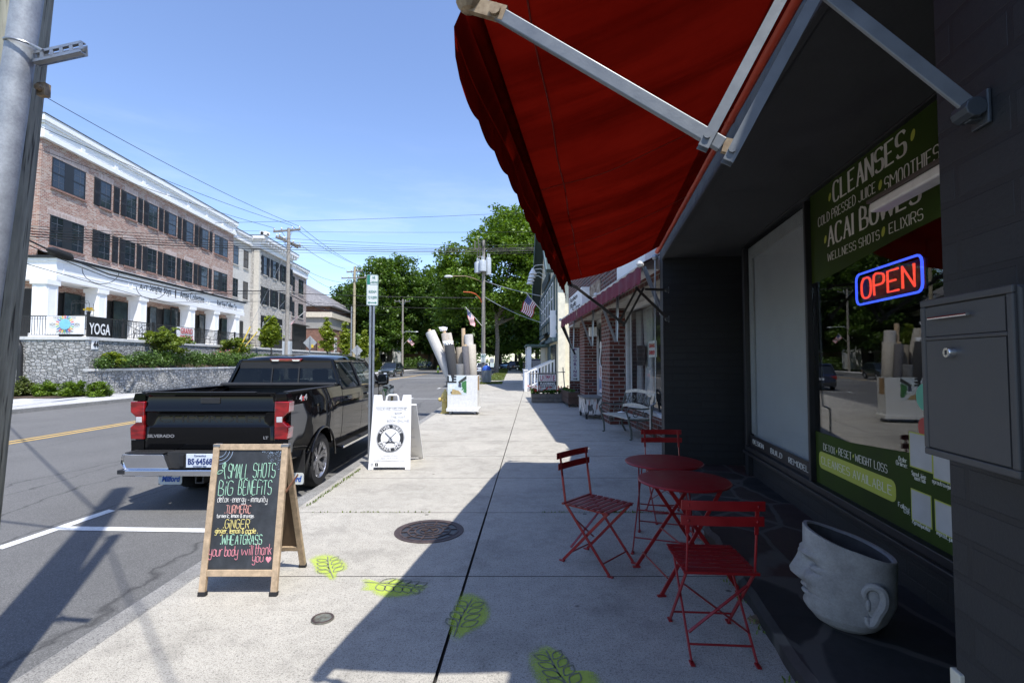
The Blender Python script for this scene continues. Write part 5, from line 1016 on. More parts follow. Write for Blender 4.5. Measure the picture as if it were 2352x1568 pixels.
mb.build('quoin_strip', m_lib, li)
c0 = D(990, 800, 150.); t = thing('brick_house', 'plain red brick building far down the left side behind trees', 'building', (c0.x-26, c0.y, 0)); mb = MB(); mb.box(0, 28, 0, 30, -.3, 8.5); mb.build('wall', brick('far_brick', [(.24, .11, .08), (.32, .15, .12)], (.36, .25, .2), .4, .13, .015, .9, .2, .1), t); mb = MB(); mb.add([(-.5, -.5, 8.5), (28.5, -.5, 8.5), (28.5, 30, 8.5), (-.5, 30, 8.5), (6, 15, 12), (22, 15, 12)], [[0, 1, 5, 4], [1, 2, 5], [2, 3, 4, 5], [3, 0, 4]]); mb.build('roof', m_slate, t)
for i in range(4): mb = MB(); mb.box(19+2*i, 20+2*i, -.05, -.002, 4, 6.2); mb.build('window', m_wht, t)
c0 = D(880, 800, 118.); t = thing('white_house', 'white painted gable house glimpsed between the trees at the left', 'house', (c0.x, c0.y, 0)); mb = MB(); mb.prism([(-2.4, -.3), (2.4, -.3), (2.4, 6.2), (0, 8.6), (-2.4, 6.2)], 'y', 0, 10); mb.build('wall', m_wht, t); mb = MB()
for s in (-1, 1): mb.bar((s*2.9, 5, 5.7), (0, 5, 8.75), 10.6, .12, up=(s*.7, 0, .7))
mb.build('roof', m_slate, t); mb = MB(); mb.box(-.6, .6, -.05, -.002, 1.6, 3.4); mb.build('window', m_pane, t)
# ------------------------------------------------------------------ vehicles
m_paint = mat('black_car_paint', (.003, .003, .0035), .035, var=.05, spec=.34)
m_chrome = mat('chrome', (.72, .72, .73), .09, 1., var=.03)
m_tyre = mat('tyre_rubber', (.020, .020, .021), .8, var=.2, vs=20, bump=.3, bs=60)
m_alloy = mat('alloy', (.48, .48, .50), .3, .9, var=.08); m_plast = mat('black_plastic', (.018, .018, .019), .6, var=.1, vs=10)
m_tglass = glassm('tinted_glass', (.10, .11, .11), .035); m_lglass = glassm('clear_car_glass', (.55, .60, .58), .04)
m_seat = mat('dark_upholstery', (.012, .012, .013), .8)
k = NT('red_lamp'); k.p.inputs['Base Color'].default_value = (.42, .012, .014, 1); k.p.inputs['Roughness'].default_value = .12; k.p.inputs['Coat Weight'].default_value = 1.; wv = k.n('TexNoise', Scale=16., Detail=2.); mpr = k.n('Mapping'); mpr.inputs['Scale'].default_value = (.3, .3, 1.); k.l(k.coord(), mpr.inputs['Vector']); k.l(mpr.outputs[0], wv.inputs['Vector']); k.l(k.ramp(wv.outputs['Fac'], [(.38, (.12, .002, .003)), (.62, (.34, .008, .010))]), k.p.inputs['Base Color']); m_redl = k.m
m_clearl = mat('clear_lamp', (.70, .70, .70), .1, .3, var=.1, vs=20, coat=1.)
m_plate = mat('number_plate', (.66, .72, .80), .35, var=.05); m_navyt = mat('plate_navy', (.02, .04, .16), .5)
tr = thing('pickup_truck', 'black four door pickup truck parked at the kerb with its tailgate to the camera', 'pickup truck', (-3.70, 6.13, ZR))
Wd = .965
def xs(z): return float(np.interp(z, [.45, .60, .82, 1.0, 1.12, 1.30, 1.40], [.90, .935, .955, .962, .965, .948, .925]))
def side(y0, y1, top, nm, mat_, sides=(-1, 1), arch=None, parent=tr, zb=.56, lip=0.):
    for s in sides:
        n = max(4, int((y1-y0)/.03)); rings = []
        for i in range(n+1):
            y = y0+(y1-y0)*i/n; b = zb
            if arch and abs(y-arch) < .46: b = max(zb, .385+math.sqrt(.46**2-(y-arch)**2))
            t = top(y) if callable(top) else top; bul = .018*math.exp(-((y-arch)/.62)**4) if arch else 0
            zz = [b+(t-b)*j/10 for j in range(11)]; ring = [(s*(xs(z)+bul*(1 if z < 1.1 else .4)), y, z) for z in zz]+[(s*(xs(t)-.045), y, t+.004), (s*(xs(t)-.07), y, t-.03), (s*(xs(t)-.07), y, b+.1), (s*(xs(b)-.07), y, b)]
            rings.append(ring)
        mb = MB(); mb.loft(rings, closed=True, cap=True); o = mb.build(nm, mat_, parent, smooth=True)
        yield o
bs = list(side(.07, 1.955, 1.40, 'bed_side', m_paint, arch=1.1)); ds = list(side(1.975, 2.98, 1.345, 'door', m_paint, zb=.55))
d2 = list(side(2.99, 4.12, 1.335, 'door', m_paint, zb=.55)); fs = list(side(4.13, 5.45, lambda y: 1.33-.10*((y-4.13)/1.3)**2, 'fender', m_paint, arch=4.64))
for s, o in zip((-1, 1), bs):
    mb = MB(); mb.tube([(s*(Wd+.018), 1.1+.462*math.cos(q), .385+.462*math.sin(q)) for q in [i*math.pi/22 for i in range(23)]], .016, 6); mb.build('arch_lip', m_paint, o, smooth=True)
for s, D_ in zip((-1, 1), zip(ds, d2)):
    for o, y in zip(D_, (2.13, 3.2)):
        mb = MB(); mb.bar((s*(Wd+.022), y, 1.20), (s*(Wd+.022), y+.2, 1.20), .022, .035); mb.box(min(s*Wd, s*(Wd+.02)), max(s*Wd, s*(Wd+.02)), y, y+.02, 1.185, 1.215); mb.box(min(s*Wd, s*(Wd+.02)), max(s*Wd, s*(Wd+.02)), y+.18, y+.2, 1.185, 1.215); mb.build('handle', m_chrome, o, bevel=.004)
mb = MB(); mb.box(-.86, .86, .06, 1.95, .78, .80); mb.box(-.86, .86, 1.90, 1.955, .80, 1.38)
for s in (-1, 1): mb.box(min(s*.86, s*.66), max(s*.86, s*.66), .72, 1.48, .80, 1.02)
mb.build('bed', m_plast, tr)
mb = MB(); mb.box(-.90, .90, 1.72, 1.90, 1.40, 1.455)
mb.build('tonneau_roll', m_plast, tr, bevel=.02)
for s in (-1, 1): mb = MB(); mb.box(min(s*.925, s*.845), max(s*.925, s*.845), .10, 1.72, 1.402, 1.418); mb.build('bed_rail_cap', m_plast, tr, bevel=.005)
# tailgate
mb = MB(); rings = []
prof = [(.06, .66), (.012, .66), (.0, .70), (.0, .985), (.012, 1.0), (.02, 1.02), (.02, 1.145), (.0, 1.17), (-.018, 1.185), (-.012, 1.22), (.006, 1.26), (.008, 1.36), (-.012, 1.385), (-.012, 1.405), (.05, 1.408), (.06, 1.395)]
def tg(x):
    e = min(1, (.80-abs(x))/.03); f = min(1., max(0., (.74-abs(x))/.05)); return [(x, p[0]+(.012*(1-e)) - (0 if .99 < p[1] < 1.19 and False else 0) + ((-.02)*(1-f) if 1.0 < p[1] < 1.16 else 0), p[1]) for p in prof]
for x in [-.80, -.785, -.76, -.73, -.69]+[-.65+.13*i for i in range(11)]+[.69, .73, .76, .785, .80]: rings.append(tg(x))
mb.loft(rings, closed=True, cap=True); tgo = mb.build('tailgate', m_paint, tr, smooth=True)
mb = MB(); mb.box(-.12, .12, -.006, .012, 1.275, 1.345); mb.build('handle', m_plast, tgo, bevel=.006)
mb = MB(); mb.box(-.80, .55, -.010, .05, 1.407, 1.418); mb.build('rail_cap', m_plast, tgo, bevel=.004)
text(tgo, 'CHEVROLET', .115, TM(-.655, .0195, 1.045), mat('gloss_black_letter', (.012, .012, .013), .3), width=1.31, thick=.003)
text(tgo, 'SILVERADO', .05, TM(-.755, -.004, .865), m_chrome, width=.33, thick=.006, bold=.002); text(tgo, 'LT', .045, TM(.66, -.004, .845), m_chrome, width=.06, thick=.006, bold=.002)
for s in (-1, 1):
    P = [(.795, .84), (.955, .84), (.968, .99), (.90, 1.05), (.90, 1.11), (.965, 1.17), (.972, 1.30), (.795, 1.30)]
    mb = MB(); mb.prism([(s*a, b) for a, b in P], 'y', -.018, .14); o = mb.build('tail_light', m_redl, tr, bevel=.010, smooth=True)
    mb = MB(); mb.box(min(s*.82, s*.895), max(s*.82, s*.895), -.022, .0, 1.045, 1.115); mb.build('reversing_lamp', m_clearl, o, bevel=.008)
    mb = MB(); mb.prism([(s*.80, .66), (s*.955, .66), (s*.962, .835), (s*.80, .835)], 'y', .0, .14); mb.build('corner_panel', m_paint, tr, bevel=.006); mb = MB(); mb.prism([(s*.80, 1.305), (s*.955, 1.305), (s*.93, 1.40), (s*.80, 1.40)], 'y', .0, .14); mb.build('corner_panel', m_paint, tr, bevel=.006)
text(bs[1], '4x4', .10, Matrix.Translation((Wd+.001, .30, 1.285)) @ Matrix.Rotation(rad(90), 4, 'Z') @ UP, m_clearl, 'decal_lettering', width=.24, thick=.003, bold=.004)
text(bs[1], 'x', .10, Matrix.Translation((Wd+.002, .385, 1.285)) @ Matrix.Rotation(rad(90), 4, 'Z') @ UP, mat('red_decal', (.55, .03, .03), .4), 'decal_lettering', width=.07, thick=.005, bold=.006)
# bumper
mb = MB()
for s in (-1, 1):
    P = [(.34, .52), (.41, .70), (.895, .70), (.905, .60), (.86, .52)]; mb.loft([[(s*a, -.20, b) for a, b in P], [(s*a, -.23, b*.97+.015) for a, b in P], [(s*a, -.06, b) for a, b in P]][::-1], cap=True)
mb.box(-.875, .875, -.24, -.06, .445, .520); bu = mb.build('bumper', m_chrome, tr, bevel=.012, smooth=True)
mb = MB()
for s in (-1, 1): mb.box(min(s*.42, s*.885), max(s*.42, s*.885), -.19, -.01, .702, .715); mb.box(min(s*.84, s*.93), max(s*.84, s*.93), -.242, -.02, .47, .517)
mb.box(-.40, .40, -.16, -.02, .505, .715); mb.box(-.36, .36, -.225, -.161, .506, .520)
for i in range(10):
    for s in (-1, 1): mb.box(s*(.46+.04*i)-.008, s*(.46+.04*i)+.008, -.17, -.03, .715, .721)
mb.build('step_pad', m_plast, bu, bevel=.004)
mb = MB(); mb.box(-.165, .165, -.178, -.162, .535, .695); mb.build('plate', m_plate, bu, bevel=.003)
text(bu, 'BS·64568', .095, TM(-.145, -.180, .575), m_navyt, 'plate_lettering', width=.29, thick=.002, bold=.003); text(bu, 'Connecticut', .03, TM(-.07, -.180, .665), m_navyt, 'plate_lettering', width=.14); text(bu, 'Constitution State', .022, TM(-.08, -.180, .545), m_navyt, 'plate_lettering', width=.16)
mb = MB(); mb.box(-.245, -.195, -.175, -.16, .54, .69); mb.build('socket', m_black, bu, bevel=.01)
mb = MB(); mb.loft([[(x*f, -.18+y, .40+z*f) for x, z in ((-.05, -.05), (.05, -.05), (.05, .05), (-.05, .05))] for f, y in ((1., .25), (1., 0), (.72, 0), (.72, .2))]); mb.build('tow_hitch', m_plast, tr)
for s in (-1, 1):
    mb = MB(); mb.box(s*.80-.16, s*.80+.16, .50, .515, .17, .62); fl_ = mb.build('mud_flap', m_plast, tr)
    mb = MB(); mb.loft([rrect(s*.80-.155, s*.80+.155, .175, .325, .03, .49), rrect(s*.80-.155, s*.80+.155, .175, .325, .03, .499)], cap=True); mb.build('flap_plate', m_sw, fl_)
    text(fl_, 'Milford', .105, TM(s*.80-.11, .487, .215), mat('dealer_blue', (.02, .10, .45), .5), 'flap_lettering', width=.24, thick=.002, shear=.2, bold=.004); text(fl_, 'of', .05, TM(s*.80-.145, .487, .275), m_ink, 'flap_lettering')
# cab
def roofz(y): return float(np.interp(y, [2.05, 2.12, 2.3, 2.7, 3.2, 3.6, 3.85], [1.80, 1.845, 1.875, 1.90, 1.90, 1.872, 1.83]))
mb = MB(); rings = []
for y in [2.05, 2.08, 2.12, 2.2, 2.35, 2.6, 2.9, 3.2, 3.5, 3.7, 3.85]:
    z = roofz(y); w_ = .735+.02*math.sin((y-2.05)/1.8*math.pi); rings.append([(-w_-.02, y, z-.075), (-w_+.01, y, z-.03), (-w_+.09, y, z-.004), (-.4, y, z+.012), (-.2, y, z+.018), (0, y, z+.012), (.2, y, z+.018), (.4, y, z+.012), (w_-.09, y, z-.004), (w_-.01, y, z-.03), (w_+.02, y, z-.075), (w_-.05, y, z-.08), (-w_+.05, y, z-.08)])
mb.loft(rings, closed=True, cap=True); ro = mb.build('roof', m_paint, tr, smooth=True)
mb = MB(); mb.prism([(-.27, 1.835), (.27, 1.835), (.24, 1.79), (-.24, 1.79)], 'y', 2.015, 2.06); bl = mb.build('brake_light', m_redl, ro, bevel=.008)
for s in (-1, 1): mb = MB(); mb.prism([(s*.10, 1.822), (s*.235, 1.822), (s*.215, 1.796), (s*.12, 1.796)], 'y', 2.008, 2.016); mb.build('cargo_lamp', m_clearl, bl)
mb = MB(); mb.prism([(s_, 0) for s_ in (0,)]+[(1, 0), (1, 1)], 'y', 0, 0) if False else None
for s in (-1, 1):
    for a, b, w_ in (((.925, 1.99, 1.34), (.745, 2.08, 1.80), .10), ((.925, 4.40, 1.33), (.74, 3.83, 1.80), .07)): mb.bar((s*a[0], a[1], a[2]), (s*b[0], b[1], b[2]), w_, .05, up=(1, 0, .3))
    mb.bar((s*.745, 2.06, 1.80), (s*.745, 3.85, 1.80), .05, .05)
mb.bar((-.9, 1.985, 1.365), (.9, 1.985, 1.365), .05, .07); mb.bar((-.74, 2.07, 1.79), (.74, 2.07, 1.79), .05, .05); mb.build('pillar', m_paint, tr, bevel=.012)
mb = MB()
for s in (-1, 1): mb.bar((s*.928, 3.0, 1.33), (s*.755, 2.93, 1.80), .09, .03, up=(1, 0, .3)); mb.bar((s*.925, 2.0, 1.345), (s*.925, 4.35, 1.335), .035, .03)
mb.build('window_trim', m_plast, tr)
mb = MB(); mb.quad((-.90, 1.985, 1.39), (.90, 1.985, 1.39), (.73, 2.055, 1.78), (-.73, 2.055, 1.78)); rw = mb.build('rear_window', m_tglass, tr)
mb = MB(); 
for x in (-.22, .22): mb.bar((x, 1.978, 1.39), (x*.98, 2.048, 1.78), .02, .012)
mb.box(-.22, .22, 1.976, 1.99, 1.39, 1.45); mb.bar((-.75, 2.035, 1.73), (.75, 2.035, 1.73), .012, .10); mb.build('slider_frame', m_plast, rw)
for s in (-1, 1):
    mb = MB(); mb.quad((s*.922, 2.10, 1.355), (s*.922, 2.95, 1.355), (s*.765, 2.88, 1.79), (s*.765, 2.18, 1.79)); mb.build('side_window', m_tglass, tr)
    mb = MB(); mb.quad((s*.922, 3.05, 1.355), (s*.922, 4.32, 1.345), (s*.765, 3.80, 1.79), (s*.765, 2.98, 1.79)); mb.build('side_window', m_lglass, tr)
mb = MB(); mb.quad((-.90, 4.44, 1.34), (.90, 4.44, 1.34), (.73, 3.86, 1.81), (-.73, 3.86, 1.81)); mb.build('windscreen', m_lglass, tr)
mb = MB(); mb.box(-.86, .86, 2.0, 4.4, .6, .95); mb.box(-.9, .9, 4.0, 4.4, .95, 1.30); mb.build('interior', m_seat, tr)
for y in (2.35, 3.3):
    for x in (-.42, .42):
        mb = MB(); mb.box(x-.24, x+.24, y, y+.14, .95, 1.45, ch=.03); mb.box(x-.13, x+.13, y+.01, y+.10, 1.46, 1.66, ch=.03); mb.build('seat', m_seat, tr)
mb = MB(); rings = []
for y in [4.40, 4.7, 5.0, 5.3, 5.5]: h = 1.345-.09*((y-4.4)/1.1)**2; rings.append([(-.90, y, h-.05), (-.80, y, h), (-.45, y, h+.03), (0, y, h+.015), (.45, y, h+.03), (.80, y, h), (.90, y, h-.05)])
mb.loft(rings, closed=False); mb.box(-.9, .9, 5.40, 5.55, .5, 1.2); mb.build('hood', m_paint, tr, smooth=True)
for s in (-1, 1):
    mb = MB(); mb.box(min(s*.97, s*1.19), max(s*.97, s*1.19), 3.98, 4.10, 1.32, 1.53, ch=.03); mb.bar((s*.90, 4.06, 1.36), (s*1.0, 4.06, 1.36), .05, .05); o = mb.build('mirror', m_paint, tr, bevel=.01); mb = MB(); mb.box(min(s*.99, s*1.17), max(s*.99, s*1.17), 3.974, 3.979, 1.345, 1.51); mb.build('mirror_glass', mat('mirror_silver', (.8, .82, .84), .03, 1., var=.01), o)
    mb = MB(); mb.box(min(s*.90, s*1.06), max(s*.90, s*1.06), 1.75, 4.0, .43, .47); o = mb.build('running_board', m_chrome, tr, bevel=.012); mb = MB(); mb.box(min(s*.92, s*1.04), max(s*.92, s*1.04), 1.8, 3.95, .471, .480); mb.build('tread', m_plast, o)
mb = MB(); mb.box(-.8, .8, .1, 5.3, .42, .6); mb.box(-.88, .88, 1.5, 4.2, .5, .62); mb.box(-.95, .95, .65, 1.55, .62, .9) if False else None; mb.build('chassis', m_blackm, tr)
def wheel(par, x, y, r, wd, s):
    mb = MB(); mb.at((x, y, r)); P = [(r*.66, -wd/2), (r*.90, -wd/2-.004), (r*.97, -wd/2+.02), (r, -wd/2+.05), (r*1.0, wd/2-.05), (r*.97, wd/2-.02), (r*.90, wd/2+.004), (r*.66, wd/2)]
    mb.lathe(P+[(r*.64, 0)]+P[:1], 40, axis='x'); 
    for q in (-.25, 0, .25): mb.lathe([(r*.985, q*wd-.006), (r*1.004, q*wd-.02), (r*1.004, q*wd-.028), (r*.985, q*wd-.03)], 40, axis='x')
    o = mb.build('wheel', m_tyre, par, smooth=True)
    mb = MB(); mb.at((x, y, r)); f = s*wd/2; mb.lathe([(r*.655, -wd*.35), (r*.655, f*.0), (r*.66, f), (r*.64, f-s*.012), (r*.60, f-s*.03), (r*.58, -f*.2)] if s > 0 else [(r*.655, wd*.35), (r*.655, 0), (r*.66, f), (r*.64, f-s*.012), (r*.60, f-s*.03), (r*.58, -f*.2)], 32, axis='x')
    for i in range(6):
        for dq in (-.14, .14):
            q = i*math.pi/3+.3; q1 = q+dq; mb.bar((f-s*.055, r*.10*math.cos(q), r*.10*math.sin(q)), (f-s*.02, r*.635*math.cos(q1), r*.635*math.sin(q1)), r*.085, .03, up=(1, 0, 0))
    mb.lathe([(.001, f-s*.035), (r*.15, f-s*.035), (r*.17, f-s*.05), (r*.17, f-s*.09)], 16, axis='x'); mb.build('rim', m_alloy, o, smooth=False)
    mb = MB(); mb.at((x, y, r)); mb.lathe([(.001, f-s*.10), (r*.63, f-s*.10)], 24, axis='x'); mb.build('brake_disc', m_blackm, o)
for s in (-1, 1):
    for y in (1.1, 4.64): wheel(tr, s*.815, y, .385, .25, s)
# other cars: one generic builder with its own proportions
def mcar(n, c): return mat(n+'_paint', c, .22, .25, var=.06, coat=1.)
m_cwin = mat('car_window', (.012, .016, .02), .05, spec=.7)
def car(name, label, cat, loc, rz, paint, L=4.6, W=1.83, H=1.68, hood=1.15, deck=.25, belt=1.02, group=None, rails=False, pick=False):
    t = thing(name, label, cat, loc, rz, group); w_ = W/2; r = .345; ya, yb = L*.19, L*.80; mb = MB(); rings = []
    for i in range(41):
        y = L*i/40; e = min(1, max(0, min(y, L-y)/.35)); hw = w_*(.86+.14*e**.5); top = float(np.interp(y, [0, .12, deck+.35, L-hood, L-.25, L], [belt*.86, belt*.98, belt, belt, belt*.80, belt*.62])); b = .24
        for yc in (ya, yb):
            if abs(y-yc) < r+.06: b = max(b, r+math.sqrt((r+.06)**2-(y-yc)**2)*.95)
        rings.append([(-hw*.90, y, b), (-hw, y, b+(top-b)*.35), (-hw, y, b+(top-b)*.7), (-hw*.94, y, top-.03), (-hw*.86, y, top), (0, y, top+.03), (hw*.86, y, top), (hw*.94, y, top-.03), (hw, y, b+(top-b)*.7), (hw, y, b+(top-b)*.35), (hw*.90, y, b)])
    mb.loft(rings, closed=True, cap=True); body = mb.build('body', paint, t, smooth=True)
    y0, y1 = (deck if not pick else L*.42), L-hood; tw = w_*.72
    base = [(-w_*.92, y0), (w_*.92, y0), (w_*.92, y1), (-w_*.92, y1)]; topp = [(-tw, y0+.35), (tw, y0+.35), (tw, y1-.75), (-tw, y1-.75)]
    mb = MB(); mb.loft([[(p[0], p[1], belt-.05) for p in base], [(p[0], p[1], H-.06) for p in topp]], cap=True); mb.build('window', m_cwin, t, bevel=.05)
    mb = MB(); mb.loft([[(p[0]*1.03, p[1]+(.0 if i > 1 else -.12), H-.08) for i, p in enumerate(topp)], [(p[0]*.98, p[1], H-.01) for p in topp], [(p[0]*.7, p[1]*.85+.15*(y0+y1)/2, H) for p in topp]], cap=True)
    for s in (-1, 1):
        for a, b in ((0, 0), (1, 1)): mb.bar((s*w_*.93, (y0, y1)[a], belt-.02), (s*tw*1.02, (y0+.35, y1-.75)[a], H-.05), .09, .05, up=(1, 0, .3))
        mb.bar((s*w_*.93, y0+(y1-y0)*.45, belt-.02), (s*tw*1.02, y0+(y1-y0)*.42, H-.05), .07, .04, up=(1, 0, .3))
        if rails: mb.bar((s*tw*.9, y0+.5, H+.03), (s*tw*.9, y1-.9, H+.03), .05, .05)
    mb.build('roof', paint, t, smooth=False, bevel=.02)
    for s in (-1, 1):
        mb = MB(); mb.prism([(s*w_*.50, belt*.66), (s*w_*.92, belt*.74), (s*w_*.88, belt*.60), (s*w_*.52, belt*.56)], 'y', L-.14, L-.015); mb.build('headlight', m_clearl, t, bevel=.02)
        mb = MB(); mb.prism([(s*w_*.55, belt*.88), (s*w_*.93, belt*.90), (s*w_*.95, belt*.66), (s*w_*.70, belt*.72)], 'y', .0, .14); mb.build('tail_light', m_redl, t, bevel=.02)
        mb = MB(); mb.ball((s*(w_+.1), y1-.45, belt+.06), .11, 8, sc3=(1, .7, .8)); mb.build('mirror', paint, t)
        for y in (ya, yb):
            mb = MB(); mb.at((s*(w_-.12), y, r)); mb.lathe([(r*.62, -.11), (r, -.09), (r, .09), (r*.62, .11), (r*.62, -.11)], 20, axis='x'); o = mb.build('wheel', m_tyre, t, smooth=True); mb = MB(); mb.at((s*(w_-.12), y, r)); mb.lathe([(.001, s*.08), (r*.6, s*.10), (r*.62, s*.06)], 16, axis='x')
            for i in range(5): mb.bar((s*.095, 0, 0), (s*.11, r*.58*math.cos(i*1.257), r*.58*math.sin(i*1.257)), .05, .02, up=(1, 0, 0))
            mb.build('rim', m_alloy, o)
    mb = MB(); mb.box(-.42, .42, L-.05, L+.0, belt*.42, belt*.68); mb.box(-.7, .7, L-.05, L+.02, .26, .36); mb.build('grille', m_plast, t, bevel=.01)
    mb = MB(); mb.box(-.16, .16, L+.01, L+.03, belt*.36, belt*.50); mb.build('front_plate', m_plate, t); mb = MB(); mb.box(-.17, .17, -.02, .02, belt*.62, belt*.76); mb.build('rear_plate', m_plate, t)
    mb = MB(); mb.box(-w_*.9, w_*.9, -.04, .06, .28, .50); mb.build('rear_bumper', m_plast, t, bevel=.02)
    return t
p = G(900, 857, ZR); car('moving_suv', 'dark green SUV driving towards the camera with its headlights in view', 'suv', (-14.15, 61.5, ZR), 176, mcar('dark_green', (.045, .055, .05)), rails=True)
car('parked_hatchback', 'dark blue SUV parked behind the fire hydrant, half hidden by carpet rolls', 'suv', (-3.75, 34.8, ZR), 1, mcar('navy_blue', (.010, .018, .050)), H=1.66)
car('parked_wagon', 'silver car parked beside the tall wooden pole by the blue litter bin', 'car', (-3.9, 66, ZR), 0, mcar('silver', (.50, .53, .58)), H=1.60)
g = 'cars parked far down the left kerb'
for i, (px, d, nm, cl, lb) in enumerate(((964, 132, 'near_black', (.008, .008, .01), 'black pickup facing the camera, nearest of the cars parked at the far left kerb'), (981, 142, 'far_blue', (.03, .07, .16), 'blue parked car just behind the far black pickup'), (989, 150, 'far_teal', (.02, .08, .10), 'dark teal parked car third in the row at the far left kerb'), (996, 160, 'far_red', (.25, .02, .02), 'red parked car fourth in the row at the far left kerb'), (1003, 172, 'far_grey', (.25, .26, .28), 'grey parked car at the far end of the row on the left'))):
    q = D(px, 840, d); car('parked_car', lb, 'car', (q.x, d+4, ZR), 182, mcar(nm, cl), H=(1.9 if i == 0 else 1.65), group=g)
q = D(1168, 848, 92); car('parked_car', 'dark SUV with silver roof parked beyond the sidewalk trees', 'suv', (q.x+.4, 92, 0), -35, mcar('charcoal', (.02, .025, .03)), H=1.75)
q = D(1186, 846, 110); car('parked_car', 'small blue car at the end of the far sidewalk', 'car', (q.x, 112, 0), 80, mcar('mid_blue', (.05, .12, .25)), H=1.5)
q = D(1229, 858, 52); car('parked_pickup', 'black vehicle parked behind the iron fence in the driveway', 'car', (q.x+.2, 52, -.03), 4, mcar('gloss_black', (.008, .008, .009)), H=1.95, L=5.2, belt=1.2)
# ------------------------------------------------------------------ trees, shrubs, grass
def leaves(c, n, spread, size, up=.5, seed=0):
    """n leaf quads around each of the centres c -> vertex array"""
    g = np.random.default_rng(seed); c = np.repeat(np.asarray(c, float), n, 0); N = len(c)
    o = g.normal(size=(N, 3)); o /= np.linalg.norm(o, axis=1)[:, None]; o *= g.random((N, 1))**.45*np.asarray(spread)
    nrm = g.normal(size=(N, 3)); nrm[:, 2] = np.abs(nrm[:, 2])+up; nrm /= np.linalg.norm(nrm, axis=1)[:, None]
    a = np.cross(nrm, g.normal(size=(N, 3))); a /= np.linalg.norm(a, axis=1)[:, None]; b = np.cross(nrm, a)
    s = (size*(.6+.8*g.random((N, 1)))); p = c+o; a = a*s*.5; b = b*s*.36
    return np.stack([p-a, p-b*1.0-a*.1+nrm*s*.08, p+a, p+b-a*.1], 1).reshape(-1, 3)
def leafmesh(name, V, m, parent=None):
    V = np.asarray(V, np.float32); N = len(V)//4; me = bpy.data.meshes.new(name); me.vertices.add(len(V)); me.vertices.foreach_set('co', V.ravel()); me.loops.add(len(V)); me.loops.foreach_set('vertex_index', np.arange(len(V), dtype=np.int32)); me.polygons.add(N); me.polygons.foreach_set('loop_start', np.arange(0, len(V), 4, dtype=np.int32)); me.update(); me.validate(); me.materials.append(m)
    o = bpy.data.objects.new(name, me); C.objects.link(o)
    if parent is not None: o.parent = parent
    return o
def clumps(lobes, n, seed, shell=.55):
    g = np.random.default_rng(seed); P = []; vol = np.array([l[3]*l[4]*l[5] for l in lobes]); k = np.maximum(3, (n*vol/vol.sum()).astype(int))
    for l, q in zip(lobes, k):
        d = g.normal(size=(q, 3)); d /= np.linalg.norm(d, axis=1)[:, None]; d *= (shell+(1-shell)*g.random((q, 1)))*(.86+.28*g.random((q, 1))); P.append(d*np.array(l[3:6])+np.array(l[:3]))
    return np.concatenate(P)
m_bark = mat('bark', (.16, .135, .11), .95, var=.35, vs=5, bump=.8, bs=18, bd=.05); m_barkd = mat('dark_bark', (.06, .05, .04), .95, var=.35, vs=5)
lv = {n: leafm(n, c, v, t) for n, c, v, t in (('maple_leaf', (.105, .20, .026), .42, .38), ('oak_leaf', (.080, .160, .030), .45, .36), ('dark_leaf', (.064, .132, .028), .45, .34), ('young_leaf', (.19, .27, .035), .35, .4), ('shrub_leaf', (.12, .21, .03), .4, .38), ('juniper', (.085, .165, .050), .4, .3), ('box_leaf', (.10, .14, .045), .35, .3), ('small_maple', (.17, .25, .05), .4, .4))}
def tree(name, label, loc, lobes, leaf, n, per, cl, size, trunk, bark=m_bark, seed=1, group=None, limbs=7, up=.5):
    t = thing(name, label, 'tree', loc, 0, group); c = clumps(lobes, int(n*1.25), seed, .32); leafmesh('crown', leaves(c, per, (cl, cl, cl*.62), size, up, seed+5), lv[leaf], t)
    mb = MB(); r, h = trunk; random.seed(seed); zt = h; mb.tube([(0, 0, -.3), (0, 0, .3), (.02*h, .01*h, h*.5), (-.01*h, .02*h, h)], [r*1.35, r*1.02, r*.85, r*.72], 12)
    idx = np.random.default_rng(seed).choice(len(c), min(limbs, len(c)), False)
    for i in idx:
        e = Vector(c[i]); s_ = Vector((0, 0, zt*random.uniform(.7, 1.0))); m = (s_+e)*.5+Vector((0, 0, -.08*(e-s_).length)); mb.tube([s_, m, e], [r*.55, r*.36, r*.08], 7)
    mb.build('trunk', bark, t, smooth=True); return t
def px(x, y, d, base=0.): p = D(x, y, d); return p
# big maple by the right sidewalk
bx = D(1140, 857, 72); L_ = lambda x, y, d, rx, rz, ry=None: (lambda p: (p.x-bx.x, d-bx.y, p.z, rx, ry or rx, rz))(D(x, y, d))
tree('maple_tree', 'huge maple with a pale leaning trunk in the verge beside the right sidewalk', (bx.x, 72, 0), [L_(1160, 560, 72, 6, 4.4), L_(1090, 625, 70, 5.0, 4), L_(1215, 600, 72, 5.5, 5), L_(1130, 690, 72, 5.5, 3.2), L_(1050, 660, 73, 3.6, 3.4), L_(1200, 680, 70, 5, 3.4), L_(1260, 560, 76, 6, 5), L_(1030, 720, 76, 3, 2.2), L_(1240, 690, 68, 3.4, 3.0), L_(1290, 620, 74, 6, 6), L_(1180, 520, 76, 5, 3), L_(1040, 640, 74, 3.2, 3.2), L_(1060, 600, 72, 3.4, 3.2)], 'maple_leaf', 760, 76, 1.35, .42, (.34, 9.5), seed=3, limbs=14)
bx = D(893, 830, 100)
tree('oak_tree', 'broad dark green oak rising behind the pole in the middle distance', (bx.x, 100, 0), [L_(900, 640, 100, 7, 5), L_(850, 680, 98, 5.5, 4.5), L_(950, 675, 100, 5.2, 4.6), L_(890, 720, 100, 7, 4.5), L_(830, 730, 102, 4, 4), L_(970, 735, 104, 4.4, 3.6), L_(880, 775, 98, 6, 3)], 'oak_leaf', 520, 70, 1.4, .48, (.55, 9), m_barkd, seed=8, limbs=12)
bx = D(812, 830, 120)
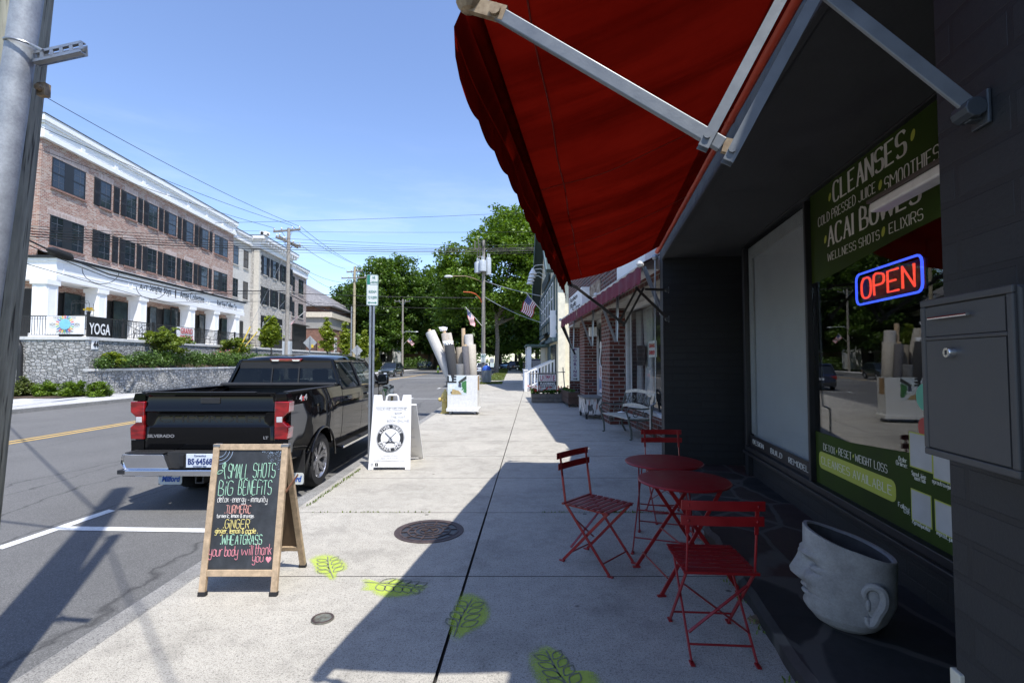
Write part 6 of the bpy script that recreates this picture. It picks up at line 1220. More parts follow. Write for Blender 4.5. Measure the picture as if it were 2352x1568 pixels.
proto = tree('background_tree', 'rounded green tree standing low behind the library roof', (bx.x-3, 125, 0), [(0, 0, 9, 6, 6, 4.2), (3, 0, 6, 5, 5, 3.4), (-3.5, 1, 6.5, 4.5, 4.5, 3.6), (0, 0, 12, 4, 4, 2.8)], 'dark_leaf', 200, 80, 1.5, .52, (.4, 5), m_barkd, seed=21, group='trees closing the far end of the street')
g = [(800, 110, 1.25, 40), (1000, 118, 1.25, 70), (985, 150, 1.15, 0), (1040, 120, 1.15, 90), (1075, 140, 1.2, 200), (1110, 165, 1.3, 10), (1150, 150, 1.3, 120), (1185, 118, 1.05, 250), (1215, 92, 1.15, 60), (1245, 80, 1.15, 300), (1275, 100, 1.3, 20), (1010, 105, 1.45, 15), (1030, 108, 1.2, 95), (1085, 112, 1.35, 160), (930, 175, 1.6, 33), (1040, 190, 1.6, 80), (1195, 180, 1.9, 140), (880, 140, 1.25, 210), (1235, 130, 1.6, 180)]
lb = ['dark tree at the left edge of the broad oak', 'dark tree filling the gap between the oak and the maple', 'far tree low at the bend of the road', 'tree behind the leaning carpet roll', 'tree behind the tall carpet rolls', 'tree between the carpet rolls and the right pole', 'tree right behind the big maple trunk', 'tree at the end of the right sidewalk', 'tall dark tree over the iron fence', 'dark tree beside the green house', 'tree hidden behind the green house roof', 'tree rising in the gap left of the maple', 'lower tree left of the maple behind the carpet rolls', 'tree behind the transformer pole', 'distant tree closing the street on the left', 'distant tree closing the street in the middle', 'distant tree closing the street at the sidewalk end', 'tree in front of the far brick house', 'distant tree behind the iron fence']
for (x, d, s_, rz), l in zip(g, lb): p = D(x, 830, d); dup(proto, (p.x, d, 0), rz, l, s_)
V = [(x+random.uniform(-2, 2), random.uniform(205, 240), random.uniform(0, 1)**1.3*(12+4*math.sin(x*.11))) for x in np.arange(-120, 70, .55)]
o = leafmesh('far_wood', leaves(V, 46, (2.2, 2.2, 1.5), .9, .4, 31), lv['dark_leaf']); o['kind'] = 'stuff'
V = [(random.uniform(-42, -24), random.uniform(128, 150), random.uniform(.1, 2.6)) for _ in range(60)]+[(random.uniform(4, 24), random.uniform(118, 140), random.uniform(.1, 2.6)) for _ in range(60)]
o = leafmesh('undergrowth', leaves(V, 60, (1.6, 1.6, .9), .4, .5, 32), lv['dark_leaf']); o['kind'] = 'stuff'
# slim street trees, cypress
def slim(label, x, d, ytop, ybot, w_, seed):
    p = D(x, 830, d); zt = D(x, ytop, d).z; zb = D(x, ybot, d).z; h = zt-zb; lobes = [(0, 0, zb+h*f, w_*q, w_*q, h*.12) for f, q in ((.08, .7), (.25, 1.), (.42, .8), (.58, .85), (.72, .55), (.86, .35), (.97, .18))]
    tree('street_tree', label, (p.x, d, 0), lobes, 'young_leaf', 70, 34, .42, .26, (.06, zb+h*.6), seed=seed, group='slim young trees along the left sidewalk', limbs=10)
slim('slim young tree in front of the leasing office, left of the leaning pole', 620, 42, 728, 792, .75, 31); slim('slim young tree before the corner of the brick library', 750, 62, 735, 804, .95, 32); slim('slim young tree just left of the pole with the steel riser', 792, 68, 742, 812, .85, 33); slim('slim young tree just right of the pole with the steel riser', 836, 74, 758, 820, .75, 34)
p = D(866, 830, 96); t = thing('conifer', 'small yellow green conifer on the lawn past the library', 'tree', (p.x, 96, 0)); leafmesh('crown', leaves(clumps([(0, 0, .4+.55*i, 1.05-.14*i, 1.05-.14*i, .5) for i in range(7)], 60, 4), 40, (.4, .4, .4), .2, .5, 4), lv['young_leaf'], t); mb = MB(); mb.rod((0, 0, -.1), (0, 0, 3), .06, 6); mb.build('trunk', m_bark, t)
# shrubs below the left wall
for i, (x0, x1, yt, lf, lb) in enumerate(((26, 76, 864, 'box_leaf', 'rounded grey green shrub nearest the downpipe'), (79, 134, 876, 'shrub_leaf', 'bright green shrub second from the downpipe'), (138, 199, 872, 'shrub_leaf', 'bright green shrub third from the downpipe'), (200, 256, 874, 'shrub_leaf', 'bright green shrub at the corner of the two stone walls'))):
    d = 23.4; x = (x0+x1)/2; p = D(x, 830, d); w_ = (x1-x0)/2*d/1143; h = D(x, yt, d).z
    t = thing('shrub', lb, 'shrub', (p.x, d, 0), 0, 'shrubs in the mulch below the terrace wall'); leafmesh('foliage', leaves(clumps([(0, 0, h*.46, w_*.68, .5, h*.46), (0, 0, h*.2, w_*.9, .6, h*.2), (w_*.3, 0, h*.7, w_*.4, .3, h*.22)], 60, 40+i), 55, (.16, .16, .13), .09, .5, 40+i), lv[lf], t); mb = MB()
    for a in range(6): mb.rod((0, 0, -.05), (w_*.6*math.cos(a), .4*math.sin(a), h*.6), .015, 5)
    mb.build('stem', m_barkd, t)
V = []
for i in range(150): f = i/150; y = 25.0+f*22; x = float(np.interp(y, [24.4, 27, 31, 38, 47], [-20.85, -20.35, -20.0, -20.3, -20.9])); V.append((x+random.uniform(-.1, .25), y, 1.5+random.uniform(0, .55)*min(1, f*6+.3)))
o = leafmesh('juniper_bank', leaves(V, 190, (.42, .45, .34), .10, .6, 9), lv['juniper']); o['kind'] = 'stuff'
def bush(label, x, y, d, w_, h, zb, seed, leaf='small_maple', n=55):
    p = D(x, 830, d); t = thing('small_maple', label, 'tree', (p.x, d, zb), 0, 'small maples in the raised bed'); c = clumps([(0, 0, h*.72, w_*.75, w_*.6, h*.26), (-w_*.5, 0, h*.6, w_*.5, w_*.4, h*.18), (w_*.5, 0, h*.55, w_*.5, w_*.4, h*.2), (0, 0, h*.35, w_*.5, w_*.4, h*.25)], n, seed, .3); leafmesh('crown', leaves(c, 42, (.26, .26, .13), .14, .9, seed), lv[leaf], t); mb = MB(); random.seed(seed)
    for i in range(7): a = c[random.randrange(len(c))]; mb.tube([(0, 0, -.1), (a[0]*.3, a[1]*.3, a[2]*.5), tuple(a)], [.03, .02, .006], 5)
    mb.build('trunk', m_barkd, t)
bush('spreading small maple in front of the red GRAND OPENING banner', 378, 780, 29.4, 1.6, 2.25, 1.45, 51, n=120); bush('small maple by the yellow guy wire guards', 542, 790, 37, 1.2, 2.0, 1.55, 52, n=90)
bush('low yellow green bush at the left end of the raised bed', 258, 825, 25.6, .45, .85, 1.25, 53, 'young_leaf', 24)
V = [(-20.5+random.uniform(-.3, .3), 35.5+random.uniform(-.6, .6), 1.8+random.uniform(0, .5)) for _ in range(14)]; t = thing('azalea', 'pink flowering bush between the two small maples', 'shrub', (0, 0, 0)); leafmesh('foliage', leaves(V, 40, (.2, .2, .2), .09, .5, 61), lv['shrub_leaf'], t); leafmesh('blossom', leaves(V, 14, (.26, .26, .26), .10, .5, 62), mat('pink_petal', (.55, .16, .16), .7), t)
# grass: verges on the right, lawns on the left
def lawn(nm, pts, n, h=.07):
    mb = MB(); mb.add([(x, y, .012) for x, y in pts], [list(range(len(pts)))]); mb.build(nm, m_grass)['kind'] = 'structure'
    P = np.array(pts); lo, hi = P.min(0), P.max(0); g = np.random.default_rng(5); c = np.stack([lo[0]+(hi[0]-lo[0])*g.random(n), lo[1]+(hi[1]-lo[1])*g.random(n), np.full(n, .03)], 1); return c
cs = [lawn('grass_verge', [(-2.42, 36.4), (-.8, 36.4), (-.8, 40.3), (-2.42, 40.3)], 260), lawn('grass_verge', [(-2.42, 43.6), (-.78, 43.6), (-.78, 120), (-2.42, 120)], 1200), lawn('lawn', [(1.6, 60), (30, 60), (30, 160), (1.6, 160)], 900), lawn('lawn', [(-45, 66), (-22.5, 66), (-24, 160), (-45, 160)], 1200)]
o = leafmesh('grass_blades', leaves(np.concatenate(cs), 9, (.16, .16, .03), .07, .1, 77), leafm('grass_leaf', (.13, .17, .04))); o['kind'] = 'stuff'
p = G(1097, 876); o = leafmesh('weed_clump', leaves([(p.x+random.uniform(-.2, .2), p.y+random.uniform(-.2, .2), random.uniform(.05, .4)) for _ in range(12)], 30, (.12, .12, .1), .09, .5, 71), lv['shrub_leaf']); tag(o, 'clump of weeds growing at the foot of the tall pole beside the litter bin', 'weeds')

# ------------------------------------------------------------------ poles, cables, street lamps, flags
k = NT('weathered_pole_wood'); mp = k.n('Mapping'); mp.inputs['Scale'].default_value = (16, 16, .8); k.l(k.coord(), mp.inputs['Vector']); gn = k.noise(1.2, 5, .65, mp.outputs[0]); bn = k.noise(1.5, 4); c = k.ramp(gn.outputs['Fac'], [(.28, (.15, .15, .12)), (.5, (.34, .335, .265)), (.72, (.52, .51, .41))]); c = k.mix(c, k.ramp(bn.outputs['Fac'], [(.3, .6), (.7, 1.1)]), 1., 'MULTIPLY'); mp2 = k.n('Mapping'); mp2.inputs['Scale'].default_value = (42, 42, 1.1); k.l(k.coord(), mp2.inputs['Vector']); g2 = k.noise(1., 3, .6, mp2.outputs[0]); c = k.mix(c, k.ramp(g2.outputs['Fac'], [(.34, .22), (.42, .95), (.7, 1.15)]), 1., 'MULTIPLY'); k.l(c, k.p.inputs['Base Color']); k.p.inputs['Roughness'].default_value = .95; k.bump(k.math('ADD', gn.outputs['Fac'], g2.outputs['Fac']), .9, .012); m_pole = k.m
m_poleg = mat('grey_pole_wood', (.34, .31, .27), .9, var=.2, vs=6, fine=.25, bs=20); m_arm2 = mat('crossarm_wood', (.20, .18, .16), .9, var=.25, vs=6)
m_cable = mat('black_cable', (.010, .010, .011), .6); m_ins = mat('porcelain', (.62, .63, .64), .25); m_alu = mat('grey_transformer', (.50, .53, .55), .4, .2, var=.1, vs=4)
a, b = D(117, 0, 2.42), D(10, 995, 2.42); u = (a-b).normalized(); base = b-u*(b.z+.25)/u.z-Vector((.198, 0, 0)); top = base+u*11.2/u.z
np_ = thing('utility_pole', 'weathered wooden utility pole close at the left edge with a steel riser pipe', 'utility pole', base); q = u/u.z
mb = MB(); mb.tube([q*0, q*3, q*6, q*11.2], [.165, .155, .145, .12], 28); mb.build('pole', m_pole, np_, smooth=True)
a, b = D(63, 0, 2.2), D(-24, 612, 2.2); v = (a-b).normalized(); pb = b-v*(b.z)/v.z-base
mb = MB(); mb.tube([pb, pb+v*7/v.z], [.054, .054], 24); mb.build('riser_pipe', mat('weathered_zinc', (.40, .42, .44), .6, .45, var=.18, vs=9, fine=.25, bs=90, bump=.15), np_, smooth=True)
pr = D(55, 105, 2.2)-base
mb = MB(); mb.tube([pr+Vector((.064*math.cos(t), .064*math.sin(t), -.012*math.sin(t+2.2))) for t in [i*math.pi/10 for i in range(20)]], .0055, 8, closed=True); mb.rod(pr+Vector((.05, -.03, -.01)), pr+Vector((.135, -.05, -.055)), .006, 8); mb.build('clamp', m_steel, np_, smooth=True)
s0, s1 = D(74, 131, 2.2)-base, D(186, 106, 2.16)-base; d_ = (s1-s0); mb = MB(); n = 5; w_ = .048; up_ = Vector((0, 0, 1)); dn = d_.normalized()
mb.bar(s0+up_*.019, s1+up_*.019, .004, .012); mb.bar(s0-up_*.019, s1-up_*.019, .004, .012)
for i in range(n+1): c0 = s0+d_*(i/n); mb.bar(c0-dn*.009, c0+dn*.009, .004, .030)
mb.bar(s0+up_*.024+Vector((0, .012, 0)), s1+up_*.024+Vector((0, .012, 0)), .024, .004); mb.bar(s0-up_*.024+Vector((0, .012, 0)), s1-up_*.024+Vector((0, .012, 0)), .024, .004); mb.bar(s0+Vector((0, .035, 0)), s1+Vector((0, .035, 0)), .003, .05); mb.build('strut_bracket', m_steel, np_)
mb = MB(); mb.at(D(98, 206, 2.27)-base); mb.box(-.02, .02, -.01, .02, -.03, .03); mb.lathe([(.001, -.03), (.014, -.03), (.016, -.01)], 8, axis='y'); mb.build('bolt', m_rust, np_)
GP = 'utility poles along the street'
def upole(label, x, d, ytop, r, m, arms=(), zb=-.1):
    p = D(x, 830, d); zt = D(x, ytop, d).z; t = thing('utility_pole', label, 'utility pole', (p.x, d, 0), 0, GP); mb = MB(); mb.tube([(0, 0, zb-.4), (0, 0, zt*.5), (0, 0, zt)], [r, r*.88, r*.72], 14); mb.build('pole', m, t, smooth=True)
    for A, B in arms:
        A, B = Vector(A)-t.location, Vector(B)-t.location; mb = MB(); mb.bar(A, B, .11, .14); o = mb.build('crossarm', m_arm2, t, bevel=.01); mb = MB()
        for f in (.03, .30, .70, .97): c_ = A+(B-A)*f; mb.lathe([(c_.x*0+.03, 0), (.06, .08), (.03, .12), (.07, .20), (.02, .26)], 8) if False else mb.ball((c_.x, c_.y, c_.z+.18), .075, 8, sc3=(1, 1, 1.4))
        mb.build('insulator', m_ins, o)
        mb = MB(); mid = (A+B)/2
        for f in (.28, .72): c_ = A+(B-A)*f; mb.bar(c_, (0, -.1, mid.z-.8), .02, .04)
        mb.build('arm_brace', m_steel, t)
    return t
P2_ = upole('tall pale wooden pole with three crossarms in front of the far apartment wing', 658, 38, 524, .17, m_poleg, [(D(628, 532, 38), D(690, 527, 38)), (D(634, 545, 36.6), D(690, 566, 39.6)), (D(641, 543, 37.0), D(684, 569, 40.))])
mb = MB(); mb.box(-.3, .3, -.1, .25, 2.0, 3.2); mb.build('meter_box', m_alu, P2_)
P3_ = upole('wooden pole with a grey steel riser and two crossarms beside the library', 812, 62, 613, .20, mat('yellowish_pole', (.40, .34, .22), .9, var=.2, vs=5), [(D(796, 625, 62), D(832, 622, 62)), (D(784, 639, 61.7), D(840, 637, 61.7))]); mb = MB(); mb.rod((-.28, -.15, 0), (-.28, -.15, 8.5), .09, 10); mb.build('riser_pipe', m_steel, P3_)
P4_ = upole('slender pale pole with a short crossarm behind the dark green SUV', 924, 95, 687, .22, m_poleg, [(D(906, 692, 95), D(942, 692, 95))])
P5_ = upole('tall grey wooden pole with transformers standing by the blue litter bin', 1110, 40, 552, .165, m_poleg)
for dx, dy, zt, zb, r in ((-.45, -.1, 603, 628, .27), (-.05, -.35, 600, 626, .30), (.40, 0, 592, 632, .22)):
    z1_, z0_ = D(1100, zt, 40).z, D(1100, zb, 40).z; mb = MB(); mb.at((dx, dy, 0)); mb.lathe([(.001, z0_), (r, z0_+.03), (r, z1_-.08), (r*.9, z1_), (.001, z1_+.05)], 18); mb.rod((-.05, 0, z1_), (-.05, 0, z1_+.35), .05, 8); mb.rod((.08, 0, z1_), (.08, 0, z1_+.3), .05, 8); mb.build('transformer', m_alu, P5_, smooth=True)
for z, L_ in ((D(0, 572, 40).z, .7), (D(0, 590, 40).z, .5)): mb = MB(); mb.bar((-L_, 0, z), (L_*.3, 0, z), .08, .1); mb.rod((-L_, 0, z), (-L_, 0, z+.7), .04, 6); mb.rod((-L_*.55, 0, z), (-L_*.6, -.1, z+.8), .04, 6); mb.build('equipment_arm', m_arm2, P5_)
mb = MB(); 
for i in range(26): a_ = random.uniform(0, 6.3); r = random.uniform(.1, .7); z = 10.9+random.uniform(-.3, .7); mb.tube([(0, 0, z-.6), (r*.6*math.cos(a_), r*.6*math.sin(a_), z+.2), (r*math.cos(a_), r*math.sin(a_), z-.2)], .012, 4)
mb.build('pole_top_wires', m_cable, P5_)
def pt(x, y, d): return D(x, y, d)-P5_.location
mb = MB(); mb.tube([pt(1108, 648, 40), pt(1090, 640, 39.6), pt(1070, 634, 39.), pt(1038, 634, 38.6)], .035, 8); mb.build('lamp_arm', m_rust, P5_)
mb = MB(); mb.ball(tuple(pt(1030, 635, 38.5)), .30, 10, sc3=(1.15, .6, .38)); mb.build('lamp_head', mat('lamp_white', (.72, .73, .74), .3), P5_, smooth=True)
mb = MB(); mb.tube([pt(1107, 696, 40), pt(1102, 685, 39.6), pt(1092, 675, 39.2), pt(1080, 671, 39), pt(1064, 670.5, 38.8)], .04, 8); mb.build('orange_guard_arm', mat('orange_sleeve', (.60, .12, .03), .6), P5_)
pl = thing('speed_sign', 'small white sign with green numbers strapped to the tall pole above the litter bin', 'street sign', D(1110, 822, 39.75)); mb = MB(); mb.box(-.2, .2, -.01, .01, -.35, .35); mb.build('sign_panel', m_sw, pl, bevel=.02); text(pl, '60', .3, TM(-.17, -.02, .05), m_gsign, width=.34, bold=.004); text(pl, 'MIN', .12, TM(-.1, -.02, -.12), m_gsign, width=.2); mb = MB(); mb.box(-.14, .14, -.014, -.011, -.27, -.24); mb.build('sign_marking', m_gsign, pl)
mb = MB(); mb.tube([(0, 0, 7), (.6, 0, 7.4), (2.4, -.2, 7.3)], .05, 6); mb.ball((2.7, -.2, 7.3), .3, 8, sc3=(1.3, .7, .4)); mb.build('lamp_arm', m_alu, P4_)
WN = 0
def wire(label, pts, r=.012, sag=0., n=14, name='overhead_wire', group='overhead wires and cables', m=None):
    P = []; pts = [Vector(p) for p in pts]
    for a, b in zip(pts[:-1], pts[1:]):
        for i in range(n): f = i/n; p = a+(b-a)*f; p.z -= sag*4*f*(1-f)*((b-a).length/20); P.append(p)
    P.append(pts[-1]); mb = MB(); mb.tube(P, r, 5, cap=False); o = mb.build(name, m or m_cable, smooth=True); tag(o, label, 'cable', group); return o
wire('topmost power line slanting down to the right end of the upper crossarm', [D(-60, 128, 16.6), D(688, 520, 38)], .014, .35); wire('second power line slanting down to the pole top', [D(-60, 222, 19.2), D(668, 517, 38)], .014, .35); wire('third power line slanting down to the left end of the upper crossarm', [D(-60, 285, 21), D(631, 524, 38)], .014, .3)
wire('power line from the right crossarm tip to the next pole', [D(690, 520, 38), D(830, 613, 62)], .016, .25); wire('power line from the pale pole top to the library pole top', [D(668, 517, 38), D(815, 606, 62)], .016, .25); wire('power line from the middle crossarm to the library pole', [D(691, 563, 39.6), D(793, 617, 62)], .016, .25)
wire('service line sagging from the pale pole toward the library pole', [D(664, 598, 38), D(812, 648, 62)], .014, .5); wire('lower service line drooping in a curve to the library pole', [D(664, 596, 38), D(811, 668, 62)], .014, .7)
wire('highest line crossing the sky to the right maple', [D(420, 513, 44), D(1290, 484, 46)], .016, .1); wire('second line crossing the sky above the crossarms', [D(420, 527, 44), D(1240, 532, 46)], .012, .1)
for i, (ya, yb, r) in enumerate(((548, 566, .012), (556, 572, .014), (563, 574, .018), (568, 577, .022), (573, 580, .024), (579, 585, .012))):
    wire(('uppermost', 'second', 'third', 'fourth and thicker', 'fifth and thickest', 'lowest')[i]+' cable of the bundle crossing the street to the transformer pole', [D(56, 518+i*6, 18.5), D(660, ya, 36.), D(1112, yb-2, 40), D(1420, yb-14, 44)], r, .12)
sp = [D(-40, 500, 15.0), D(108, 572, 18.2), D(250, 630, 22.5), D(420, 668, 29), D(655, 668, 38)]
wire('heavy black telephone cable looping to the pale pole', sp, .032, .02); wire('thinner lashed cable just under the heavy telephone cable', [p+Vector((0, 0, -.16)) for p in sp], .018, .05)
a_, b_ = D(106, 571, 18.0), D(168, 594, 19.6); mb = MB(); dv = b_-a_; mb.tube([a_, a_+dv*.12, a_+dv*.2, a_+dv*.85, a_+dv*.93, b_], [.03, .10, .15, .15, .09, .03], 12)
for i in range(16): c_ = a_+dv*(.22+.62*i/16); mb.tube([c_, c_+dv*.012], .162, 12)
o = mb.build('splice_case', m_plast, smooth=True); tag(o, 'ribbed black splice case hanging from the telephone cable', 'splice case')
for lb, c_ in (('small black cable loop hanging in front of the porch roof', D(232, 620, 21.8)), ('larger black cable loop hanging over the porch sign band', D(348, 660, 26.0))):
    w_ = .55; mb = MB(); mb.tube([c_+Vector((w_*math.cos(t), w_*.6*math.cos(t), -.62*math.sin(t))) for t in [i*math.pi/10 for i in range(11)]], .014, 5); o = mb.build('cable_loop', m_cable, smooth=True); tag(o, lb, 'cable', 'overhead wires and cables')
wire('thin line low across the white porch sign band', [D(-40, 576, 16), D(378, 694, 26), D(655, 690, 38)], .014, .08); wire('thick cable from the pale pole across the street to the transformer pole', [D(662, 673, 38), D(1112, 684, 40)], .026, .12); wire('cable under the thick one across the street', [D(662, 690, 38), D(1112, 708, 40)], .014, .25)
wire('heavy cable descending from the pale pole to the library pole', [D(662, 674, 38), D(812, 716, 62)], .035, .5); wire('thin line descending beside the heavy cable to the library pole', [D(662, 662, 38), D(812, 700, 62)], .014, .9)
wire('cable from the library pole toward the slender pole', [D(812, 690, 62), D(924, 702, 95)], .02, .5); wire('lower cable from the library pole toward the slender pole', [D(812, 702, 62), D(924, 708, 95)], .016, .7)
wire('white service drop from the transformer pole to the green house', [D(1114, 645, 40), D(1246, 680, 33)], .02, .25, m=m_alu); wire('lower service drop from the transformer pole to the green house', [D(1114, 682, 40), D(1247, 742, 33)], .016, .4, m=m_alu); wire('second low service drop behind the flag', [D(1114, 685, 40), D(1247, 722, 33)], .014, .7)
wire('guy wire bracing the pale pole down to the raised bed', [D(655, 584, 38), D(542, 818, 36.6)], .012, 0, m=m_steel); wire('lower guy wire bracing the pale pole', [D(655, 690, 38), D(543, 820, 36.9)], .012, 0, m=m_steel)
m_yg = mat('yellow_guard', (.70, .50, .06), .5)
for lb, A, B in (('yellow plastic guard on the longer guy wire', D(575, 750, 37), D(542, 818, 36.6)), ('yellow plastic guard on the lower guy wire', D(591, 762, 37.5), D(543, 820, 36.9))): mb = MB(); mb.tube([A, B], .045, 8); o = mb.build('guy_guard', m_yg); tag(o, lb, 'cable guard', 'yellow guards on the guy wires')
wire('service wire leaving the near pole over the road, casting a shadow', [base+q*8.3, Vector((-27, 24, 10.5))], .02, .4); wire('second service wire leaving the near pole over the road', [base+q*7.0, Vector((-26, 9, 9))], .02, .5); wire('wire from the near pole back over the shop roof', [base+q*8.0, Vector((6, -6, 6))], .011, .3)
m_fr, m_fw, m_fb = mat('flag_red', (.42, .025, .035), .8), mat('flag_white', (.75, .75, .75), .8), mat('flag_blue', (.03, .045, .16), .8); m_staff = mat('flag_staff', (.70, .68, .62), .5)
def flag(label, base_, tip, h0, h1, f0, f1, d, df=0.):
    A, B = D(*base_, d), D(*tip, d); t = thing('flag', label, 'flag', A, 0, 'American flags along the street'); mb = MB(); mb.rod((0, 0, 0), B-A, .02, 8); mb.ball(tuple(B-A), .04, 8); mb.build('staff', m_staff, t)
    a, b, c_, e = [D(*x, d+o) - A for x, o in ((h0, 0), (h1, 0), (f0, df), (f1, df))]; NX, NY = 20, 13; V = []; F = []; MI = []
    for j in range(NY+1):
        for i in range(NX+1):
            u_, v_ = i/NX, j/NY; p = (a*(1-v_)+b*v_)*(1-u_)+(c_*(1-v_)+e*v_)*u_; p = p+Vector((.03*math.sin(u_*9+v_*2), .07*math.sin(u_*8+v_*3)*u_**.5, 0)); V.append(tuple(p))
    for j in range(NY):
        for i in range(NX):
            F.append((j*(NX+1)+i, j*(NX+1)+i+1, (j+1)*(NX+1)+i+1, (j+1)*(NX+1)+i)); MI.append(2 if (i < 8 and j < 7) else (j % 2))
    me = bpy.data.meshes.new('cloth'); me.from_pydata(V, [], F); [me.materials.append(m) for m in (m_fr, m_fw, m_fb)]; me.polygons.foreach_set('material_index', MI); me.shade_smooth(); o = bpy.data.objects.new('cloth', me); C.objects.link(o); o.parent = t
    mb = MB()
    for j in range(5):
        for i in range(6):
            u_, v_ = (.03+.37*(i+.5)/6), (.53*(j+.5)/5); p = (a*(1-v_)+b*v_)*(1-u_)+(c_*(1-v_)+e*v_)*u_; p = p+Vector((.03*math.sin(u_*9+v_*2), .07*math.sin(u_*8+v_*3)*u_**.5, 0)); mb.ball(tuple(p), .018, 5)
    mb.build('star', m_fw, o)
flag('American flag hanging from the tall transformer pole', (1107, 748), (1070, 706), (1071, 709), (1089, 729), (1079, 745), (1092, 750), 39.8, -.2)
flag('American flag flying from the front of the green house', (1253, 724), (1209, 673), (1211, 676), (1231, 700), (1195, 714), (1222, 730), 31, .0)
flag('American flag drooping from the pale pole with three crossarms', (664, 744), (700, 716), (698, 718), (680, 731), (672, 736), (668, 747), 37.8)
flag('small American flag on the slender pole behind the green SUV', (927, 791), (943, 773), (941, 776), (935, 783), (952, 789), (947, 794), 94.5)
def backsign(label, x, y, w_, d):
    p = D(x, y, d); t = thing('warning_sign', label, 'street sign', (p.x, d, 0), 0, 'backs of diamond warning signs'); mb = MB(); h = w_*d/1143/2; mb.prism([(0, p.z-h), (h, p.z), (0, p.z+h), (-h, p.z)], 'y', 0, .02); mb.build('sign_panel', mat('bare_aluminium', (.42, .44, .45), .45, .3), t, bevel=.01); mb = MB(); mb.box(-.04, .04, -.05, -.002, -.1, p.z+h*.8); mb.build('post', m_steel, t)
backsign('grey back of a diamond warning sign in front of the library corner', 712, 787, 32, 44); backsign('grey back of a diamond sign half behind the riser pole', 820, 805, 26, 61); 
p = D(712, 792, 43.9); t = mb = MB(); mb.box(-.1, .1, -.03, -.003, -.14, .14); o = mb.build('sticker', mat('yellow_sticker', (.7, .5, .05), .5)); o.location = (p.x+.18, 43.99, p.z-.1); tag(o, 'yellow sticker on the back of the diamond warning sign', 'sticker')
# ------------------------------------------------------------------ carpet cart, hydrant, bin
c0 = G(1031, 949); c1 = G(1079, 949); ct = thing('display_cart', 'white painted wooden cart on casters holding carpet rolls by the kerb', 'cart', (c0.x, 15.55, 0), -3)
Wc = .66; Dc = .55; z1_ = 1.22; m_cwh = mat('chipped_white_paint', (.78, .78, .76), .6, var=.06, vs=9, fine=.12, bs=18)
mb = MB(); t_ = .03
mb.box(0, Wc+.28, 0, t_, .20, z1_); mb.box(0, t_, t_, Dc, .20, z1_); mb.box(Wc+.25, Wc+.28, t_, Dc, .20, z1_); mb.box(t_, Wc+.25, Dc-t_, Dc, .20, z1_-.1); mb.box(t_, Wc+.25, t_, Dc-t_, .2, .24); mb.build('cart_box', m_cwh, ct, bevel=.006)
mb = MB(); mb.box(-.03, Wc+.32, -.04, Dc+.04, .10, .20); mb.build('base', m_cwh, ct, bevel=.008)
mb = MB()
for x in (.08, Wc+.2):
    for y in (.05, Dc-.05): mb = MB(); mb.at((x, y, .05)); mb.lathe([(.001, -.015), (.05, -.015), (.05, .015), (.001, .015)], 12, axis='x'); mb.box(-.025, .025, -.02, .03, .01, .06); mb.build('caster', m_steel, ct)
PW = .60; mb = MB(); q = lambda x, z: (x, -.004, z); mb.quad(q(.01, .62), q(PW, .62), q(PW, z1_-.01), q(.01, z1_-.01)); po = mb.build('poster', mat('poster_sky', (.62, .70, .74), .5, var=.06), ct)
def patch(nm, col, pts, y=-.006): mb = MB(); mb.add([(p[0], y, p[1]) for p in pts], [list(range(len(pts)))]); mb.build(nm, mat(nm, col, .5, var=.2, vs=14), po)
patch('poster_shadow', (.05, .055, .05), [(.34, 1.02), (.58, 1.20), (.598, 1.20), (.598, 1.10), (.36, .95)]); patch('poster_floor', (.48, .36, .17), [(.12, .63), (.46, .63), (.36, .74), (.16, .80)]); patch('poster_board', (.75, .75, .75), [(.30, .80), (.52, .74), (.56, .68), (.40, .70)]); patch('poster_object', (.06, .07, .12), [(.34, .86), (.43, .84), (.43, .98), (.35, .97)]); patch('poster_leaf', (.05, .19, .06), [(.44, .95), (.50, 1.02), (.56, 1.06), (.597, 1.04), (.597, .66), (.54, .70), (.50, .80), (.46, .85)])
for i_ in range(9): patch('poster_frond', (.07+.03*(i_%3), .25+.05*(i_%2), .08), [(lambda c_, a_: (c_[0]+.06*math.cos(a_)*e_-.022*math.sin(a_)*w2, c_[1]+.06*math.sin(a_)*e_+.022*math.cos(a_)*w2))((.52+.05*math.sin(i_*2.1), .72+.035*i_), 2.2+i_*.9) for e_, w2 in ((-1, 0), (0, 1), (.9, 0), (0, -1))], -.0075)
patch('poster_window', (.74, .80, .84), [(.02, .78), (.20, .80), (.30, .90), (.28, .98), (.02, .92)]); patch('poster_dark', (.03, .03, .035), [(.10, .66), (.13, .66), (.14, .72), (.10, .72)])
text(po, 'LE', .28, TM(-.015, -.008, 1.0), mat('poster_black', (.02, .022, .025), .5), width=.29, bold=.012)
mb = MB(); mb.box(Wc+.2801, Wc+.283, .08, .40, .75, 1.2); mb.build('side_panel', mat('raw_hardboard', (.40, .26, .13), .8), ct)
m_tube = mat('cardboard_tube', (.62, .45, .28), .8, var=.08)
def carpet(n, c, v=.2): return mat(n, c, .95, var=.12, vs=20, fine=v, bs=150, bump=.5, bd=.006)
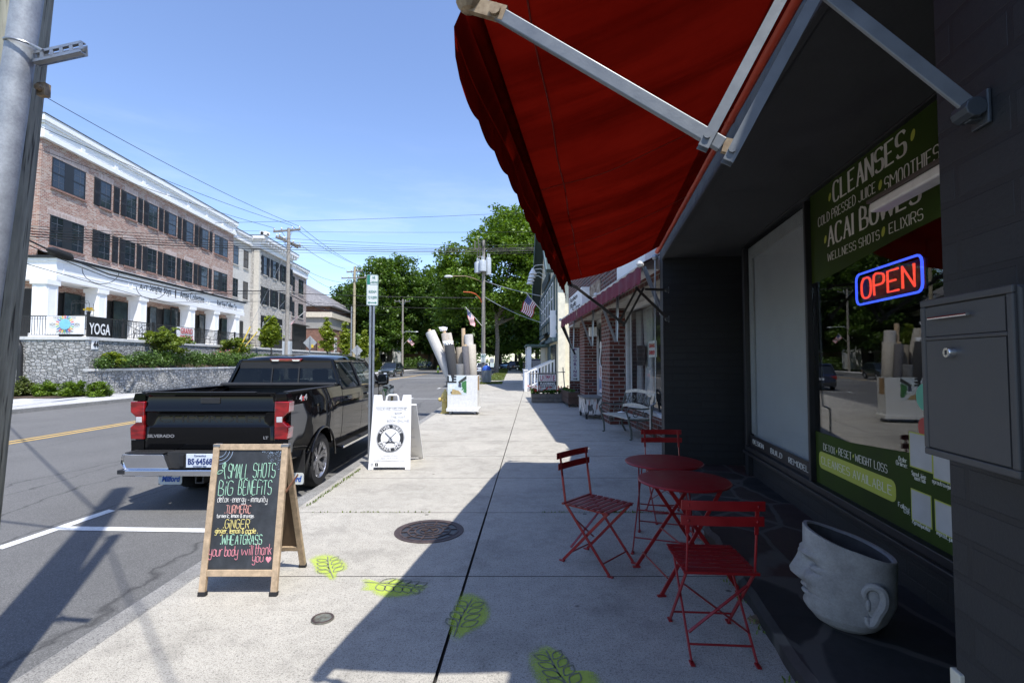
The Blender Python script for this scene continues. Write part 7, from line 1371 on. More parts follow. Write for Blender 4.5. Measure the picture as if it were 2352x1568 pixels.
def roll(label, a, b, r, m, core=0., plastic=False, y0=0.):
    A, B = D(a[0], a[1], 15.7+y0), D(b[0], b[1], 15.7+y0+(.0 if len(b) < 3 else b[2])); u = (B-A).normalized(); r *= 1.13; t = thing('carpet_roll', label, 'carpet roll', A, 0, 'rolls of carpet standing in the white cart'); L = B-A; mb = MB(); n = 24
    mb.tube([Vector(), L*.02, L*.985, L], [r*.96, r, r, r*.93], n, cap=False); sp = []
    x = u.orthogonal().normalized(); y = u.cross(x); mb.tube([L, L-u*.012, L-u*.02], [r*.93, r*.6, .03], n, cap=True); mb.build('roll', m, t, smooth=True)
    mb = MB(); mb.tube([L-u*.01+(x*math.cos(s_)+y*math.sin(s_))*(.04+(r*.9-.04)*s_/19) for s_ in [i*.35 for i in range(54)]], .006, 4); mb.build('spiral_edge', mat('roll_edge', (.40, .37, .33), .9), t)
    if core: mb = MB(); mb.tube([L-u*.02, L+u*core], [.05, .05], 14, cap=False); mb.tube([L+u*core, L+u*(core-.1)], [.043, .043], 14, cap=False); mb.build('core_tube', m_tube, t, smooth=True)
    if plastic:
        mb = MB(); random.seed(5)
        for i in range(9): a_ = i*.7; p = L+u*(core or 0)*.6+(x*math.cos(a_)+y*math.sin(a_))*r*.7; mb.add([tuple(p), tuple(p+u*.10+x*.06), tuple(p+u*.15+y*.08-x*.05), tuple(p+u*.02+y*.09)], [[0, 1, 2, 3]])
        mb.build('plastic_wrap', mat('white_plastic_film', (.80, .80, .82), .25), t)
pale = carpet('pale_grey_carpet', (.58, .55, .51)); sand = carpet('sand_carpet', (.52, .46, .39)); dkg = carpet('charcoal_carpet', (.055, .056, .060)); mid = carpet('mid_grey_carpet', (.26, .26, .26)); spk = carpet('speckled_carpet', (.22, .21, .22), .6); beige = carpet('beige_carpet', (.60, .55, .47)); oat = carpet('oatmeal_carpet', (.46, .39, .30), .35)
roll('long pale grey carpet roll leaning far out to the left', (1041, 880), (988, 762, .2), .145, pale, .08, y0=.12); roll('charcoal carpet roll with a white plastic top at the front left', (1042, 868), (1031.5, 792), .135, dkg, 0, True, y0=-.02)
roll('short mid grey carpet roll between the charcoal and speckled rolls', (1056, 868), (1056, 836), .125, mid, 0, y0=-.0); roll('speckled grey carpet roll at the front right', (1073, 868), (1068.5, 795), .095, spk, .06, y0=.0)
roll('sand coloured carpet roll behind the charcoal one with its core showing', (1036, 870), (1021, 765), .095, sand, .12, True, y0=.33); roll('pale carpet roll just right of the sand coloured roll', (1052, 870), (1030, 765), .085, beige, 0, y0=.40)
roll('oatmeal carpet roll behind the short grey roll', (1059, 868), (1056, 797), .105, oat, 0, y0=.24); roll('tall beige carpet roll at the right side of the cart', (1084, 862), (1081, 791), .145, beige, 0, y0=.22); roll('tallest beige carpet roll with a rounded top', (1083, 862), (1076, 768), .125, pale, 0, y0=.40)
A, B = D(1066, 862, 16.15), D(1064, 754, 16.15); t = thing('cardboard_tube', 'bare tan cardboard tube sticking up among the carpet rolls', 'tube', A); mb = MB(); mb.tube([Vector(), B-A], .062, 16, cap=False); mb.tube([B-A, (B-A)*.93], .052, 16, cap=False); mb.build('tube', m_tube, t, smooth=True)
hp = G(1023, 950); t = thing('fire_hydrant', 'yellow fire hydrant at the kerb beside the carpet cart', 'fire hydrant', (hp.x-.03, 15.95, 0)); m_hy = mat('hydrant_yellow', (.58, .41, .10), .5, var=.15, vs=7, col2=(.66, .50, .16))
mb = MB(); mb.lathe([(.001, 0), (.15, 0), (.15, .035), (.115, .05), (.11, .07), (.115, .085), (.105, .10), (.10, .50), (.125, .51), (.13, .53), (.115, .56), (.11, .60), (.08, .67), (.04, .70), (.035, .72), (.03, .76), (.001, .765)], 20)
mb.at((0, 0, .44)); mb.lathe([(.06, -.20), (.065, -.13), (.05, -.12), (.05, 0)], 12, axis='x', cap=True); mb.lathe([(.06, .20), (.065, .13), (.05, .12), (.05, 0)], 12, axis='x', cap=True); mb.lathe([(.075, -.17), (.08, -.12), (.06, -.11), (.06, 0)], 12, axis='y', cap=True); mb.build('body', m_hy, t, smooth=True, bevel=0)
mb = MB(); mb.at((0, 0, .44))
for ax, sg_ in (('x', -1), ('x', 1), ('y', -1)): mb.lathe([(.001, sg_*.225), (.025, sg_*.225), (.025, sg_*.19)], 6, axis=ax)
mb.build('cap_nut', m_rust, t)
bp = G(1118, 879); t = thing('litter_bin', 'grey slatted litter bin with a blue dome lid', 'litter bin', (bp.x, bp.y, 0)); mb = MB()
for i in range(24): a_ = i*math.pi/12; mb.bar((.33*math.cos(a_), .33*math.sin(a_), .04), (.36*math.cos(a_), .36*math.sin(a_), .98), .055, .02, up=(-math.sin(a_)*0+math.cos(a_), math.sin(a_), 0))
mb.build('slats', m_alu, t); mb = MB(); mb.lathe([(.001, .03), (.30, .03), (.32, .95), (.001, .95)], 20); mb.build('liner', m_blackm, t)
mb = MB(); mb.lathe([(.37, .97), (.385, 1.0), (.36, 1.02), (.34, 1.15), (.25, 1.28), (.1, 1.34), (.001, 1.35)], 24); lid = mb.build('lid', mat('bin_blue', (.04, .12, .50), .4), t, smooth=True); mb = MB(); mb.at((.26, -.16, 1.14), -30); mb.box(-.12, .12, -.03, .03, -.07, .07, ch=.02); mb.build('opening', m_blackm, lid)
def posts(label, x, y, d, cols, h):
    p = D(x, y, d); t = thing('small_sign', label, 'street sign', (p.x, d, 0)); mb = MB(); mb.box(-.03, .03, 0, .04, 0, p.z+.3); mb.build('post', m_blackm, t)
    for i, c_ in enumerate(cols): mb = MB(); mb.box(-.24, .24, -.02, -.001, p.z-.55*i-.25, p.z-.55*i+.25); mb.build('sign_panel', mat('panel_%s_%d' % (h, i), c_, .5, var=.3, vs=9), t)
posts('two small grey and white notice plates on a dark post left of the maple trunk', 1130, 838-10, 62, ((.25, .27, .30), (.55, .62, .62)), 'n')
def ped(label, x, y, d):
    p = G(x, y, ZR if d < 45 else 0); p = D(x, y, d); t = thing('crossing_sign', label, 'street sign', (p.x, d, ZR)); mb = MB(); mb.loft([rrect(-.15, .15, .05, 1.15, .05, -.02), rrect(-.15, .15, .05, 1.15, .05, .02)], cap=True); mb.build('panel', mat('lime_yellow', (.55, .70, .05), .5), t); mb = MB(); mb.prism([(-.11, .45), (.11, .45), (.11, .85), (-.11, .85)], 'y', -.03, -.021); mb.build('panel_face', m_sw, t); mb = MB(); mb.ball((0, -.04, .75), .05, 6); mb.bar((0, -.035, .70), (.03, -.035, .5), .06, .06); mb.build('walker_symbol', m_ink, t); mb = MB(); mb.box(-.2, .2, -.15, .15, 0, .05); mb.build('base', m_plast, t)
ped('lime yellow crossing sign standing in the road behind the blue SUV', 1006, 850, 78); ped('lime yellow crossing sign at the far end of the sidewalk', 1187, 843, 105)

# ------------------------------------------------------------------ planter with the flooring sign
pl0 = G(1222, 925); pl1 = G(1298, 922); t = thing('sign_planter', 'weathered timber planter box standing across the sidewalk under the flooring sign', 'planter', (pl0.x, pl0.y, 0), 1.5); Wp = (pl1.x-pl0.x); m_tim = mat('grey_timber', (.16, .145, .13), .9, var=.3, vs=9, fine=.3, bs=30)
mb = MB()
for z in (.02, .19): mb.box(0, Wp, 0, .05, z, z+.16); mb.box(0, .05, .05, .4, z, z+.16); mb.box(Wp-.05, Wp, .05, .4, z, z+.16); mb.box(0, Wp, .4, .45, z, z+.16)
mb.build('box', m_tim, t, bevel=.008); mb = MB(); mb.box(.05, Wp-.05, .05, .4, .02, .30); mb.build('soil', m_soil, t)
sgn = thing('flooring_sign', 'small framed flooring store sign hung between bare poles over the planter', 'sign', (pl0.x, pl0.y+.2, 0), 1.5); dS = pl0.y+.2
X = lambda px_: (px_-1176)/1143*dS-pl0.x; Z = lambda py: D(1250, py, dS).z
mb = MB(); mb.rod((X(1221), 0, 0), (X(1219), 0, Z(852)), .022, 8); mb.rod((X(1298), 0, .3), (X(1293), 0, Z(843)), .02, 8); mb.rod((X(1217), -.02, Z(858)), (X(1298), -.02, Z(854)), .018, 8); mb.rod((X(1238.5), 0, .3), (X(1238.5), 0, Z(858)), .02, 6); mb.rod((X(1278), 0, .3), (X(1277), 0, Z(858)), .02, 6); mb.build('pole_frame', m_poleg, sgn, smooth=True)
x0, x1, za, zb_ = X(1237.5), X(1277), Z(896), Z(859.5); h = za and (zb_-za); w_ = x1-x0
mb = MB(); mb.box(x0-.03, x1+.03, -.03, -.005, za-.03, zb_+.03); mb.build('board', m_black, sgn); mb = MB(); mb.box(x0, x1, -.036, -.031, zb_-h*.44, zb_); mb.box(x0, x1, -.036, -.031, za, za+h*.32); mb.build('white_panel', m_sw, sgn)
m_mar = mat('maroon_ink', (.35, .04, .10), .5)
text(sgn, 'U', h*.50, TM(x0+w_*.05, -.04, zb_-h*.40), m_mar, width=w_*.17, bold=.005); text(sgn, 'LTIMAT', h*.32, TM(x0+w_*.24, -.04, zb_-h*.27), m_mar, width=w_*.52, bold=.006); text(sgn, 'E', h*.50, TM(x0+w_*.79, -.04, zb_-h*.40), m_mar, width=w_*.15, bold=.005); text(sgn, 'INTERIORS', h*.12, TM(x0+w_*.26, -.04, zb_-h*.40), m_mar, width=w_*.5); text(sgn, 'FLOORING', h*.2, TM(x0+w_*.07, -.04, za+h*.36), m_sw, width=w_*.86, bold=.006); text(sgn, '203.878.4457', h*.17, TM(x0+w_*.06, -.04, za+h*.165), m_ink, width=w_*.88, bold=.003); text(sgn, 'www.ultimateinteriors', h*.10, TM(x0+w_*.08, -.04, za+h*.04), m_ink, width=w_*.84)
ms_ = leafm('geranium_leaf', (.06, .14, .03)); mr_ = mat('geranium_red', (.60, .03, .03), .7, var=.2)
for i, (f, fl_, lb) in enumerate(((.07, 14, 'full red geranium at the left end of the timber planter'), (.37, 1, 'green geranium nearly without blooms in the planter'), (.60, 6, 'red geranium in front of the flooring sign'), (.90, 8, 'red geranium at the right end of the timber planter'))):
    g_ = thing('geranium', lb, 'flower', (pl0.x+Wp*f, pl0.y+.16, .32), 0, 'geraniums in the timber planter'); leafmesh('foliage', leaves(clumps([(0, 0, .12, .22, .14, .10)], 14, i+80, .2), 16, (.08, .08, .06), .08, .6, i+80), ms_, g_); leafmesh('blossom', leaves([(random.uniform(-.25, .25), random.uniform(-.16, .1), random.uniform(.15, .36)) for _ in range(fl_)], 14, (.055, .055, .04), .045, .6, i+90), mr_, g_)

# ------------------------------------------------------------------ brick shop next door (frame K: x away along its front, +y to the street)
K = Fr(2.68, 8.2, 91.3); KE = 12.6; ZS = 3.35
m_kb = brick('dark_red_brick', [(.018, .012, .012), (.09, .022, .015), (.15, .035, .022), (.17, .045, .03)], (.24, .225, .21), .30, .104, .012, .8, .6, .2)
ks = thing('brick_shop', 'red and black brick shopfront with pillars, deep windows and a folded maroon awning', 'shop', M=K.M)
kx = lambda px_, y=0.: K.hit(px_, 900, y)[0]
xp = [(-.25, .55), (kx(1401), kx(1401)+1.05), (kx(1343), kx(1343)+1.0), (kx(1309), KE)]
kwt = 1.
for a, b in xp:
    mb = MB(); mb.box(a, b, -.55, 0, -.1, ZS-.25); mb.build('pillar', m_kb, ks)
mb = MB(); mb.box(-.25, KE, -.6, .02, ZS-.24, 5.6); mb.box(-.25, KE, -8, -7.6, -.1, 5.6); mb.box(KE-.3, KE, -7.6, -.6, -.1, 5.6); mb.build('wall', m_kb, ks)
mb = MB(); mb.box(-.25, KE, -1.6, .03, ZS-.30, ZS-.245); mb.build('soffit', mat('flaking_white_soffit', (.42, .40, .36), .85, var=.3, vs=2.5), ks)
m_wfr = mat('worn_white_frame', (.52, .52, .52), .6, var=.15, vs=8); m_int = mat('dim_interior', (.03, .03, .032), .9)
gaps = [(xp[0][1], xp[1][0]), (xp[1][1], xp[2][0]), (xp[2][1], xp[3][0])]
for i, (a, b) in enumerate(gaps):
    mb = MB(); mb.box(a, b, -.66, -.46, -.05, .48); mb.build('bulkhead', m_kb, ks)
    mb = MB(); mb.box(a, a+.09, -.56, -.42, .48, ZS-.3); mb.box(b-.09, b, -.56, -.42, .48, ZS-.3); mb.box(a+.09, b-.09, -.56, -.42, .48, .56); mb.box(a+.09, b-.09, -.56, -.42, ZS-.40, ZS-.3)
    if i == 1: mb.box((a+b)/2-.04, (a+b)/2+.04, -.56, -.42, .56, ZS-.4)
    o = mb.build('window', m_wfr, ks, bevel=.006); mb = MB(); mb.quad((a+.09, -.49, .56), (b-.09, -.49, .56), (b-.09, -.49, ZS-.4), (a+.09, -.49, ZS-.4)); mb.build('pane', m_glass, o)
mb = MB(); mb.box(-.25, KE, -2.6, -2.5, -.1, ZS); mb.box(-.25, KE, -2.5, -.7, -.1, .05); mb.build('interior', m_int, ks)
mb = MB(); a, b = gaps[0]; n = 50                     # pale curtains tied back inside the big window
for x0, x1 in ((b-1.5, b-.75), (b-.5, b-.1)):
    for i in range(n):
        u0_, u1_ = i/n, (i+1)/n; f = lambda u_: -.72+.05*math.sin(u_*40)
        for z0, z1_, s0_, s1_ in ((.6, 1.5, .9, .55), (1.5, 2.95, .55, 1.)):
            xx = lambda u_, s_: x0+(x1-x0)*(.5+(u_-.5)*s_); mb.quad((xx(u0_, s0_), f(u0_), z0), (xx(u1_, s0_), f(u1_), z0), (xx(u1_, s1_), f(u1_), z1_), (xx(u0_, s1_), f(u0_), z1_))
mb.build('curtain', mat('pale_curtain', (.50, .50, .50), .8, var=.08), ks, smooth=True)
mb = MB(); mb.box(b-.35, b-.33, -.485, -.47, .56, 2.9)
for i in range(40): mb.ball((b-.16, -.44, .62+i*.058), .012, 5)
mb.build('light_string', mat('bead_white', (.75, .75, .75), .4), ks)
def on_glass(nm, mm, x0, x1, z0, z1_, y=-.478): mb = MB(); mb.box(x0, x1, y-.004, y, z0, z1_); return mb.build(nm, mm, ks)
on_glass('notice_board', m_black, b-1.15, b-.45, 1.55, 2.05, -.60)
o = on_glass('opening_notice', m_sw, b-2.05, b-1.45, 1.75, 2.12, -.60); o['label'] = 'white notice with red reversed lettering inside the window'
for s, z in (('GRAND', 1.97), ('OPENING', 1.81)): text(ks, s, .13, Matrix.Translation((b-2.02, -.592, z)) @ UP, mr, 'reversed_lettering', width=.52, bold=.004)
a1, b1 = gaps[1]; on_glass('poster', mat('dark_poster', (.012, .012, .013), .4), b1-.85, b1-.1, 1.55, 2.75); o = on_glass('poster', mat('fashion_poster', (.62, .58, .60), .5, var=.35, vs=7), b1-.95, b1-.1, .62, 1.52)
mb = MB(); 
for x, z, w_, h, m_ in ((b1-.9, .65, .3, .25, 0), (b1-.75, 1.05, .12, .35, 0), (b1-.5, .75, .25, .3, 1), (b1-.42, 1.15, .1, .3, 2), (b1-.2, .7, .08, .4, 1)): mb.box(x, x+w_, -.476, -.474, z, z+h, m_)
mb.build('poster_print', [mat('poster_pink', (.55, .06, .14), .5), mat('poster_blue', (.16, .22, .38), .5), mat('poster_skin', (.35, .16, .10), .5)], ks)
mb = MB(); P = smooth_line([(0, .55), (-.12, .75), (-.2, .62), (-.05, .35), (.05, .1), (-.12, -.05), (-.42, -.1), (-.44, -.22)], 4); mb.tube([(b1-.45+p[0], -.45, 1.55+p[1]) for p in P], .022, 6); mb.build('painted_swirl', m_wht, ks, smooth=True)
m_maro = mat('maroon_canvas', (.125, .009, .024), .8, var=.15, vs=4); aw2 = thing('awning', 'folded maroon awning with a scalloped valance along the brick shop', 'awning', M=K.M); yA = .55
xa = kx(1478, yA); xb_ = kx(1290, yA); zA_ = K.hit(1474, 603, yA)[1]; zB_ = K.hit(1292, 737, yA)[1]; zv = (zA_+zB_)/2
cuts = [xa, kx(1374, yA), kx(1327, yA), xb_]
for a, b in zip(cuts[:-1], cuts[1:]):
    mb = MB(); rings = []; n = int((b-a)/.03)
    for i in range(n+1):
        x = a+.02+(b-a-.04)*i/n; s_ = .045*abs(math.sin(math.pi*(x-a)/.24)); wv_ = .012*math.sin(x*11)
        rings.append([(x, .06, zv+.30), (x, yA-.02, zv+.06), (x, yA+.02+wv_, zv), (x, yA+.03+wv_, zv-.26-s_)])
    mb.loft(rings, closed=False); mb.build('canvas', m_maro, aw2, smooth=True)
mb = MB(); mb.rod((xa, yA, zv+.02), (xb_, yA, zv+.02), .03, 10)
for x in cuts: mb.ball((x, yA+.04, zv+.02), .06, 8)
mb.build('front_bar', m_wfr, aw2, smooth=True)
for x in cuts: 
    mb = MB()
    for dx in (-.05, .05): mb.bar((x+dx, yA-.03, zv-.02), (x+dx, .12, zv-1.1), .012, .035, up=(0, 0, 1)); mb.bar((x+dx*1.6, .06, zv+.1), (x+dx, .10, zv-1.1), .012, .035)
    mb.build('folding_arm', m_steel, aw2)
mb = MB(); mb.bar((xb_-.02, yA, zv-.2), (xb_, .03, zv-1.3), .02, .07); mb.bar((xb_, yA-.06, zv-.2), (xb_, .05, zv-1.25), .02, .05); mb.build('folding_arm', m_black, aw2)
def lightbox(label, pxl, pxr, yt, yb, words):
    y = .30; x1_, x0_ = K.hit(pxl, yt, y)[0], K.hit(pxr, yt, y)[0]; z1_ = K.hit((pxl+pxr)/2, yt, y)[1]; z0_ = K.hit((pxl+pxr)/2, yb, y)[1]
    t = thing('lightbox_sign', label, 'sign', M=K.M @ Matrix.Translation((0, 0, 0))); mb = MB(); mb.box(x0_, x1_, .022, y, z0_, z1_); mb.build('case', m_wht, t, bevel=.01)
    mb = MB(); 
    for i, (s, f0, f1, zf) in enumerate(words): pen(mb, s, -(x1_-.05)+(x1_-x0_-.1)*f0, z0_+(z1_-z0_)*zf, (x1_-x0_-.1)*(f1-f0), (z1_-z0_)*.22, .012, -y-.004)
    if words: mb.build('lettering', m_ink, t).matrix_local = Matrix.Rotation(math.pi, 4, 'Z')
lightbox('white lightbox sign with script lettering above the far end of the maroon awning', 1307, 1336, 672, 716, [('Fashion', .1, .7, .66), ('Studio', .1, .6, .36), ('Salon', .3, .9, .08)])
lightbox('white lightbox sign over the near end of the maroon awning', 1416, 1480, 560, 640, [])
x1_, x0_ = kx(1351, .04), kx(1380, .04); z1_ = K.hit(1366, 650, .04)[1]; z0_ = K.hit(1366, 690, .04)[1]
mb = MB(); mb.box(x0_, x1_, .022, .05, z0_, z1_); o = mb.build('rusty_panel', mat('flaking_rust', (.20, .07, .02), .8, .2, var=.5, vs=6, col2=(.55, .48, .38))); o.matrix_world = K.M; tag(o, 'rusty sheet metal panel on the brick above the maroon awning', 'panel')
# FLOORING board: on the near face of the far pillar
x_ = xp[3][0]; p = K.w(x_-.03, 0); t = thing('flooring_board', 'tall white board with vertical FLOORING lettering on the farthest brick pillar', 'sign', (p.x+.03, p.y, 0), 2.); dd = p.y; z1_, z0_ = D(1320, 798, dd).z, D(1320, 874, dd).z; mb = MB(); mb.box(0, .36, -.02, 0, z0_, z1_); mb.build('board', m_sw, t)
hh = (z1_-z0_)/9.1
for i, ch_ in enumerate('FLOORING'): text(t, ch_, hh*1.0, TM(.18, -.026, z1_-hh*(i+1)+.01), mat('purple_letter', (.14, .04, .18), .5), width=.13 if ch_ != 'I' else .03, align='CENTER', bold=.006)
mb = MB(); zz = z0_+hh*.5; mb.box(.10, .22, -.026, -.021, zz-.015, zz+.015); mb.add([(.22, -.026, zz+.05), (.29, -.026, zz), (.22, -.026, zz-.05)], [[0, 1, 2]]); mb.build('arrow', m_ink, t)
p = K.w(xp[2][0]-.06, -.28); t = thing('speaker', 'small white loudspeaker on the middle brick pillar', 'speaker', (p.x, p.y, D(1374, 762, p.y).z), 0); mb = MB(); mb.box(-.14, .14, -.14, .03, -.16, .16, ch=.02); mb.build('case', m_wht, t); mb = MB(); mb.box(-.03, .03, -.05, .06, -.26, -.16); mb.build('bracket', m_black, t)
p = K.w(-.3, .02); t = thing('utility_box', 'flat black box on the brick between the two shopfronts', 'box', (p.x, p.y, D(1523, 860, p.y).z)); mb = MB(); mb.box(-.02, .18, -.05, .05, -.38, .38, ch=.012); mb.build('box', m_blackm, t)
# bench, box, planter
A = Vector((2.42, 11.9, 0)); Bv = Vector((2.74, 10.55, 0)); t = thing('bench', 'cast iron bench with worn cream slats in front of the big brick shop window', 'bench', (A+Bv)/2, math.degrees(math.atan2((Bv-A).y, (Bv-A).x))); Lh = (Bv-A).length/2; m_cast = mat('green_cast_iron', (.09, .10, .085), .6, var=.2, vs=12); m_cream = mat('worn_cream_slat', (.56, .53, .45), .7, var=.18, vs=10, fine=.3, bs=40)
def bp_(y, z, x): return (x, y, z)                    # seat faces -y (the street)
for s in (-1, 1):
    x = s*Lh; mb = MB()
    mb.tube([bp_(-.28, 0, x), bp_(-.24, .03, x), bp_(-.25, .2, x), bp_(-.30, .38, x), bp_(-.31, .46, x), bp_(-.27, .49, x)], [.025, .02, .022, .024, .022, .018], 7); mb.tube([bp_(.30, 0, x), bp_(.22, .15, x), bp_(.20, .40, x), bp_(.24, .62, x), bp_(.32, .95, x)], [.024, .022, .024, .022, .018], 7); mb.tube([bp_(-.29, .43, x), bp_(0, .40, x), bp_(.2, .42, x)], .02, 6)
    mb.tube([bp_(-.31, .46, x), bp_(-.36, .60, x), bp_(-.28, .68, x), bp_(0, .64, x), bp_(.24, .66, x)], .018, 6); sp_ = [bp_(-.14+.09*(1-i/16)*math.cos(i*.7), .53+.09*(1-i/16)*math.sin(i*.7), x) for i in range(15)]; mb.tube(sp_, .010, 5); mb.tube([bp_(.08+.08*(1-i/16)*math.cos(i*.7+2), .53+.08*(1-i/16)*math.sin(i*.7+2), x) for i in range(15)], .010, 5); mb.tube([bp_(-.05+.08*(1-i/16)*math.cos(i*.7+2), .29+.08*(1-i/16)*math.sin(i*.7+2), x) for i in range(15)], .010, 5); mb.build('end_frame', m_cast, t, smooth=True)
for i in range(5): y = -.26+.105*i; mb = MB(); mb.box(-Lh+.02, Lh-.02, y-.045, y+.045, .425, .448); mb.build('seat_slat', m_cream, t, bevel=.006)
for z, yy in ((.92, .31), (.60, .235)):
    mb = MB(); rings = []
    for i in range(17): x = -Lh+.02+(2*Lh-.04)*i/16; bz = z+.07*(1-(x/Lh)**2); rings.append([(x, yy-.012, bz-.035), (x, yy+.012, bz-.035), (x, yy+.02, bz+.035), (x, yy-.005, bz+.035)])
    mb.loft(rings, cap=True); mb.build('back_rail', m_cream, t, bevel=.004)
mb = MB(); random.seed(9)
for i in range(9):
    x = -Lh*.8+Lh*1.6*i/8; mb.tube([(x+.06*math.sin(j*1.1+i), .255+.012*j/2, .66+.05*j) for j in range(6)], .009, 5)
    for j in range(3): mb.ball((x+random.uniform(-.06, .06), .27, .70+.08*j), .03, 6, sc3=(1, .3, 1))
mb.build('scroll_panel', m_cast, t, smooth=True)
mb = MB(); mb.ball((0, 0, .02), .06, 8, sc3=(1.5, 1, .4)); o = mb.build('crumpled_paper', m_wht); o.location = (A.x+.12, A.y-.25, .45); tag(o, 'crumpled white paper left on the bench seat', 'paper')
a_, b_ = G(1352, 950), G(1400, 950); t = thing('collage_box', 'low box table papered in black and white cuttings beside the brick pillar', 'box', K.w(xp[1][1]+.15, .15), K.deg-90); mb = MB()
k = NT('paper_collage'); vv = k.n('TexVoronoi', Scale=9.); mp = k.n('Mapping'); mp.inputs['Scale'].default_value = (2.6, 2.6, .8); k.l(k.coord(), mp.inputs['Vector']); k.l(mp.outputs[0], vv.inputs['Vector']); sp_ = k.n('SeparateColor'); k.l(vv.outputs['Color'], sp_.inputs[0]); k.l(k.ramp(sp_.outputs[0], [(.0, (.05, .05, .05)), (.35, (.12, .12, .12)), (.4, (.6, .58, .55)), (.8, (.7, .7, .68)), (.95, (.45, .25, .2))]), k.p.inputs['Base Color'])
mb.box(-.30, .25, .02, 1.15, .14, .58); mb.build('box', k.m, t, bevel=.006); mb = MB(); mb.box(-.33, .28, 0, 1.18, .58, .62); mb.build('top', mat('dirty_top', (.20, .19, .17), .8, var=.4, vs=6), t)
for x in (-.25, .2):
    for y in (.08, 1.1): mb = MB(); mb.box(x-.03, x+.03, y-.03, y+.03, 0, .14); mb.build('leg', m_blackm, t)
t = thing('window_planter', 'long brown wooden planter trough below the far brick shop window', 'planter', K.w(xp[2][1]+.05, .42), K.deg-90); m_brn = mat('brown_stain_wood', (.085, .05, .035), .8, var=.25, vs=6); mb = MB(); Lp = xp[3][0]-xp[2][1]+.6
for z in (.10, .32): mb.box(0, .42, 0, Lp, z, z+.21)
for y in (.1, Lp-.1):
    for x in (.05, .37): mb.box(x-.03, x+.03, y-.03, y+.03, 0, .1)
mb.build('trough', m_brn, t, bevel=.008); leafmesh('foliage', leaves([(random.uniform(.08, .34), random.uniform(.2, Lp-.2), .55) for _ in range(18)], 14, (.1, .12, .06), .07, .5, 17), ms_, t)

# ------------------------------------------------------------------ half timbered green and cream house, steps, fence
Hs = Fr(2.45, 26.4, 90.5); m_cr = mat('cream_siding', (.66, .60, .44), .75, var=.06); m_gt = mat('dark_teal_trim', (.085, .13, .14), .6, var=.1); m_gt2 = mat('deep_green_eave', (.030, .050, .048), .6)
ho = thing('timbered_house', 'cream house with dark teal half timbering and a street gable', 'house', M=Hs.M); HL = 14.; zE = 6.9; zR = 12.6
mb = MB(); mb.prism([(0, -.1), (HL, -.1), (HL, zE), (HL/2, zR), (0, zE)], 'y', -9, 0); mb.build('wall', m_cr, ho)
mb = MB(); mb.box(-.28, -.003, -.35, .03, -.1, zE-.4); mb.box(-.05, -.002, -1.2, -.36, -.1, zE-.5); mb.build('corner_board', mat('bright_cream', (.76, .71, .56), .7), ho)
mb = MB()
for s in (-1, 1): mb.bar((HL/2+s*(HL/2+.7), -4.3, zE-.55), (HL/2, -4.3, zR+.1), 9.9, .22, up=(s*.7, 0, .7))
mb.build('roof', m_gt2, ho)
mb = MB()
for s in (-1, 1): mb.bar((HL/2+s*(HL/2+.72), .68, zE-.62), (HL/2, .68, zR+.05), .06, .36, up=(s*.7, 0, .7))
mb.build('bargeboard', m_gt, ho)
mb = MB()
for z in (2.95, 3.35, 4.15, 6.35): mb.box(.0, HL, .002, .10, z, z+.2)
for x in [.0, 1.6, 3.4, 5.2, 7., 8.8, 10.6, 12.4, HL-.2]: mb.box(x, x+.2, .002, .085, 3.55, 6.35)
mb.box(0, HL, .002, .3, 2.75, 2.94); mb.build('timber_frame', m_gt, ho)
for x in (1.9, 3.7, 5.5, 7.3, 9.1, 10.9):
    mb = MB(); mb.box(x, x+1.2, .01, .10, 4.4, 6.2); o = mb.build('window', m_wht, ho, bevel=.01); mb = MB(); mb.box(x+.12, x+1.08, .101, .106, 4.5, 5.25); mb.box(x+.12, x+1.08, .101, .106, 5.35, 6.1); mb.build('pane', mat('pale_curtained_pane', (.30, .33, .36), .15, var=.3, vs=2), o)
mb = MB(); mb.box(4.2, 6.4, .01, .06, .3, 2.6); mb.build('door', m_gt, ho); mb = MB(); mb.box(1., 3.6, .01, .08, .5, 2.6); mb.build('shop_window', m_pane, ho)
mb = MB(); mb.add([(5.6, .0, 3.6), (8.9, .0, 3.6), (9.1, 1.5, 2.75), (5.4, 1.5, 2.75)], [[0, 1, 2, 3]]); mb.box(5.4, 9.1, 0, 1.5, 2.62, 2.745); hd_ = mb.build('door_hood', mat('green_shingle', (.10, .15, .13), .85, var=.4, vs=8, bump=.6, bs=14, bd=.03), ho)
for x in (5.7, 8.8): mb = MB(); mb.box(x-.14, x+.14, 1.15, 1.42, .2, 2.62); mb.build('hood_column', m_wht, ho, bevel=.015)
mb = MB(); mb.box(4.4, 10, .1, .16, 6.65, 7.3); sg2 = mb.build('sign_band', m_gt2, ho)
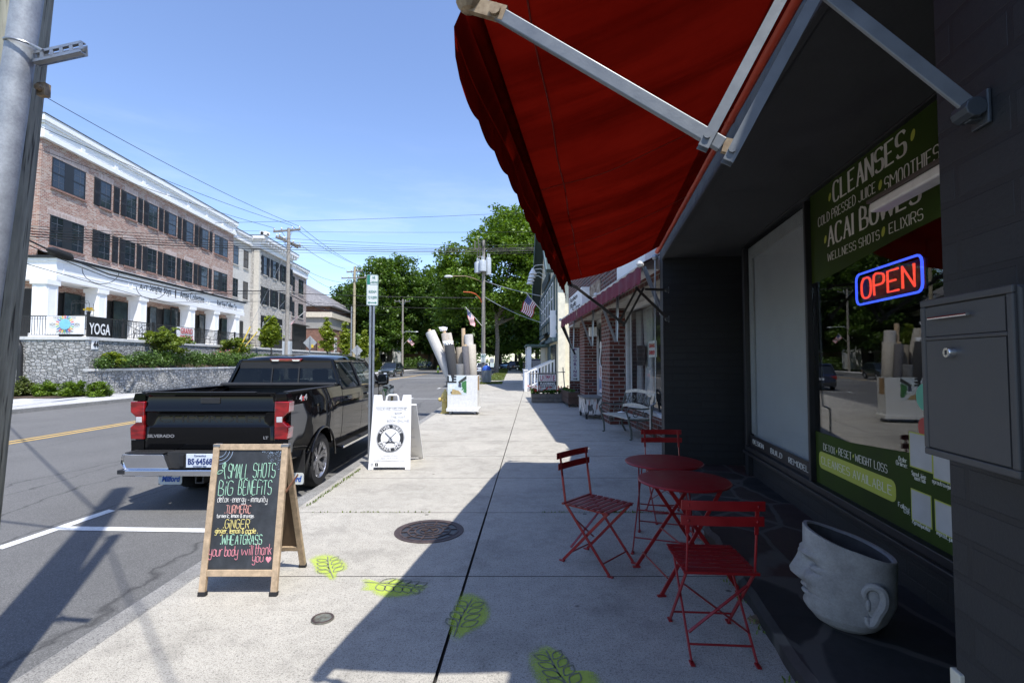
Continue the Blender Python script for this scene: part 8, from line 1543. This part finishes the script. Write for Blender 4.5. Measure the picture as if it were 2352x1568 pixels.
for i in range(4):
    x = 4.8+1.35*i; mb = MB(); mb.tube([(x, .1, 7.5), (x, .5, 7.75), (x, .95, 7.7), (x, 1.1, 7.5)], .02, 6); mb.at((x, 1.1, 7.15)); mb.lathe([(.05, .38), (.09, .30), (.26, 0), (.001, .05)], 14); mb.build('gooseneck_lamp', m_wht, ho, smooth=True)
mb = MB(); mb.box(1.1, 2.3, .10, .16, 3.4, 4.2); mb.build('wall_sign', m_gt2, ho); mb = MB(); mb.box(.3, .40, .05, .40, 2.95, 4.4); mb.box(.40, 1.6, .11, .14, 3.1, 4.1); mb.build('projecting_sign', m_wht, ho)
st = thing('entry_steps', 'white wooden steps with a sloping balustrade at the cream house', 'steps', Hs.w(.3, .1), Hs.deg-90)
# local: x to the right (into the house), y away
mb = MB()
for i in range(4): mb.box(-1.5+.32*i, .0, 1.0, 3.2, .17*i, .17*(i+1)-.002)
mb.build('tread', m_wht, st)
for y in (.9, 3.3):
    mb = MB(); mb.bar((-1.55, y, 1.02), (.1, y, 1.75), .09, .10); mb.build('handrail', m_wht, st); mb = MB(); mb.bar((-1.55, y, .22), (.1, y, .9), .06, .06)
    for i in range(9): x = -1.45+.18*i; z = .22+(x+1.55)*.43; mb.box(x-.03, x+.03, y-.03, y+.03, z, z+.80)
    mb.build('balusters', m_wht, st); mb = MB(); mb.box(-1.66, -1.5, y-.08, y+.08, 0, 1.15); mb.box(-1.7, -1.46, y-.12, y+.12, 1.15, 1.2); mb.build('newel_post', m_wht, st, bevel=.01)
fe = thing('iron_fence', 'black iron fence running along the right edge of the far sidewalk', 'fence', (1.62, 0, 0)); 
for y0 in range(41, 74, 3):
    mb = MB(); mb.box(-.05, .05, y0-.05, y0+.05, 0, 1.5); mb.build('post', m_black, fe); mb = MB(); mb.box(-.02, .02, y0, y0+3, 1.3, 1.34); mb.box(-.02, .02, y0, y0+3, .15, .19)
    for i in range(1, 24): mb.box(-.01, .01, y0+i*.125-.01, y0+i*.125+.01, .1, 1.42)
    mb.build('fence_panel', m_black, fe)
t = thing('hedge', 'dark clipped hedge at the far end of the iron fence', 'hedge', (2.1, 78, 0)); leafmesh('foliage', leaves(clumps([(0, 2*i, 1.2, .8, 1.4, 1.2) for i in range(4)], 60, 3, .6), 40, (.4, .4, .4), .2, .5, 3), lv['dark_leaf'], t)
